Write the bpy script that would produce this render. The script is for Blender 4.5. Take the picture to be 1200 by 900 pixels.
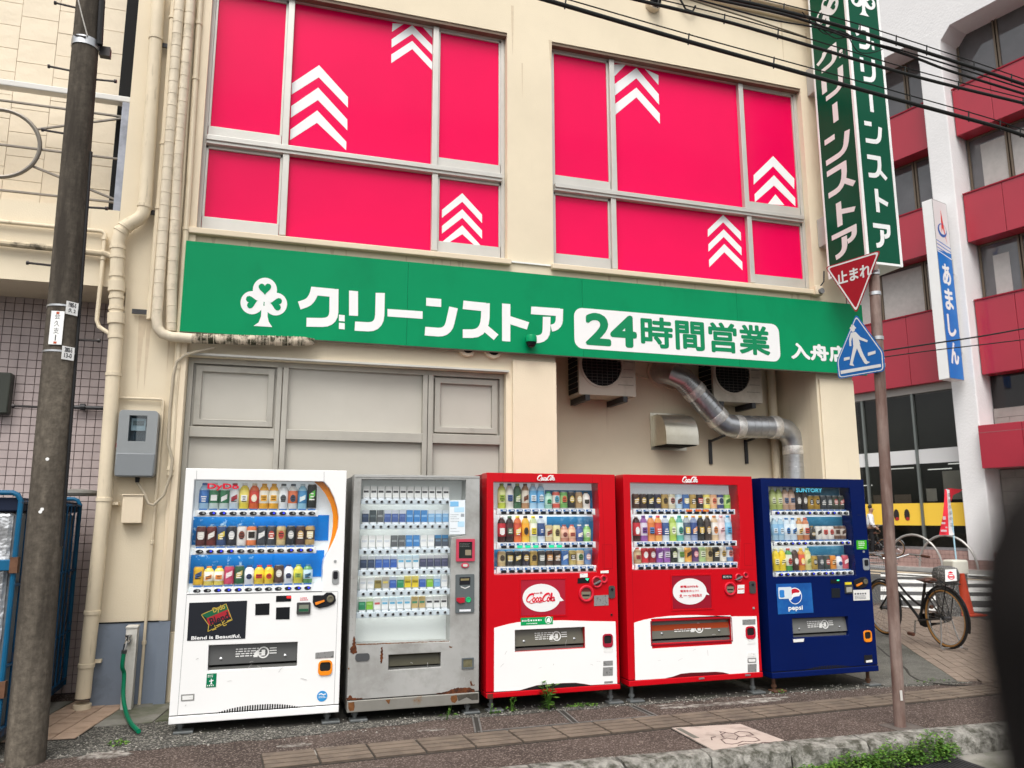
import bpy, bmesh, math, random
from mathutils import Vector, Matrix
from mathutils.geometry import tessellate_polygon
random.seed(7)
sc = bpy.context.scene
for o in list(bpy.data.objects): bpy.data.objects.remove(o)
col = sc.collection

# ------------------------------------------------------------------ camera
YAW, PITCH, ROLL, FPX = math.radians(17.365), math.radians(9.802), math.radians(-0.12), 910.0
CAM = Vector((0.0, -6.1, 1.47))
_f = Vector((math.sin(YAW)*math.cos(PITCH), math.cos(YAW)*math.cos(PITCH), math.sin(PITCH)))
_r = Vector((math.cos(YAW), -math.sin(YAW), 0)); _u = _r.cross(_f)
CR = _r*math.cos(ROLL)+_u*math.sin(ROLL); CU = -_r*math.sin(ROLL)+_u*math.cos(ROLL); CF = _f
cd = bpy.data.cameras.new('camera'); cam = bpy.data.objects.new('camera', cd); col.objects.link(cam)
cd.sensor_width = 36.0; cd.lens = FPX/1200*36; cd.clip_start = 0.02; cd.clip_end = 2000
cam.matrix_world = Matrix(((CR.x, CU.x, -CF.x, CAM.x), (CR.y, CU.y, -CF.y, CAM.y), (CR.z, CU.z, -CF.z, CAM.z), (0, 0, 0, 1)))
cd.dof.use_dof = True; cd.dof.focus_distance = 7.2; cd.dof.aperture_fstop = 3.4
sc.camera = cam
# ------------------------------------------------------------------ world, sun, exposure
SUN_EL, SUN_AZ = math.radians(58), math.radians(205)       # azimuth clockwise from +Y
w = bpy.data.worlds.new('World'); sc.world = w; w.use_nodes = True
nt = w.node_tree; bg = nt.nodes['Background']
sky = nt.nodes.new('ShaderNodeTexSky'); sky.sky_type = 'NISHITA'; sky.sun_disc = False
sky.sun_elevation = SUN_EL; sky.sun_rotation = SUN_AZ; sky.dust_density = 5; sky.air_density = 1.0; sky.ozone_density = 1.0
hs = nt.nodes.new('ShaderNodeHueSaturation'); hs.inputs['Saturation'].default_value = 0.12
nt.links.new(sky.outputs[0], hs.inputs['Color']); nt.links.new(hs.outputs[0], bg.inputs[0])
bg.inputs[1].default_value = 0.15
sd = bpy.data.lights.new('sun', 'SUN'); sd.energy = 1.3; sd.angle = math.radians(40); sd.color = (1, 0.955, 0.89)
sun = bpy.data.objects.new('sun', sd); col.objects.link(sun)
sdir = Vector((math.sin(SUN_AZ)*math.cos(SUN_EL), math.cos(SUN_AZ)*math.cos(SUN_EL), math.sin(SUN_EL)))
sun.rotation_euler = sdir.to_track_quat('Z', 'Y').to_euler(); sun.location = (0, -20, 30)
sc.view_settings.view_transform = 'Standard'; sc.view_settings.look = 'None'
sc.view_settings.exposure = 0.55; sc.view_settings.gamma = 1
sc.cycles.max_bounces = 6; sc.cycles.transparent_max_bounces = 8

# ------------------------------------------------------------------ helpers
def ray(u, v): return CR*((u-600)/FPX) + CU*(-(v-450)/FPX) + CF
class Plane:
    """a plane in the place: origin, in-plane axes U and V, normal N towards the street"""
    def __init__(s, O, U, V, N): s.O, s.U, s.V, s.N = Vector(O), Vector(U), Vector(V), Vector(N)
    def at(s, a, b, o=0.0): return s.O + s.U*a + s.V*b + s.N*o
    def px(s, u, v, o=0.0):
        r = ray(u, v); t = (o-(CAM-s.O).dot(s.N))/r.dot(s.N); p = CAM+r*t-s.O
        return (p.dot(s.U), p.dot(s.V))
def YP(y): return Plane((0, y, 0), (1, 0, 0), (0, 0, 1), (0, -1, 0))
def pY(u, v, y): r = ray(u, v); return CAM+r*((y-CAM.y)/r.y)
def pX(u, v, x): r = ray(u, v); return CAM+r*((x-CAM.x)/r.x)
def pZ(u, v, z): r = ray(u, v); return CAM+r*((z-CAM.z)/r.z)
def gz(x): return -0.0084*(x+0.52)
def Q(pl, zs, pts, o=0.0): return [pl.px(zs[0]+x/zs[2], zs[1]+y/zs[2], o) for x, y in pts]
def lin(h):
    h = h.lstrip('#'); c = [int(h[i:i+2], 16)/255 for i in (0, 2, 4)]
    return tuple(x/12.92 if x <= 0.04045 else ((x+0.055)/1.055)**2.4 for x in c)

MATS = {}
def mat(name, c, rough=0.5, metal=0.0, var=0.0, vs=4.0, bump=0.0, bs=40.0, spec=0.25, coat=0.0, c2=None, c2s=3.0, c2t=0.55, c2w=0.08,
        stretch=None, emit=None, detail=4, bdist=0.02):
    """procedural Principled material: base colour, soft variation, a second colour in patches (wear, dirt, print), fine bump"""
    if name in MATS: return MATS[name]
    if isinstance(c, str): c = lin(c)
    m = bpy.data.materials.new(name); m.use_nodes = True; t = m.node_tree; N = t.nodes; L = t.links
    b = N['Principled BSDF']; b.inputs['Roughness'].default_value = rough; b.inputs['Metallic'].default_value = metal
    b.inputs['Specular IOR Level'].default_value = spec; b.inputs['Coat Weight'].default_value = coat
    b.inputs['Base Color'].default_value = (*c, 1); out = None
    if var or bump or c2:
        tc = N.new('ShaderNodeTexCoord'); co = tc.outputs['Object']
        oi = N.new('ShaderNodeObjectInfo'); vm = N.new('ShaderNodeVectorMath'); vm.operation = 'MULTIPLY_ADD'
        cb = N.new('ShaderNodeCombineXYZ'); L.new(oi.outputs['Random'], cb.inputs[0]); L.new(oi.outputs['Random'], cb.inputs[2])
        L.new(cb.outputs[0], vm.inputs[0]); vm.inputs[1].default_value = (7, 7, 7); L.new(co, vm.inputs[2]); co = vm.outputs[0]
    if var:
        n = N.new('ShaderNodeTexNoise'); n.inputs['Scale'].default_value = vs; n.inputs['Detail'].default_value = detail; n.inputs['Roughness'].default_value = 0.6
        L.new(co, n.inputs['Vector'])
        mr = N.new('ShaderNodeMapRange'); mr.inputs[1].default_value = 0.3; mr.inputs[2].default_value = 0.7; mr.inputs[3].default_value = 1-var; mr.inputs[4].default_value = 1+var
        L.new(n.outputs[0], mr.inputs[0])
        mx = N.new('ShaderNodeMix'); mx.data_type = 'RGBA'; mx.blend_type = 'MULTIPLY'; mx.inputs[0].default_value = 1
        mx.inputs[6].default_value = (*c, 1); L.new(mr.outputs[0], mx.inputs[7]); out = mx.outputs[2]
    if c2:
        c2 = lin(c2) if isinstance(c2, str) else c2
        n = N.new('ShaderNodeTexNoise'); n.inputs['Scale'].default_value = c2s; n.inputs['Detail'].default_value = 6; n.inputs['Roughness'].default_value = 0.65
        if stretch:
            mp = N.new('ShaderNodeMapping'); mp.inputs['Scale'].default_value = stretch; L.new(co, mp.inputs['Vector']); L.new(mp.outputs[0], n.inputs['Vector'])
        else: L.new(co, n.inputs['Vector'])
        mr = N.new('ShaderNodeMapRange'); mr.inputs[1].default_value = c2t-c2w; mr.inputs[2].default_value = c2t+c2w; L.new(n.outputs[0], mr.inputs[0])
        mx = N.new('ShaderNodeMix'); mx.data_type = 'RGBA'; L.new(mr.outputs[0], mx.inputs[0])
        if out: L.new(out, mx.inputs[6])
        else: mx.inputs[6].default_value = (*c, 1)
        mx.inputs[7].default_value = (*c2, 1); out = mx.outputs[2]
    if out: L.new(out, b.inputs['Base Color'])
    if bump:
        n = N.new('ShaderNodeTexNoise'); n.inputs['Scale'].default_value = bs; n.inputs['Detail'].default_value = 3
        L.new(co, n.inputs['Vector']); bp = N.new('ShaderNodeBump'); bp.inputs['Strength'].default_value = bump; bp.inputs['Distance'].default_value = bdist
        L.new(n.outputs[0], bp.inputs['Height']); L.new(bp.outputs[0], b.inputs['Normal'])
    if emit:
        b.inputs['Emission Color'].default_value = (*c, 1); b.inputs['Emission Strength'].default_value = emit
    MATS[name] = m; return m
def paint(h, rough=0.45, **k): return mat('paint_'+h.strip('#')+('_%g' % rough)+('_'.join(sorted(k)) if k else ''), h, rough, **k)
def glass_mat(name, tint=(1, 1, 1), rough=0.02, refl=0.10):
    if name in MATS: return MATS[name]
    m = bpy.data.materials.new(name); m.use_nodes = True; t = m.node_tree; t.nodes.clear()
    o = t.nodes.new('ShaderNodeOutputMaterial'); mx = t.nodes.new('ShaderNodeMixShader'); tr = t.nodes.new('ShaderNodeBsdfTransparent'); gl = t.nodes.new('ShaderNodeBsdfGlossy')
    lw = t.nodes.new('ShaderNodeLayerWeight'); lw.inputs[0].default_value = 0.5
    pw = t.nodes.new('ShaderNodeMath'); pw.operation = 'POWER'; pw.inputs[1].default_value = 5; t.links.new(lw.outputs['Facing'], pw.inputs[0])
    mm = t.nodes.new('ShaderNodeMath'); mm.operation = 'MULTIPLY_ADD'; mm.inputs[1].default_value = 0.6; mm.inputs[2].default_value = refl
    t.links.new(pw.outputs[0], mm.inputs[0])
    tr.inputs[0].default_value = (*tint, 1); gl.inputs['Roughness'].default_value = rough
    t.links.new(mm.outputs[0], mx.inputs[0]); t.links.new(tr.outputs[0], mx.inputs[1]); t.links.new(gl.outputs[0], mx.inputs[2]); t.links.new(mx.outputs[0], o.inputs[0])
    MATS[name] = m; return m

WM = {}
def wm(o): return WM.get(o, Matrix.Identity(4))
class MB:
    def __init__(s): s.v, s.f, s.m = [], [], []
    def add(s, vs, fs, m=0):
        b = len(s.v); s.v += [Vector(x) for x in vs]; s.f += [tuple(b+i for i in f) for f in fs]; s.m += [m]*len(fs); return s
    def box(s, x0, x1, y0, y1, z0, z1, m=0):
        return s.add([(x0, y0, z0), (x1, y0, z0), (x1, y1, z0), (x0, y1, z0), (x0, y0, z1), (x1, y0, z1), (x1, y1, z1), (x0, y1, z1)],
                     [(0, 3, 2, 1), (4, 5, 6, 7), (0, 1, 5, 4), (1, 2, 6, 5), (2, 3, 7, 6), (3, 0, 4, 7)], m)
    def pbox(s, pl, a0, a1, b0, b1, o0, o1, m=0): return s.prism(pl, [(a0, b0), (a1, b0), (a1, b1), (a0, b1)], o0, o1, m=m)
    def prism(s, pl, outer, o0, o1, holes=(), m=0):
        loops = [list(outer)]+[list(h) for h in holes]; flat = [p for l in loops for p in l]; n = len(flat)
        vs = [pl.at(a, b, o1) for a, b in flat]+[pl.at(a, b, o0) for a, b in flat]; fs = []
        if holes: tri = tessellate_polygon([[Vector((a, b, 0)) for a, b in l] for l in loops])
        else: tri = [tuple(range(n))]
        for t in tri: fs.append(tuple(t)); fs.append(tuple(n+i for i in reversed(t)))
        k = 0
        for l in loops:
            c = len(l)
            for i in range(c): j = (i+1) % c; fs.append((k+i, k+j, n+k+j, n+k+i))
            k += c
        return s.add(vs, fs, m)
    def tube(s, pts, r, seg=8, m=0, cap=True):
        pts = [Vector(p) for p in pts]; n = len(pts); rs = r if isinstance(r, (list, tuple)) else [r]*n
        vs, fs = [], []; ref = None
        for i, p in enumerate(pts):
            d = (pts[min(i+1, n-1)]-pts[max(i-1, 0)]).normalized()
            if ref is None: ref = Vector((0, 0, 1)) if abs(d.z) < 0.9 else Vector((1, 0, 0))
            a = (ref-d*ref.dot(d)).normalized(); b = d.cross(a); ref = a
            vs += [p+a*(rs[i]*math.cos(2*math.pi*k/seg))+b*(rs[i]*math.sin(2*math.pi*k/seg)) for k in range(seg)]
        for i in range(n-1):
            for k in range(seg): q = (k+1) % seg; fs.append((i*seg+k, i*seg+q, (i+1)*seg+q, (i+1)*seg+k))
        if cap: fs.append(tuple(reversed(range(seg)))); fs.append(tuple((n-1)*seg+k for k in range(seg)))
        return s.add(vs, fs, m)
    def lathe(s, prof, o=(0, 0, 0), seg=12, ax=(0, 0, 1), m=0, mf=None, sq=1.0):
        o = Vector(o); ax = Vector(ax).normalized(); a = (Vector((1, 0, 0)) if abs(ax.x) < 0.9 else Vector((0, 1, 0))); a = (a-ax*a.dot(ax)).normalized(); b = ax.cross(a)
        base = len(s.v)
        for r, z in prof: s.v += [o+ax*z+a*(r*math.cos(2*math.pi*k/seg))+b*(sq*r*math.sin(2*math.pi*k/seg)) for k in range(seg)]
        for i in range(len(prof)-1):
            for k in range(seg):
                q = (k+1) % seg; s.f.append((base+i*seg+k, base+i*seg+q, base+(i+1)*seg+q, base+(i+1)*seg+k)); s.m.append(mf[i] if mf else m)
        s.f.append(tuple(base+k for k in reversed(range(seg)))); s.m.append(mf[0] if mf else m)
        s.f.append(tuple(base+(len(prof)-1)*seg+k for k in range(seg))); s.m.append(mf[-1] if mf else m)
        return s
    def build(s, name, mats, parent=None, loc=None, smooth=35, bevel=0, ground=False, seg=2, norm=True, mw=None, sub=0):
        me = bpy.data.meshes.new(name)
        if ground: vs = [Vector((v.x, v.y, v.z+gz(v.x))) for v in s.v]
        else: vs = s.v
        M = None
        if parent is not None: M = wm(parent).inverted()
        elif mw is not None: M = mw.inverted()
        elif loc is not None: M = Matrix.Translation(Vector(loc)).inverted()
        if M is not None: vs = [M @ v for v in vs]
        me.from_pydata([tuple(v) for v in vs], [], s.f)
        ml = mats if isinstance(mats, (list, tuple)) else [mats]
        for q in ml: me.materials.append(q)
        if len(ml) > 1: me.polygons.foreach_set('material_index', s.m)
        if norm:
            bm = bmesh.new(); bm.from_mesh(me); bmesh.ops.recalc_face_normals(bm, faces=bm.faces); bm.to_mesh(me); bm.free()
        if smooth:
            me.polygons.foreach_set('use_smooth', [True]*len(me.polygons)); me.set_sharp_from_angle(angle=math.radians(smooth))
        o = bpy.data.objects.new(name, me); col.objects.link(o)
        if parent is not None: o.parent = parent; WM[o] = wm(parent).copy()
        elif mw is not None: o.matrix_world = mw; WM[o] = mw.copy()
        elif loc is not None: o.location = loc; WM[o] = Matrix.Translation(Vector(loc))
        if sub:
            q = o.modifiers.new('subdivision', 'SUBSURF'); q.levels = q.render_levels = sub
        if bevel:
            q = o.modifiers.new('bevel', 'BEVEL'); q.width = bevel; q.segments = seg; q.limit_method = 'ANGLE'; q.angle_limit = math.radians(40); q.harden_normals = False
        return o
def tag(o, label=None, cat=None, group=None, kind=None):
    if label: o['label'] = label
    if cat: o['category'] = cat
    if group: o['group'] = group
    if kind: o['kind'] = kind
    return o
def thing(name, loc, label, cat, group=None, rz=0.0):
    o = bpy.data.objects.new(name, None); col.objects.link(o); o.empty_display_size = 0.1
    M = Matrix.Translation(Vector(loc)) @ Matrix.Rotation(rz, 4, 'Z'); o.matrix_world = M; WM[o] = M
    return tag(o, label, cat, group)
def copy_tree(o, parent=None):
    c = o.copy(); col.objects.link(c)
    if parent is not None: c.parent = parent
    for ch in [x for x in col.objects if x.parent == o]: copy_tree(ch, c)
    return c
_tx = {}
def glyphs(s, bold=0.0, res=4):
    k = (s, res)
    if k not in _tx:
        c = bpy.data.curves.new('lettering', 'FONT'); c.body = s; c.resolution_u = res
        o = bpy.data.objects.new('lettering', c); col.objects.link(o); bpy.context.view_layer.update()
        me = bpy.data.meshes.new_from_object(o.evaluated_get(bpy.context.evaluated_depsgraph_get()))
        _tx[k] = ([(v.co.x, v.co.y) for v in me.vertices], [tuple(p.vertices) for p in me.polygons])
        bpy.data.objects.remove(o); bpy.data.meshes.remove(me); bpy.data.curves.remove(c)
    return _tx[k]
def text(mb, s, pl, box, o, bold=0.0, m=0, res=4, shear=0.0, rot=0.0):
    """flat lettering fitted to box=(a0,a1,b0,b1) on a plane, o in front of it; bold thickens strokes (share of the height)"""
    vs, fs = glyphs(s, res=res)
    x0 = min(v[0] for v in vs); x1 = max(v[0] for v in vs); y0 = min(v[1] for v in vs); y1 = max(v[1] for v in vs)
    a0, a1, b0, b1 = box; d = bold*(b1-b0)
    sx = (a1-a0-2*d)/max(x1-x0, 1e-6); sy = (b1-b0-2*d)/max(y1-y0, 1e-6)
    offs = [(0, 0)]+([(d*math.cos(i*math.pi/4), d*math.sin(i*math.pi/4)) for i in range(8)] if bold else [])
    cx, cy = (a0+a1)/2, (b0+b1)/2
    for i, (dx, dy) in enumerate(offs):
        P = []
        for x, y in vs:
            a = a0+d+(x-x0)*sx+dx; b = b0+d+(y-y0)*sy+dy; a += shear*(b-cy)
            if rot: a, b = cx+(a-cx)*math.cos(rot)-(b-cy)*math.sin(rot), cy+(a-cx)*math.sin(rot)+(b-cy)*math.cos(rot)
            P.append(pl.at(a, b, o+i*0.00012))
        mb.add(P, fs, m)
    return mb
def stroke(pts, w, closed=False):
    """outline polygon of a polyline drawn with a pen of width w (or widths)"""
    ws0 = list(w) if isinstance(w, (list, tuple)) else [w]*len(pts); P_, ws = [], []
    for p, q in zip(pts, ws0):
        if not P_ or (Vector(p)-Vector(P_[-1])).length > 1e-6: P_.append(p); ws.append(q)
    pts = P_; n = len(pts); L, R = [], []
    for i in range(n):
        p = Vector(pts[i]); a = Vector(pts[i-1]) if i > 0 else None; b = Vector(pts[i+1]) if i < n-1 else None
        d1 = (p-a).normalized() if a else (b-p).normalized(); d2 = (b-p).normalized() if b else d1
        n1 = Vector((-d1.y, d1.x)); n2 = Vector((-d2.y, d2.x)); k = n1+n2
        k = k/max(k.length_squared/2, 0.35) if k.length > 1e-6 else n1
        L.append(tuple(p+k*ws[i]/2)); R.append(tuple(p-k*ws[i]/2))
    return L+R[::-1]
def arc(cx, cy, rx, ry, a0, a1, n=12): return [(cx+rx*math.cos(math.radians(a0+(a1-a0)*i/n)), cy+ry*math.sin(math.radians(a0+(a1-a0)*i/n))) for i in range(n+1)]
def ell(cx, cy, rx, ry, n=28): return [(cx+rx*math.cos(2*math.pi*i/n), cy+ry*math.sin(2*math.pi*i/n)) for i in range(n)]
def rrect(a0, a1, b0, b1, r, n=4):
    P = []
    for cx, cy, s in ((a1-r, b1-r, 0), (a0+r, b1-r, 90), (a0+r, b0+r, 180), (a1-r, b0+r, 270)): P += arc(cx, cy, r, r, s, s+90, n)
    return P
def bbox(pts): xs = [p[0] for p in pts]; ys = [p[1] for p in pts]; return min(xs), max(xs), min(ys), max(ys)
def clean(poly):
    out = []
    for p in poly:
        if not out or (Vector(p)-Vector(out[-1])).length > 1e-5: out.append(p)
    return out
def decal(name, pl, pts, material, parent, o=0.002, t=0.002, bevel=0):
    return MB().prism(pl, clean(pts), o-t, o).build(name, material, parent, smooth=0, bevel=bevel)
ORD = ['first', 'second', 'third', 'fourth', 'fifth', 'sixth', 'seventh', 'eighth', 'ninth', 'tenth', 'eleventh', 'twelfth', 'thirteenth', 'fourteenth']
# ------------------------------------------------------------------ materials of the place
CREAM = mat('cream_render', (0.73, 0.635, 0.475), 0.85, var=0.05, vs=1.2, bump=0.35, bs=90, bdist=0.004, c2=(0.60, 0.495, 0.36), c2s=1.4, c2t=0.69, c2w=0.07, stretch=(7, 7, 0.35))
CREAM2 = mat('cream_trim', (0.72, 0.61, 0.455), 0.7, var=0.05, vs=2, bump=0.15, bs=60, bdist=0.003)
PIPE = mat('cream_pipe', (0.70, 0.60, 0.44), 0.5, var=0.06, vs=3, c2=(0.36, 0.29, 0.19), c2s=3, c2t=0.68, c2w=0.1, stretch=(6, 6, 0.8))
LAG = mat('pipe_tape', (0.70, 0.61, 0.47), 0.6, var=0.10, vs=8, c2=(0.42, 0.36, 0.26), c2s=6, c2t=0.66, c2w=0.1)
LAGDIRT = mat('mouldy_pipe_tape', (0.58, 0.49, 0.38), 0.8, var=0.2, vs=10, c2=(0.035, 0.035, 0.018), c2s=7, c2t=0.48, c2w=0.08, stretch=(2.0, 1, 1.5))
BLUEGREY = mat('blue_grey_base_paint', '#7a8492', 0.6, var=0.07, vs=3, bump=0.2, bs=40, bdist=0.004, c2='#666e78', c2s=2, c2t=0.62)
ALU = mat('aluminium_frame', (0.55, 0.535, 0.495), 0.42, 0.35, var=0.05, vs=4)
ALUD = mat('aged_aluminium', (0.40, 0.38, 0.335), 0.5, 0.3, var=0.06, vs=4, c2=(0.33, 0.31, 0.27), c2s=3, c2t=0.62)
FILM = mat('pink_window_film', (0.80, 0.0008, 0.082), 0.22, var=0.06, vs=0.5, bump=0.03, bs=5, spec=0.16)
WHITEF = mat('white_film', (0.82, 0.82, 0.82), 0.4)
FROST = mat('frosted_panel', (0.50, 0.475, 0.42), 0.35, var=0.04, vs=1.5, coat=0.2, c2=(0.45, 0.425, 0.37), c2s=0.8, c2t=0.55, c2w=0.2)
GREEN = mat('green_sign_panel', (0.0, 0.25, 0.095), 0.35, var=0.05, vs=1.2, spec=0.12, c2=(0.0, 0.195, 0.075), c2s=1.2, c2t=0.66, c2w=0.14, stretch=(1.2, 1, 0.8))
DGREEN = mat('dark_green_sign_panel', (0.0, 0.072, 0.036), 0.3, var=0.05, vs=1.0, spec=0.15)
SWHITE = mat('sign_white', (0.82, 0.82, 0.80), 0.4, var=0.02)
BLACKR = mat('black_rubber', (0.012, 0.012, 0.013), 0.5)
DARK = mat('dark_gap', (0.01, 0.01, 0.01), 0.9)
STEEL = mat('galvanised_steel', (0.52, 0.53, 0.54), 0.34, 0.85, var=0.12, vs=14)
TAPE = mat('silver_tape', (0.82, 0.80, 0.76), 0.35, 0.6, var=0.25, vs=30, bump=0.4, bs=60, bdist=0.003)
DIRTM = mat('dark_steel', (0.06, 0.06, 0.062), 0.5, 0.5, var=0.2, vs=10)
CONC = mat('concrete', (0.22, 0.21, 0.185), 0.9, var=0.18, vs=3, bump=0.5, bs=60, bdist=0.006, c2=(0.09, 0.095, 0.06), c2s=2.2, c2t=0.55, c2w=0.12)
KERB = mat('weathered_kerb_stone', (0.25, 0.24, 0.215), 0.95, var=0.3, vs=22, bump=1.0, bs=60, bdist=0.012, c2=(0.06, 0.058, 0.045), c2s=13, c2t=0.52, c2w=0.10, detail=8)
def asphalt(name, base, speck, thr, wear=None, vsc=120):
    m = mat(name, base, 0.95, spec=0.12, var=0.24, vs=2.6, bump=0.8, bs=160, bdist=0.008, c2=wear or tuple(x*0.7 for x in base), c2s=1.1, c2t=0.58, c2w=0.1, detail=8)
    t = m.node_tree; b = t.nodes['Principled BSDF']; src = b.inputs['Base Color'].links[0].from_socket
    tc = t.nodes.new('ShaderNodeTexCoord'); v = t.nodes.new('ShaderNodeTexVoronoi'); v.inputs['Scale'].default_value = vsc; t.links.new(tc.outputs['Object'], v.inputs['Vector'])
    wn = t.nodes.new('ShaderNodeSeparateColor'); t.links.new(v.outputs['Color'], wn.inputs[0])
    mr = t.nodes.new('ShaderNodeMapRange'); mr.inputs[1].default_value = thr; mr.inputs[2].default_value = min(thr+0.2, 1.2); mr.inputs[4].default_value = 0.75; t.links.new(wn.outputs[0], mr.inputs[0])
    mx = t.nodes.new('ShaderNodeMix'); mx.data_type = 'RGBA'; t.links.new(mr.outputs[0], mx.inputs[0]); t.links.new(src, mx.inputs[6]); mx.inputs[7].default_value = (*speck, 1)
    t.links.new(mx.outputs[2], b.inputs['Base Color']); return m
ASPH_BROWN = asphalt('brown_footpath_asphalt', (0.074, 0.055, 0.047), (0.27, 0.22, 0.19), 0.74)
ASPH_GREY = asphalt('grey_road_asphalt', (0.075, 0.074, 0.072), (0.17, 0.17, 0.16), 0.85)
GRAVEL = asphalt('coarse_worn_asphalt', (0.062, 0.060, 0.054), (0.33, 0.31, 0.27), 0.66, wear=(0.05, 0.048, 0.042), vsc=105)
PATCH = asphalt('grey_patch_asphalt', (0.115, 0.111, 0.099), (0.22, 0.21, 0.19), 0.8, wear=(0.055, 0.054, 0.044))
PAVER = mat('tan_paver', (0.20, 0.155, 0.122), 0.85, var=0.16, vs=5, bump=0.5, bs=120, bdist=0.004)
TACT = mat('tan_guide_tile', (0.145, 0.112, 0.086), 0.85, var=0.2, vs=6, bump=0.4, bs=90, bdist=0.004, c2=(0.10, 0.078, 0.062), c2s=5, c2t=0.58)
TACTD = mat('guide_tile_shade', (0.062, 0.048, 0.037), 0.95, var=0.3, vs=12)  # shading of the grooves between the bars, painted as a darker base
JOINT = mat('dark_joint', (0.035, 0.032, 0.028), 0.95)
TILE_PINK = mat('pink_mosaic_tile', (0.45, 0.375, 0.36), 0.35, var=0.10, vs=5)
GROUT = mat('dark_grout', (0.10, 0.085, 0.08), 0.9)
TERRA = mat('beige_floor_tile', (0.42, 0.30, 0.22), 0.7, var=0.14, vs=6, c2=(0.28, 0.19, 0.13), c2s=5, c2t=0.6)
LEAF = mat('weed_leaf', (0.05, 0.125, 0.016), 0.6, var=0.35, vs=14)
LEAF2 = mat('weed_leaf_pale', (0.115, 0.215, 0.03), 0.6, var=0.3, vs=14)

# ------------------------------------------------------------------ ground
g = MB(); R_ = 400
g.add([(-R_, -R_, -0.19), (R_, -R_, -0.19), (R_, R_, -0.19), (-R_, R_, -0.19)], [(0, 1, 2, 3)])
tag(g.build('road', ASPH_GREY, smooth=0), kind='structure')
# footpath slab with a rounded street corner
corner = arc(8.2, 1.4, 2.7, 2.7, -90, 0, 10)
SL = [(-14, -1.3)]+corner+[(10.9, 30), (-14, 30)]
g = MB(); pl = Plane((0, 0, 0), (1, 0, 0), (0, 1, 0), (0, 0, 1)); g.prism(pl, SL, -0.4, 0.0)
pave = tag(g.build('footpath', ASPH_BROWN, ground=True, smooth=0), kind='structure')
def sheet(name, pts, z, m, parent=pave, wob=0.0):
    if wob:
        P = []
        n = len(pts)
        for i in range(n):
            a, b = Vector(pts[i]), Vector(pts[(i+1) % n]); k = max(1, int((b-a).length/0.12))
            for j in range(k):
                p = a.lerp(b, j/k); P.append((p.x+random.uniform(-wob, wob), p.y+random.uniform(-wob, wob)))
        pts = P
    return MB().prism(pl, pts, -0.02, z).build(name, m, parent, ground=True, smooth=0)
sheet('gravel_strip', [(-6, -0.32), (-1.0, -0.34), (0.3, -0.24), (1.4, -0.06), (2.6, -0.05), (4.0, 0.0), (5.4, -0.02), (6.4, -0.12), (6.4, 0.02), (6.2, 1.0), (-6, 1.0)], 0.004, GRAVEL, wob=0.03)
sheet('machine_pad', [(-0.56, 0.04), (5.55, 0.03), (5.55, 1.75), (-0.56, 1.04)], 0.008, mat('shaded_pad_concrete', (0.045, 0.042, 0.036), 0.95, var=0.3, vs=4, bump=0.6, bs=40, c2=(0.03, 0.032, 0.022), c2s=2, c2t=0.55), wob=0.02)  # pad colour darkened to deepen the shadow under the machines
sheet('grey_patch', [(5.45, -0.02), (6.25, -0.06), (7.9, 2.5), (9.6, 5.3), (9.6, 9), (6.3, 9), (6.3, 1.05), (5.5, 1.05)], 0.012, PATCH, wob=0.008)
sheet('concrete_apron', [(-1.22, 0.38), (-0.72, 0.40), (-0.62, 1.03), (-1.05, 1.10)], 0.010, CONC)
sheet('concrete_apron', [(-0.70, 0.42), (-0.52, 0.44), (-0.44, 1.0), (-0.60, 1.03)], 0.014, mat('mossy_concrete', (0.12, 0.12, 0.085), 0.95, var=0.2, vs=4, bump=0.5, bs=50, c2=(0.055, 0.07, 0.03), c2s=3, c2t=0.5))
# pale worn patches on the asphalt
WORN = mat('worn_pale_asphalt', (0.30, 0.28, 0.25), 0.9, var=0.35, vs=25, bump=0.8, bs=120, bdist=0.006, c2=(0.10, 0.08, 0.068), c2s=20, c2t=0.5)
for k, (cx, cy, rx, ry) in enumerate([(-0.88, -0.36, 0.16, 0.07), (0.25, -0.46, 0.10, 0.04), (0.36, -0.66, 0.12, 0.06), (0.46, -0.58, 0.05, 0.025), (3.35, -0.20, 0.25, 0.035), (3.8, -0.20, 0.36, 0.05), (4.1, -0.14, 0.22, 0.03), (3.2, -0.12, 0.12, 0.02), (1.2, -0.34, 0.09, 0.02)]):
    P = [(cx+rx*math.cos(t)*(0.75+0.5*random.random()), cy+ry*math.sin(t)*(0.7+0.6*random.random())) for t in [i*2*math.pi/22 for i in range(22)]]
    sheet('worn_patch', P, 0.007 if k == 0 else 0.0035, WORN)
# long crack in the grey patch
ck = [pZ(u, v, -0.05) for u, v in ((1028, 757), (1040, 768), (1052, 776), (1062, 785), (1066, 792), (1076, 798), (1090, 801), (1110, 803), (1143, 804))]
m_ = MB().prism(pl, stroke([(p.x, p.y) for p in ck], [0.012, 0.02, 0.012, 0.028, 0.014, 0.03, 0.012, 0.02, 0.008]), 0.005, 0.0145).build('crack', JOINT, pave, ground=True, smooth=0)
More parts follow.
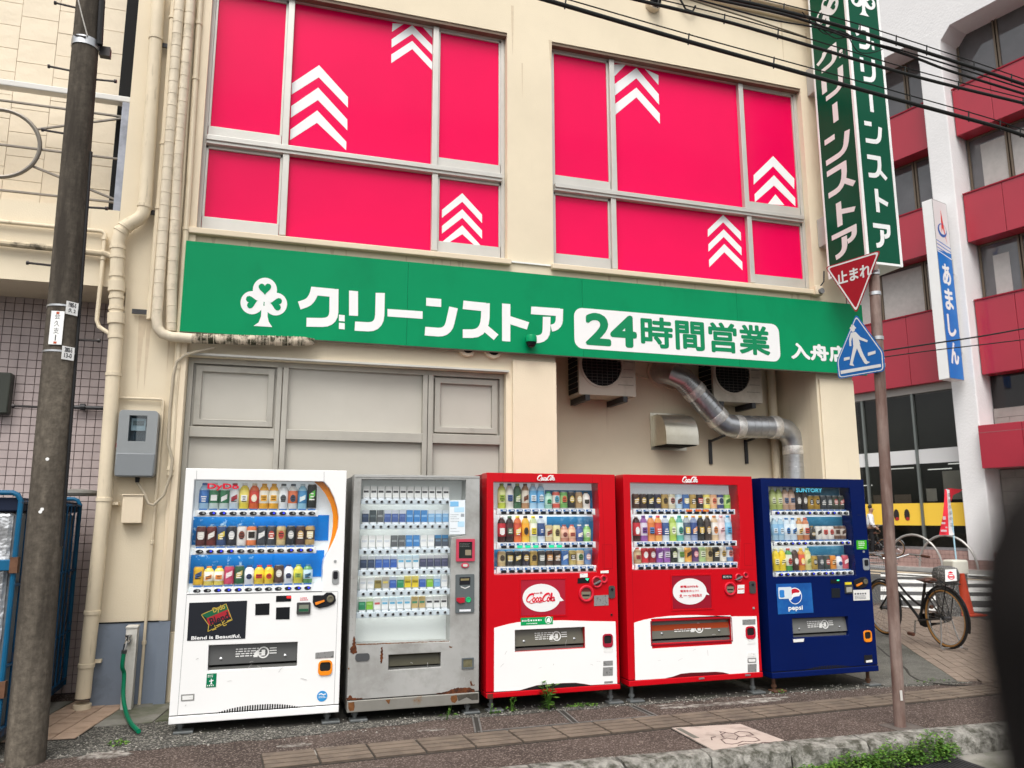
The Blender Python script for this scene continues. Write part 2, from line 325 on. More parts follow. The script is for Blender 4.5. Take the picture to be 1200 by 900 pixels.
# pieces: guide tiles (each four bars)
A = Vector((0.05, -0.79)); B = Vector((7.0, -0.335)); D = (B-A).normalized(); Nn = Vector((-D.y, D.x)); Lt = 0.333; n_t = int((B-A).length/Lt)
p_ = lambda s, t: tuple(A+D*s+Nn*t)
for k in range(n_t):
    mb = MB(); s0, s1 = k*Lt+0.004, (k+1)*Lt-0.004; dz = random.uniform(-0.001, 0.0015)
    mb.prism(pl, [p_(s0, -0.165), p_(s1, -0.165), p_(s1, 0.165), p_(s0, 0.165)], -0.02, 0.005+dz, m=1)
    for q in range(4):
        t = -0.1215+q*0.081
        mb.prism(pl, [p_(s0+0.004, t-0.031), p_(s1-0.004, t-0.031), p_(s1-0.004, t+0.031), p_(s0+0.004, t+0.031)], 0.0055+dz, 0.0135+dz)
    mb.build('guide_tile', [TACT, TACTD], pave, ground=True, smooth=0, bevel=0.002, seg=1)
sheet('joint_bed', [p_(0, -0.17), p_(n_t*Lt, -0.17), p_(n_t*Lt, 0.17), p_(0, 0.17)], 0.003, JOINT)
# tan pavers laid askew by the corner: nearest as parts, the rest joined
ang = math.radians(58); D2 = Vector((math.cos(ang), math.sin(ang))); N2 = Vector((D2.y, -D2.x)); O2 = Vector((6.28, -0.02)); cells = []
for i in range(0, 34):
    for j in range(0, 34):
        s = i*0.203+(0.1 if j % 2 else 0); t = j*0.104; p = O2+D2*(s+0.1)+N2*(t+0.05)
        if p.y < -0.42+0.03*(p.x-6) or p.y > 6.5 or p.x > 10.6: continue
        if p.x > 8.2 and p.y < 1.4 and (p-Vector((8.2, 1.4))).length > 2.45: continue
        cells.append(((p-Vector((CAM.x, CAM.y))).length, s, t))
cells.sort(); pool = {}
def paver(mb, s, t, dz):
    P = [O2+D2*a+N2*b for a, b in ((s+0.003, t+0.003), (s+0.2, t+0.003), (s+0.2, t+0.101), (s+0.003, t+0.101))]
    mb.prism(pl, [tuple(p) for p in P], -0.01, 0.016+dz)
for k, (d, s, t) in enumerate(cells):
    if k < 285:
        mb = MB(); paver(mb, s, t, random.uniform(-0.002, 0.002)); mb.build('paver', PAVER, pave, ground=True, smooth=0)
    else:
        pool.setdefault('m', MB()); paver(pool['m'], s, t, random.uniform(-0.002, 0.002))
if pool: tag(pool['m'].build('paver_field', PAVER, pave, ground=True, smooth=0), kind='stuff')
# entry floor tiles behind the utility pole
et = [pZ(u, v, 0.006) for u, v in ((60, 868), (83, 866), (108, 818), (70, 818))]
O3 = Vector((-1.60, 0.10)); D3 = Vector((0.998, -0.06)); N3 = Vector((0.17, 0.985))
for i in range(3):
    for j in range(8):
        P = [O3+D3*a+N3*b for a, b in ((i*0.15+0.004, j*0.15+0.004), (i*0.15+0.146, j*0.15+0.004), (i*0.15+0.146, j*0.15+0.146), (i*0.15+0.004, j*0.15+0.146))]
        MB().prism(pl, [tuple(p) for p in P], -0.01, 0.016+random.uniform(-0.002, 0.002)).build('floor_tile', TERRA, pave, ground=True, smooth=0)
sheet('tile_bed', [tuple(O3), tuple(O3+D3*0.45), tuple(O3+D3*0.45+N3*1.2), tuple(O3+N3*1.2)], 0.010, JOINT)
sheet('entry_floor', [(-4, 0.1), (-1.62, 0.1), (-1.42, 1.3), (-4, 1.5)], 0.009, CONC)
# kerb stones
x = -2.6
while x < 8.0:
    L = random.uniform(0.58, 0.63); mb = MB()
    n = 7; t0 = -1.29; rows = []
    for i in range(n+1):
        xx = x+0.006+(L-0.012)*i/n
        j = lambda a: random.uniform(-a, a)
        rows.append([(xx, -1.285+j(0.006), 0.004), (xx, -1.31, 0.010+j(0.006)), (xx, -1.40+j(0.01), 0.008+j(0.008)), (xx, -1.445+j(0.014), -0.012+j(0.01)), (xx, -1.465+j(0.016), -0.07), (xx, -1.47+j(0.012), -0.25), (xx, -1.285, -0.25)])
    vs = [p for r in rows for p in r]; k = 7; fs = []
    for i in range(n):
        for q in range(k): fs.append((i*k+q, i*k+(q+1) % k, (i+1)*k+(q+1) % k, (i+1)*k+q))
    fs += [tuple(range(k)), tuple(n*k+q for q in reversed(range(k)))]
    mb.add(vs, fs); mb.build('kerb_stone', KERB, pave, ground=True, smooth=60)
    x += L
for i in range(10):
    a0, a1 = math.radians(-90+i*9), math.radians(-81+i*9); c = (8.2, 1.4)
    P = [(c[0]+r*math.cos(a), c[1]+r*math.sin(a)) for r, a in ((2.70, a0+0.004), (2.86, a0+0.004), (2.86, a1-0.004), (2.70, a1-0.004))]
    MB().prism(pl, P, -0.25, 0.012).build('kerb_stone', KERB, pave, ground=True, smooth=0, bevel=0.012)
# service covers framed in metal strips
FR = mat('worn_metal_strip', (0.17, 0.165, 0.155), 0.6, 0.4, var=0.3, vs=12)
def zz(u, v): p = pZ(u, v, -0.022); return (p.x, p.y)
cv = thing('service_cover', (2.0, -0.3, gz(2.0)), 'asphalt filled double service cover with thin metal edge strips, below the first red machine', 'cover')
c0, c1, c2_, c3 = (1.50, -0.50), (2.92, -0.43), (2.90, -0.06), (1.60, -0.02); mid = lambda a, b, t: (a[0]+(b[0]-a[0])*t, a[1]+(b[1]-a[1])*t)
for nm, a, b in (('edge_strip', c0, c1), ('edge_strip', c1, c2_), ('edge_strip', c3, c0), ('edge_strip', mid(c0, c1, 0.53), mid(c3, c2_, 0.53))):
    mb = MB(); dd = (Vector(b)-Vector(a)).normalized(); nn = Vector((-dd.y, dd.x))*0.022
    for sgn in (-1, 1):
        mb.prism(pl, stroke([tuple(Vector(a)+nn*sgn), tuple(Vector(b)+nn*sgn)], 0.012), -0.01, 0.006)
    mb.build(nm, FR, cv, ground=True, smooth=0)
    MB().prism(pl, stroke([a, b], 0.028), -0.01, 0.0035).build('groove', JOINT, cv, ground=True, smooth=0)
# pink manhole lid with incised line drawing (plain wavy lines)
ml_ = [zz(785, 853), zz(868, 847.5), zz(921, 867), zz(835, 880)]
mh = thing('manhole_lid', (sum(p[0] for p in ml_)/4, sum(p[1] for p in ml_)/4, gz(3.1)), 'pale pink square manhole lid with incised line drawing beside the kerb', 'manhole lid')
PINKL = mat('pale_pink_lid', (0.42, 0.345, 0.30), 0.8, var=0.1, vs=6, bump=0.3, bs=60, bdist=0.004, c2=(0.27, 0.22, 0.19), c2s=5, c2t=0.6)
cen = Vector((sum(p[0] for p in ml_)/4, sum(p[1] for p in ml_)/4)); insetp = lambda f: [tuple(cen+(Vector(p)-cen)*f) for p in ml_]
MB().prism(pl, insetp(1.0), -0.01, 0.004).build('frame', JOINT, mh, ground=True, smooth=0)
MB().prism(pl, insetp(0.965), -0.01, 0.009).build('lid', PINKL, mh, ground=True, smooth=0)
e1 = Vector(ml_[1])-Vector(ml_[0]); e2 = Vector(ml_[3])-Vector(ml_[0]); o_ = Vector(ml_[0])
def lid(a, b): p = o_+e1*a+e2*b; return (p.x, p.y)
mb = MB()
for q, P in enumerate([[(0.30, 0.78), (0.34, 0.62), (0.44, 0.58), (0.52, 0.66), (0.60, 0.56), (0.72, 0.55), (0.80, 0.62), (0.78, 0.74), (0.68, 0.78), (0.55, 0.74), (0.45, 0.80), (0.36, 0.82), (0.30, 0.78)],
          [(0.42, 0.55), (0.46, 0.42), (0.56, 0.36), (0.64, 0.42), (0.63, 0.54)], [(0.50, 0.36), (0.52, 0.30), (0.57, 0.35)], [(0.66, 0.40), (0.76, 0.34), (0.86, 0.40), (0.84, 0.52), (0.74, 0.52)],
          [(0.40, 0.88), (0.52, 0.84), (0.64, 0.88), (0.76, 0.83), (0.90, 0.88)], [(0.22, 0.62), (0.27, 0.52), (0.34, 0.5)]]):
    mb.prism(pl, stroke([lid(a, b) for a, b in P], 0.008), 0.005, 0.0105+q*0.0002)
mb.build('line_drawing', mat('dark_incised_line', (0.10, 0.065, 0.06), 0.9), mh, ground=True, smooth=0)
MB().prism(pl, [lid(0.05, 0.06), lid(0.12, 0.06), lid(0.12, 0.5), lid(0.05, 0.5)], 0.0, 0.0108).build('label_plate', mat('plate_grey', (0.12, 0.12, 0.10), 0.6), mh, ground=True, smooth=0)
# drain grate in the gutter
dg = thing('drain_grate', (4.25, -1.66, -0.18), 'dark steel drain grate in the gutter below the kerb weeds', 'drain grate')
mb = MB().box(3.86, 4.64, -1.80, -1.55, -0.19, -0.183); mb.build('recess', DARK, dg, smooth=0)
for i in range(24): MB().box(3.88+i*0.032, 3.894+i*0.032, -1.79, -1.56, -0.19, -0.172).build('bar', DIRTM, dg, smooth=0)
mb = MB(); [mb.box(*q, -0.19, -0.171) for q in ((3.85, 4.65, -1.56, -1.545), (3.85, 4.65, -1.81, -1.795), (3.85, 3.865, -1.795, -1.56), (4.635, 4.65, -1.795, -1.56))]; mb.build('frame', DIRTM, dg, smooth=0)
tag(MB().prism(pl, [(3.6, -1.47), (4.7, -1.47), (12, -1.47), (12, -2.2), (4.7, -2.2), (3.6, -2.2)], -0.2, -0.184).build('gutter', CONC, smooth=0), kind='structure')

# ------------------------------------------------------------------ weeds
def leaves(mb, c, n, rx, ry, h, size, m=0):
    for _ in range(n):
        a = random.uniform(0, 2*math.pi); q = math.sqrt(random.random()); x = c[0]+rx*q*math.cos(a); y = c[1]+ry*q*math.sin(a)
        z = c[2]+h*(1-q*0.75)*random.uniform(0.15, 1.0); s = size*random.uniform(0.6, 1.25); t = random.uniform(0, 6.28); e = random.uniform(-0.5, 0.6)
        d = Vector((math.cos(t)*math.cos(e), math.sin(t)*math.cos(e), math.sin(e))); p = Vector((-math.sin(t), math.cos(t), random.uniform(-0.4, 0.4)))
        o = Vector((x, y, z)); mb.add([o, o+d*s*0.5+p*s*0.33+Vector((0, 0, s*0.08)), o+d*s, o+d*s*0.5-p*s*0.33+Vector((0, 0, s*0.08))], [(0, 1, 2), (0, 2, 3)], random.choice((0, 0, 1)))
mb = MB()
for cx, cy, rx, ry, h, n in ((3.42, -1.54, 0.22, 0.07, 0.09, 330), (3.78, -1.54, 0.26, 0.08, 0.15, 520), (4.12, -1.53, 0.26, 0.08, 0.19, 620), (4.44, -1.51, 0.20, 0.08, 0.24, 520), (4.60, -1.51, 0.10, 0.05, 0.24, 160), (2.72, -1.52, 0.12, 0.03, 0.05, 60), (2.2, -1.5, 0.06, 0.03, 0.04, 30)):
    leaves(mb, (cx, cy, -0.18), int(n*1.9), rx, ry, h, 0.024)
tag(mb.build('kerb_weeds', [LEAF, LEAF2], smooth=0, norm=False), kind='stuff')
def tuft(x, y, h, n, label, name='weed'):
    base = Vector((x, y, gz(x)+0.005)); t = thing(name, base, label, 'weed', 'small weeds growing beside the machines')
    st = MB(); lf = MB()
    for k in range(max(2, n//9)):
        a = random.uniform(0, 6.28); tip = base+Vector((math.cos(a)*h*0.28, math.sin(a)*h*0.2, h*random.uniform(0.7, 1)))
        md = base.lerp(tip, 0.55)+Vector((0, 0, h*0.08)); st.tube([base, md, tip], [0.004, 0.003, 0.0015], 5)
        for j in range(9):
            q = 0.25+0.75*j/8; p = base.lerp(tip, q); b = random.uniform(0, 6.28); s = h*0.24*random.uniform(0.7, 1.2)
            d = Vector((math.cos(b), math.sin(b), random.uniform(-0.1, 0.5))).normalized(); w_ = Vector((-d.y, d.x, 0.1))*s*0.3
            lf.add([p, p+d*s*0.45+w_, p+d*s, p+d*s*0.45-w_], [(0, 1, 2), (0, 2, 3)], random.choice((0, 1)))
    st.build('stem', LEAF, t); lf.build('foliage', [LEAF, LEAF2], t, smooth=0, norm=False)
tuft(2.20, -0.02, 0.22, 54, 'tallest leafy weed, growing in front of the first red machine')
tuft(1.90, 0.00, 0.13, 18, 'small pale weed left of the tallest weed below the first red machine')
tuft(1.43, 0.10, 0.15, 14, 'thin weed by the right foot of the grey cigarette machine')
tuft(1.36, -0.10, 0.08, 14, 'low weed in the gravel in front of the grey cigarette machine foot')
tuft(1.72, -0.02, 0.07, 14, 'low weed beside the left foot of the first red machine')
mb = MB()
for cx, rx, n in ((1.85, 0.14, 60), (2.5, 0.16, 110), (2.2, 0.1, 50), (1.4, 0.08, 30), (-0.86, 0.07, 60), (4.35, 0.05, 20), (6.0, 0.25, 60)):
    leaves(mb, (cx, 0.02 if cx > 0 else -0.12, gz(cx)+0.004), n, rx, 0.05, 0.035, 0.022)
tag(mb.build('moss_patches', [LEAF, LEAF2], smooth=0, norm=False), kind='stuff')
# ------------------------------------------------------------------ the store building
FY = 1.05; W = YP(FY)
store = thing('store_building', (2.5, 1.05, -0.03), 'cream two storey shop building with pink film windows behind the vending machines', 'building')
WA = (-0.735, 2.19, 4.03, 6.54); WB = (2.685, 5.865, 4.03, 6.54); WL = (-0.715, 2.175, 0.55, 2.87)
rc = lambda x0, x1, z0, z1: [(x0, z0), (x1, z0), (x1, z1), (x0, z1)]
mb = MB().prism(W, [(-1.245, -0.2), (2.69, -0.2), (2.69, 3.5), (5.80, 3.5), (5.80, -0.2), (6.29, -0.2), (6.29, 9.6), (-1.345, 9.6), (-1.345, 3.43), (-1.245, 3.43)], -0.2, 0.0, holes=[rc(*WA), rc(*WB), rc(*WL)])
mb.build('front_wall', CREAM, store, smooth=0)
MB().box(2.6, 5.9, 1.77, 1.9, -0.2, 3.6).build('recess_wall', CREAM, store, smooth=0)
MB().box(2.6, 2.688, 1.252, 1.768, -0.2, 3.6).build('recess_side', CREAM, store, smooth=0)
MB().box(5.802, 5.9, 1.252, 1.768, -0.2, 3.6).build('recess_side', CREAM, store, smooth=0)
MB().box(2.69, 5.80, 1.252, 1.768, 3.502, 3.6).build('recess_ceiling', CREAM, store, smooth=0)
MB().box(-1.24, 6.285, 1.92, 9.0, -0.2, 9.55).build('body', CREAM, store, smooth=0)
MB().box(2.235, 2.688, 1.015, 1.046, -0.2, 3.0).build('pilaster', CREAM, store, smooth=0, bevel=0.006)
MB().box(5.83, 6.29, 1.03, 1.046, -0.2, 3.0).build('pilaster', CREAM, store, smooth=0, bevel=0.006)
mb = MB(); mb.box(-0.80, -0.717, 1.02, 1.045, 0.653, 9.0).box(-0.772, -0.72, 0.995, 1.018, 0.653, 3.0); mb.build('wall_trim', CREAM2, store, smooth=0, bevel=0.004)
mb = MB().box(-1.252, -0.79, 1.038, 1.046, -0.2, 0.643).box(-0.789, -0.70, 0.992, 1.0365, -0.2, 0.648); mb.build('painted_base', BLUEGREY, store, smooth=0)
MB().box(-1.254, -0.788, 1.034, 1.047, 0.6432, 0.652).build('base_line', DARK, store, smooth=0)
for x0, x1 in ((-0.78, 2.215), (2.65, 5.92)):
    MB().box(x0, x1, 0.985, 1.046, 3.965, 4.022).build('window_sill', CREAM2, store, smooth=0, bevel=0.008)
mb = MB().box(2.22, 2.648, 1.03, 1.046, 4.0, 4.015); mb.build('seam_strip', SWHITE, store, smooth=0)
for z0, z1, d in ((7.42, 7.52, 0.05), (7.52, 7.66, 0.10), (7.9, 8.1, 0.16)):
    MB().box(2.9, 6.29+d, FY-d, FY-0.002, z0, z1).build('cornice', CREAM2, store, smooth=0, bevel=0.01)
for z0, z1, d in ((2.98, 3.30, 0.62), (2.88, 2.976, 0.52), (2.78, 2.876, 0.42)):
    MB().box(6.292, 6.292+d, 1.75, 4.4, z0, z1).build('side_corbel', CREAM2, store, smooth=0, bevel=0.01)

def glazing(Wn, m_up, m_lo, rail, arrows, y, label):
    """the window: its outer frame is the part, bars, panes and film arrows are its pieces"""
    x0, x1, z0, z1 = Wn; P = YP(y); t = 0.042
    fr = MB().prism(P, rc(x0+0.002, x1-0.002, z0+0.002, z1-0.002), -0.08, 0.0, holes=[rc(x0+t, x1-t, z0+t, z1-t)]).build('window', ALU, store, smooth=0, bevel=0.003)
    fr['label'] = label
    r0, r1 = rail-0.05, rail+0.03
    MB().box(x0+t, x1-t, y-0.035, y+0.05, r0, r1).box(x0+t, x1-t, y-0.05, y-0.0355, r0+0.03, r1).build('rail', ALU, fr, smooth=0, bevel=0.004)
    up = [x0+t]+[v for m in m_up for v in (m-0.03, m+0.03)]+[x1-t]; lo = [x0+t]+[v for m in m_lo for v in (m-0.03, m+0.03)]+[x1-t]
    for i, m in enumerate(m_up): MB().box(m-0.03, m+0.03, y-0.025, y+0.05, r1, z1-t).build('mullion', ALU, fr, smooth=0, bevel=0.004)
    for i, m in enumerate(m_lo): MB().box(m-0.03, m+0.03, y-0.022, y+0.05, z0+t, r0).build('mullion', ALU, fr, smooth=0, bevel=0.004)
    for (xs, a, b, st) in ((up, r1, z1-t, 1), (lo, z0+t, r0, 1)):
        for k in range(3):
            l, r = xs[2*k], xs[2*k+1]
            if k != 1: MB().box(l+0.004, r-0.004, y+0.012, y+0.05, a, a+0.115).box(l, l+0.022, y+0.012, y+0.05, a+0.115, b).box(r-0.022, r, y+0.012, y+0.05, a+0.115, b).box(l, r, y+0.012, y+0.05, b-0.03, b+0.001).build('sash', ALU, fr, smooth=0, bevel=0.003)
            MB().box(l-0.001, r+0.001, y+0.03, y+0.042, a-0.001, b+0.001).build('pane', FILM, fr, smooth=0)
    PP = YP(y+0.03)
    for zs, polys in arrows:
        for pts in polys:
            MB().prism(PP, Q(PP, zs, pts), 0.0002, 0.0016).build('film_arrow', WHITEF, fr, smooth=0)
    return fr
ZA = (220, 0, 2.813); ZB = (620, 40, 2.903)
ch = lambda *p: list(p)
arA = [(ZA, [[(343, 275), (433, 215), (528, 320), (528, 355), (432, 255), (342, 312)], [(341, 350), (430, 289), (526, 394), (526, 430), (429, 330), (340, 388)], [(339, 427), (427, 364), (523, 468), (522, 495), (426, 405), (337, 462)],
             [(675, 77), (712, 79), (673, 105)], [(775, 90), (806, 97), (806, 125)], [(672, 130), (740, 83), (806, 150), (806, 180), (740, 112), (672, 157)], [(671, 180), (740, 135), (806, 205), (806, 232), (740, 162), (671, 208)],
             [(838, 692), (905, 637), (970, 708), (970, 735), (905, 665), (838, 718)], [(838, 745), (905, 690), (970, 760), (970, 787), (905, 718), (838, 770)], [(838, 798), (905, 743), (968, 812), (960, 822), (905, 772), (848, 808), (838, 808)]])]
arB = [(ZB, [[(287, 103), (330, 103), (286, 148)], [(393, 118), (440, 140), (440, 173)], [(288, 172), (365, 115), (441, 205), (442, 240), (365, 150), (288, 212)], [(289, 240), (365, 182), (444, 270), (445, 305), (365, 215), (289, 278)],
             [(764, 480), (830, 415), (902, 492), (902, 527), (830, 450), (764, 512)], [(767, 545), (833, 480), (905, 558), (906, 586), (833, 515), (768, 572)], [(812, 578), (838, 545), (868, 582)],
             [(608, 665), (660, 615), (720, 675), (721, 703), (660, 640), (608, 690)], [(610, 715), (662, 664), (722, 726), (723, 753), (662, 690), (610, 740)], [(612, 768), (664, 714), (725, 775), (726, 803), (664, 742), (613, 793)]])]
wy = 1.13
ax = lambda u, v: pY(u, v, wy).x
glazing(WA, [ax(341.5, 20), ax(510, 100)], [ax(333, 230), ax(509, 250)], pY(414, 186, wy).z, arA, wy, 'pink film window with three groups of white arrows, above the sign on the left')
glazing(WB, [ax(717, 120), ax(871, 180)], [ax(719, 270), ax(879, 290)], pY(794, 238, wy).z, arB, wy, 'pink film window with three groups of white arrows, above the sign on the right')
for x0, x1, z1 in ((WA[0], WA[1], WA[3]), (WB[0], WB[1], WB[3])):
    MB().box(x0+0.003, x1-0.003, 1.06, 1.20, z1-0.035, z1-0.003).build('window_head', mat('brown_trim', (0.17, 0.12, 0.085), 0.6, var=0.1), store, smooth=0)
# lower frosted window
x0, x1, z0, z1 = WL; y = 1.12; P = YP(y)
lw = MB().prism(P, rc(x0+0.002, x1-0.002, z0+0.002, z1-0.002), -0.1, 0.0, holes=[rc(x0+0.045, x1-0.045, z0+0.05, z1-0.05)]).build('window', ALUD, store, smooth=0, bevel=0.003)
lw['label'] = 'grey frosted shopfront window behind the white and grey machines'
m1 = pY(330, 470, y).x; m2 = pY(501, 480, y).x; rz_ = pY(410, 511, y).z
for m in (m1, m2): MB().box(m-0.05, m-0.004, y-0.02, y+0.08, z0+0.05, z1-0.05).box(m+0.002, m+0.05, y-0.024, y+0.08, z0+0.05, z1-0.05).build('mullion', ALUD, lw, smooth=0, bevel=0.004)
cols = ((x0+0.045, m1-0.05, 1), (m1+0.05, m2-0.05, 0), (m2+0.05, x1-0.045, 1))
for l, r, s in cols:
    MB().box(l, r, y-0.015, y+0.07, rz_-0.045, rz_+0.045).build('rail', ALUD, lw, smooth=0, bevel=0.004)
    if s:
        MB().prism(P, rc(l+0.02, r-0.02, rz_+0.06, z1-0.065), -0.05, -0.004, holes=[rc(l+0.075, r-0.075, rz_+0.115, z1-0.12)]).build('sash', ALUD, lw, smooth=0, bevel=0.005)
    MB().box(l-0.002, r+0.002, y+0.04, y+0.05, rz_+0.045, z1-0.05).build('pane', FROST, lw, smooth=0)
    MB().box(l-0.002, r+0.002, y+0.04, y+0.05, z0+0.05, rz_-0.045).build('pane', FROST, lw, smooth=0)
mb = MB().box(WL[0]-0.03, WL[1]+0.02, 1.005, 1.047, WL[3]+0.003, WL[3]+0.02); mb.build('flashing', ALU, store, smooth=0)

# ------------------------------------------------------------------ the green fascia sign
SY = 0.95; S = YP(SY); ZS = (260, 300, 3.529); Z5 = (400, 300, 3.0); Z9 = (660, 340, 3.529)
sx0, sx1, sz0, sz1 = -0.787, 6.42, 3.06, 3.875
sign = thing('fascia_sign', (2.8, 1.0, 3.06), 'long green fascia sign with white katakana and a clover emblem above the vending machines', 'shop sign')
edges = [sx0]+[S.px(u, v)[0] for u, v in ((477.7, 345), (682.7, 365), (864.5, 380))]+[sx1]
for a, b in zip(edges[:-1], edges[1:]): MB().box(a+0.0012, b-0.0012, SY, SY+0.02, sz0, sz1).build('sign_panel', GREEN, sign, smooth=0)
mb = MB().box(sx0+0.01, sx1-0.01, SY+0.0205, FY-0.002, sz0+0.012, sz1-0.01).box(sx0, sx1, SY+0.002, SY+0.03, sz0-0.008, sz0-0.001); mb.build('casing', mat('brown_edge', (0.12, 0.10, 0.075), 0.6, var=0.2, vs=6), sign, smooth=0)
LW = mat('white_lettering', (0.80, 0.80, 0.79), 0.42)
_lift = [0]
def glyph(name, zs, pl_, strokes, parent, o=0.0015, m=None):
    mb = MB()
    for st in strokes:
        pts, w_ = st; _lift[0] = (_lift[0]+1) % 6; d = _lift[0]*0.00025
        poly = pts if w_ is None else stroke(pts, w_)
        mb.prism(pl_, clean(Q(pl_, zs, poly)), o-0.0012, o+d)
    return mb.build(name, m or LW, parent, smooth=0)
def curve(*pts, n=3):
    """smooth polyline through points (Catmull-Rom)"""
    P = [Vector(p) for p in pts]; out = []
    for i in range(len(P)-1):
        a = P[max(i-1, 0)]; b = P[i]; c = P[i+1]; d = P[min(i+2, len(P)-1)]
        for k in range(n):
            t = k/n; out.append(tuple(0.5*((2*b)+(c-a)*t+(2*a-5*b+4*c-d)*t*t+(3*b-a-3*c+d)*t**3)))
    return out+[tuple(P[-1])]
bend = lambda a, b, c, n=5: [tuple((1-t)**2*Vector(a)+2*t*(1-t)*Vector(b)+t*t*Vector(c)) for t in [i/n for i in range(n+1)]]
KATA = [
 (ZS, [(curve((386, 132), (378, 162), (358, 190), (320, 205)), 34), ([(368, 144), (464, 153)], 34), ([(464, 137), (463, 232)]+bend((463, 232), (461, 275), (415, 275))+[(350, 274)], 37), ([(484, 243), (508, 245), (508, 271), (484, 269)], None), ([(484, 276), (508, 278), (508, 304), (484, 302)], None)]),
 (ZS, [([(526, 143), (563, 146), (563, 248), (526, 246)], None), ([(655, 153), (653, 245)]+bend((653, 245), (650, 294), (605, 293))+[(550, 290)], 38)]),
 (ZS, [([(685, 219), (830, 229), (830, 260), (685, 250)], None)]),
 (ZS, [([(845, 173), (907, 178), (907, 211), (845, 206)], None), ([(958, 213), (944, 275)]+bend((944, 275), (935, 317), (895, 315))+[(840, 311)], 36)]),
 (Z5, [([(428, 172), (507, 180)], 30), ([(507, 166), (506, 215)]+bend((506, 215), (504, 272), (460, 273))+[(427, 273)], 30), ([(497, 246), (544, 286)], 25)]),
 (Z5, [([(565, 167), (594, 169), (594, 301), (565, 299)], None), ([(588, 224), (656, 246)], 27)]),
 (Z5, [([(667, 191), (768, 198)], 27), ([(767, 186), (766, 226)]+bend((766, 226), (764, 250), (738, 254)), 25), ([(722, 214), (721, 260)]+bend((721, 260), (720, 295), (680, 293)), 27)]),
]
for zs, st in KATA: glyph('letter', zs, S, st, sign)
def heart(cx, cy, s, a, n=22):
    out = []
    for i in range(n):
        t = 2*math.pi*i/n; x = 16*math.sin(t)**3/17; y_ = -(13*math.cos(t)-5*math.cos(2*t)-2*math.cos(3*t)-math.cos(4*t))/17
        ca, sa = math.cos(a), math.sin(a); out.append((cx+s*(x*ca-y_*sa), cy+s*(x*sa+y_*ca)))
    return out
def clover(pl_, zs, parent, base, o=0.0015, cx=177, cy=182, k=1.0):
    mb = MB()
    for i, (x, y_, r) in enumerate(((178, 140, 50), (125, 193, 48), (223, 199, 47))): mb.prism(pl_, Q(pl_, zs, ell(x, y_, r, r, 28)), o-0.0012, o+0.0003*i)
    mb.prism(pl_, Q(pl_, zs, [(164, 205), (190, 207), (189, 250), (194, 272), (208, 294), (131, 289), (152, 275), (162, 250)]), o-0.0012, o+0.001)
    mb.build('clover_emblem', LW, parent, smooth=0)
    mb = MB()
    for x, y_, a in ((178, 134, 0), (121, 190, -1.75), (227, 199, 1.75)): mb.prism(pl_, Q(pl_, zs, heart(x, y_, 28, a)), o+0.001, o+0.0022)
    mb.build('clover_heart', base, parent, smooth=0)
clover(S, ZS, sign, GREEN)
q = Q(S, Z9, [(47, 240), (890, 142), (47, 72), (893, 300)]); wb = (min(q[0][0], q[2][0]), q[1][0], q[0][1], q[1][1])
MB().prism(S, rrect(wb[0], wb[1], wb[2], wb[3], 0.09, 5), 0.0, 0.0015).build('white_box', LW, sign, smooth=0)
GL = mat('green_lettering', (0.0, 0.22, 0.085), 0.4)
a = Q(S, Z9, [(92, 226), (302, 108)]); mb = text(MB(), '24', S, (a[0][0], a[1][0], a[0][1], a[1][1]), 0.0022, 0.05); mb.build('lettering', GL, sign, smooth=0, norm=False)
a = Q(S, Z9, [(322, 234), (850, 150)]); mb = text(MB(), '時間営業', S, (a[0][0], a[1][0], a[0][1]-0.005, a[1][1]), 0.0022, 0.032); mb.build('lettering', GL, sign, smooth=0, norm=False)
a = Q(S, Z9, [(943, 285), (1172, 232)]); mb = text(MB(), '入舟店', S, (a[0][0], a[1][0], a[0][1], a[1][1]), 0.0022, 0.05); mb.build('lettering', LW, sign, smooth=0, norm=False)

# green capped dome camera on the sign
def dome_camera(p, label, cap, r=0.06, wallY=None):
    t = thing('dome_camera', p, label, 'security camera')
    p = Vector(p); MB().lathe([(r*1.02, 0.0), (r*1.02, 0.05), (r*0.85, 0.07)], p, 16).build('cap', cap, t)
    MB().lathe([(r*0.25, -0.055), (r*0.62, -0.045), (r*0.88, -0.02), (r*0.92, -0.001)], p, 16).build('dome', mat('smoked_dome', (0.01, 0.01, 0.012), 0.12), t)
    MB().box(p.x-0.02, p.x+0.02, p.y+0.03, wallY, p.z+0.01, p.z+0.05).build('bracket', cap, t)
p = pY(622.5, 401, 0.885); dome_camera(p, 'small green capped dome camera on the lower edge of the fascia sign', GREEN, 0.055, SY-0.003)
p = pY(768, 2, 0.97); 
t = thing('dome_camera', p, 'white based dome camera high on the cream wall at the top of the picture', 'security camera')
MB().lathe([(0.085, 0), (0.085, 0.05), (0.09, 0.078)], p, 18, ax=(0, 1, 0)).build('base', CREAM2, t)
MB().lathe([(0.02, -0.075), (0.045, -0.06), (0.062, -0.03), (0.066, -0.001)], p, 16, ax=(0, 1, 0)).build('dome', mat('smoked_dome', (0.01, 0.01, 0.012), 0.12), t)
p = pY(958.5, 341, 0.98); t = thing('wall_floodlight', p, 'small beige floodlight under the cable at the right end of the fascia sign', 'light')
MB().box(p.x-0.05, p.x+0.05, p.y-0.03, p.y+0.067, p.z-0.05, p.z+0.055).build('housing', CREAM2, t, bevel=0.008)
MB().lathe([(0.032, 0), (0.032, 0.03)], p+Vector((0.01, -0.061, -0.012)), 14, ax=(0, 1, 0)).build('lens', mat('grey_lens', (0.2, 0.2, 0.2), 0.2), t)
MB().tube([p+Vector((0.03, -0.01, 0.055)), p+Vector((0.09, 0.0, 0.12)), p+Vector((0.12, 0.02, 0.25))], 0.008, 6).build('cable', BLACKR, t)
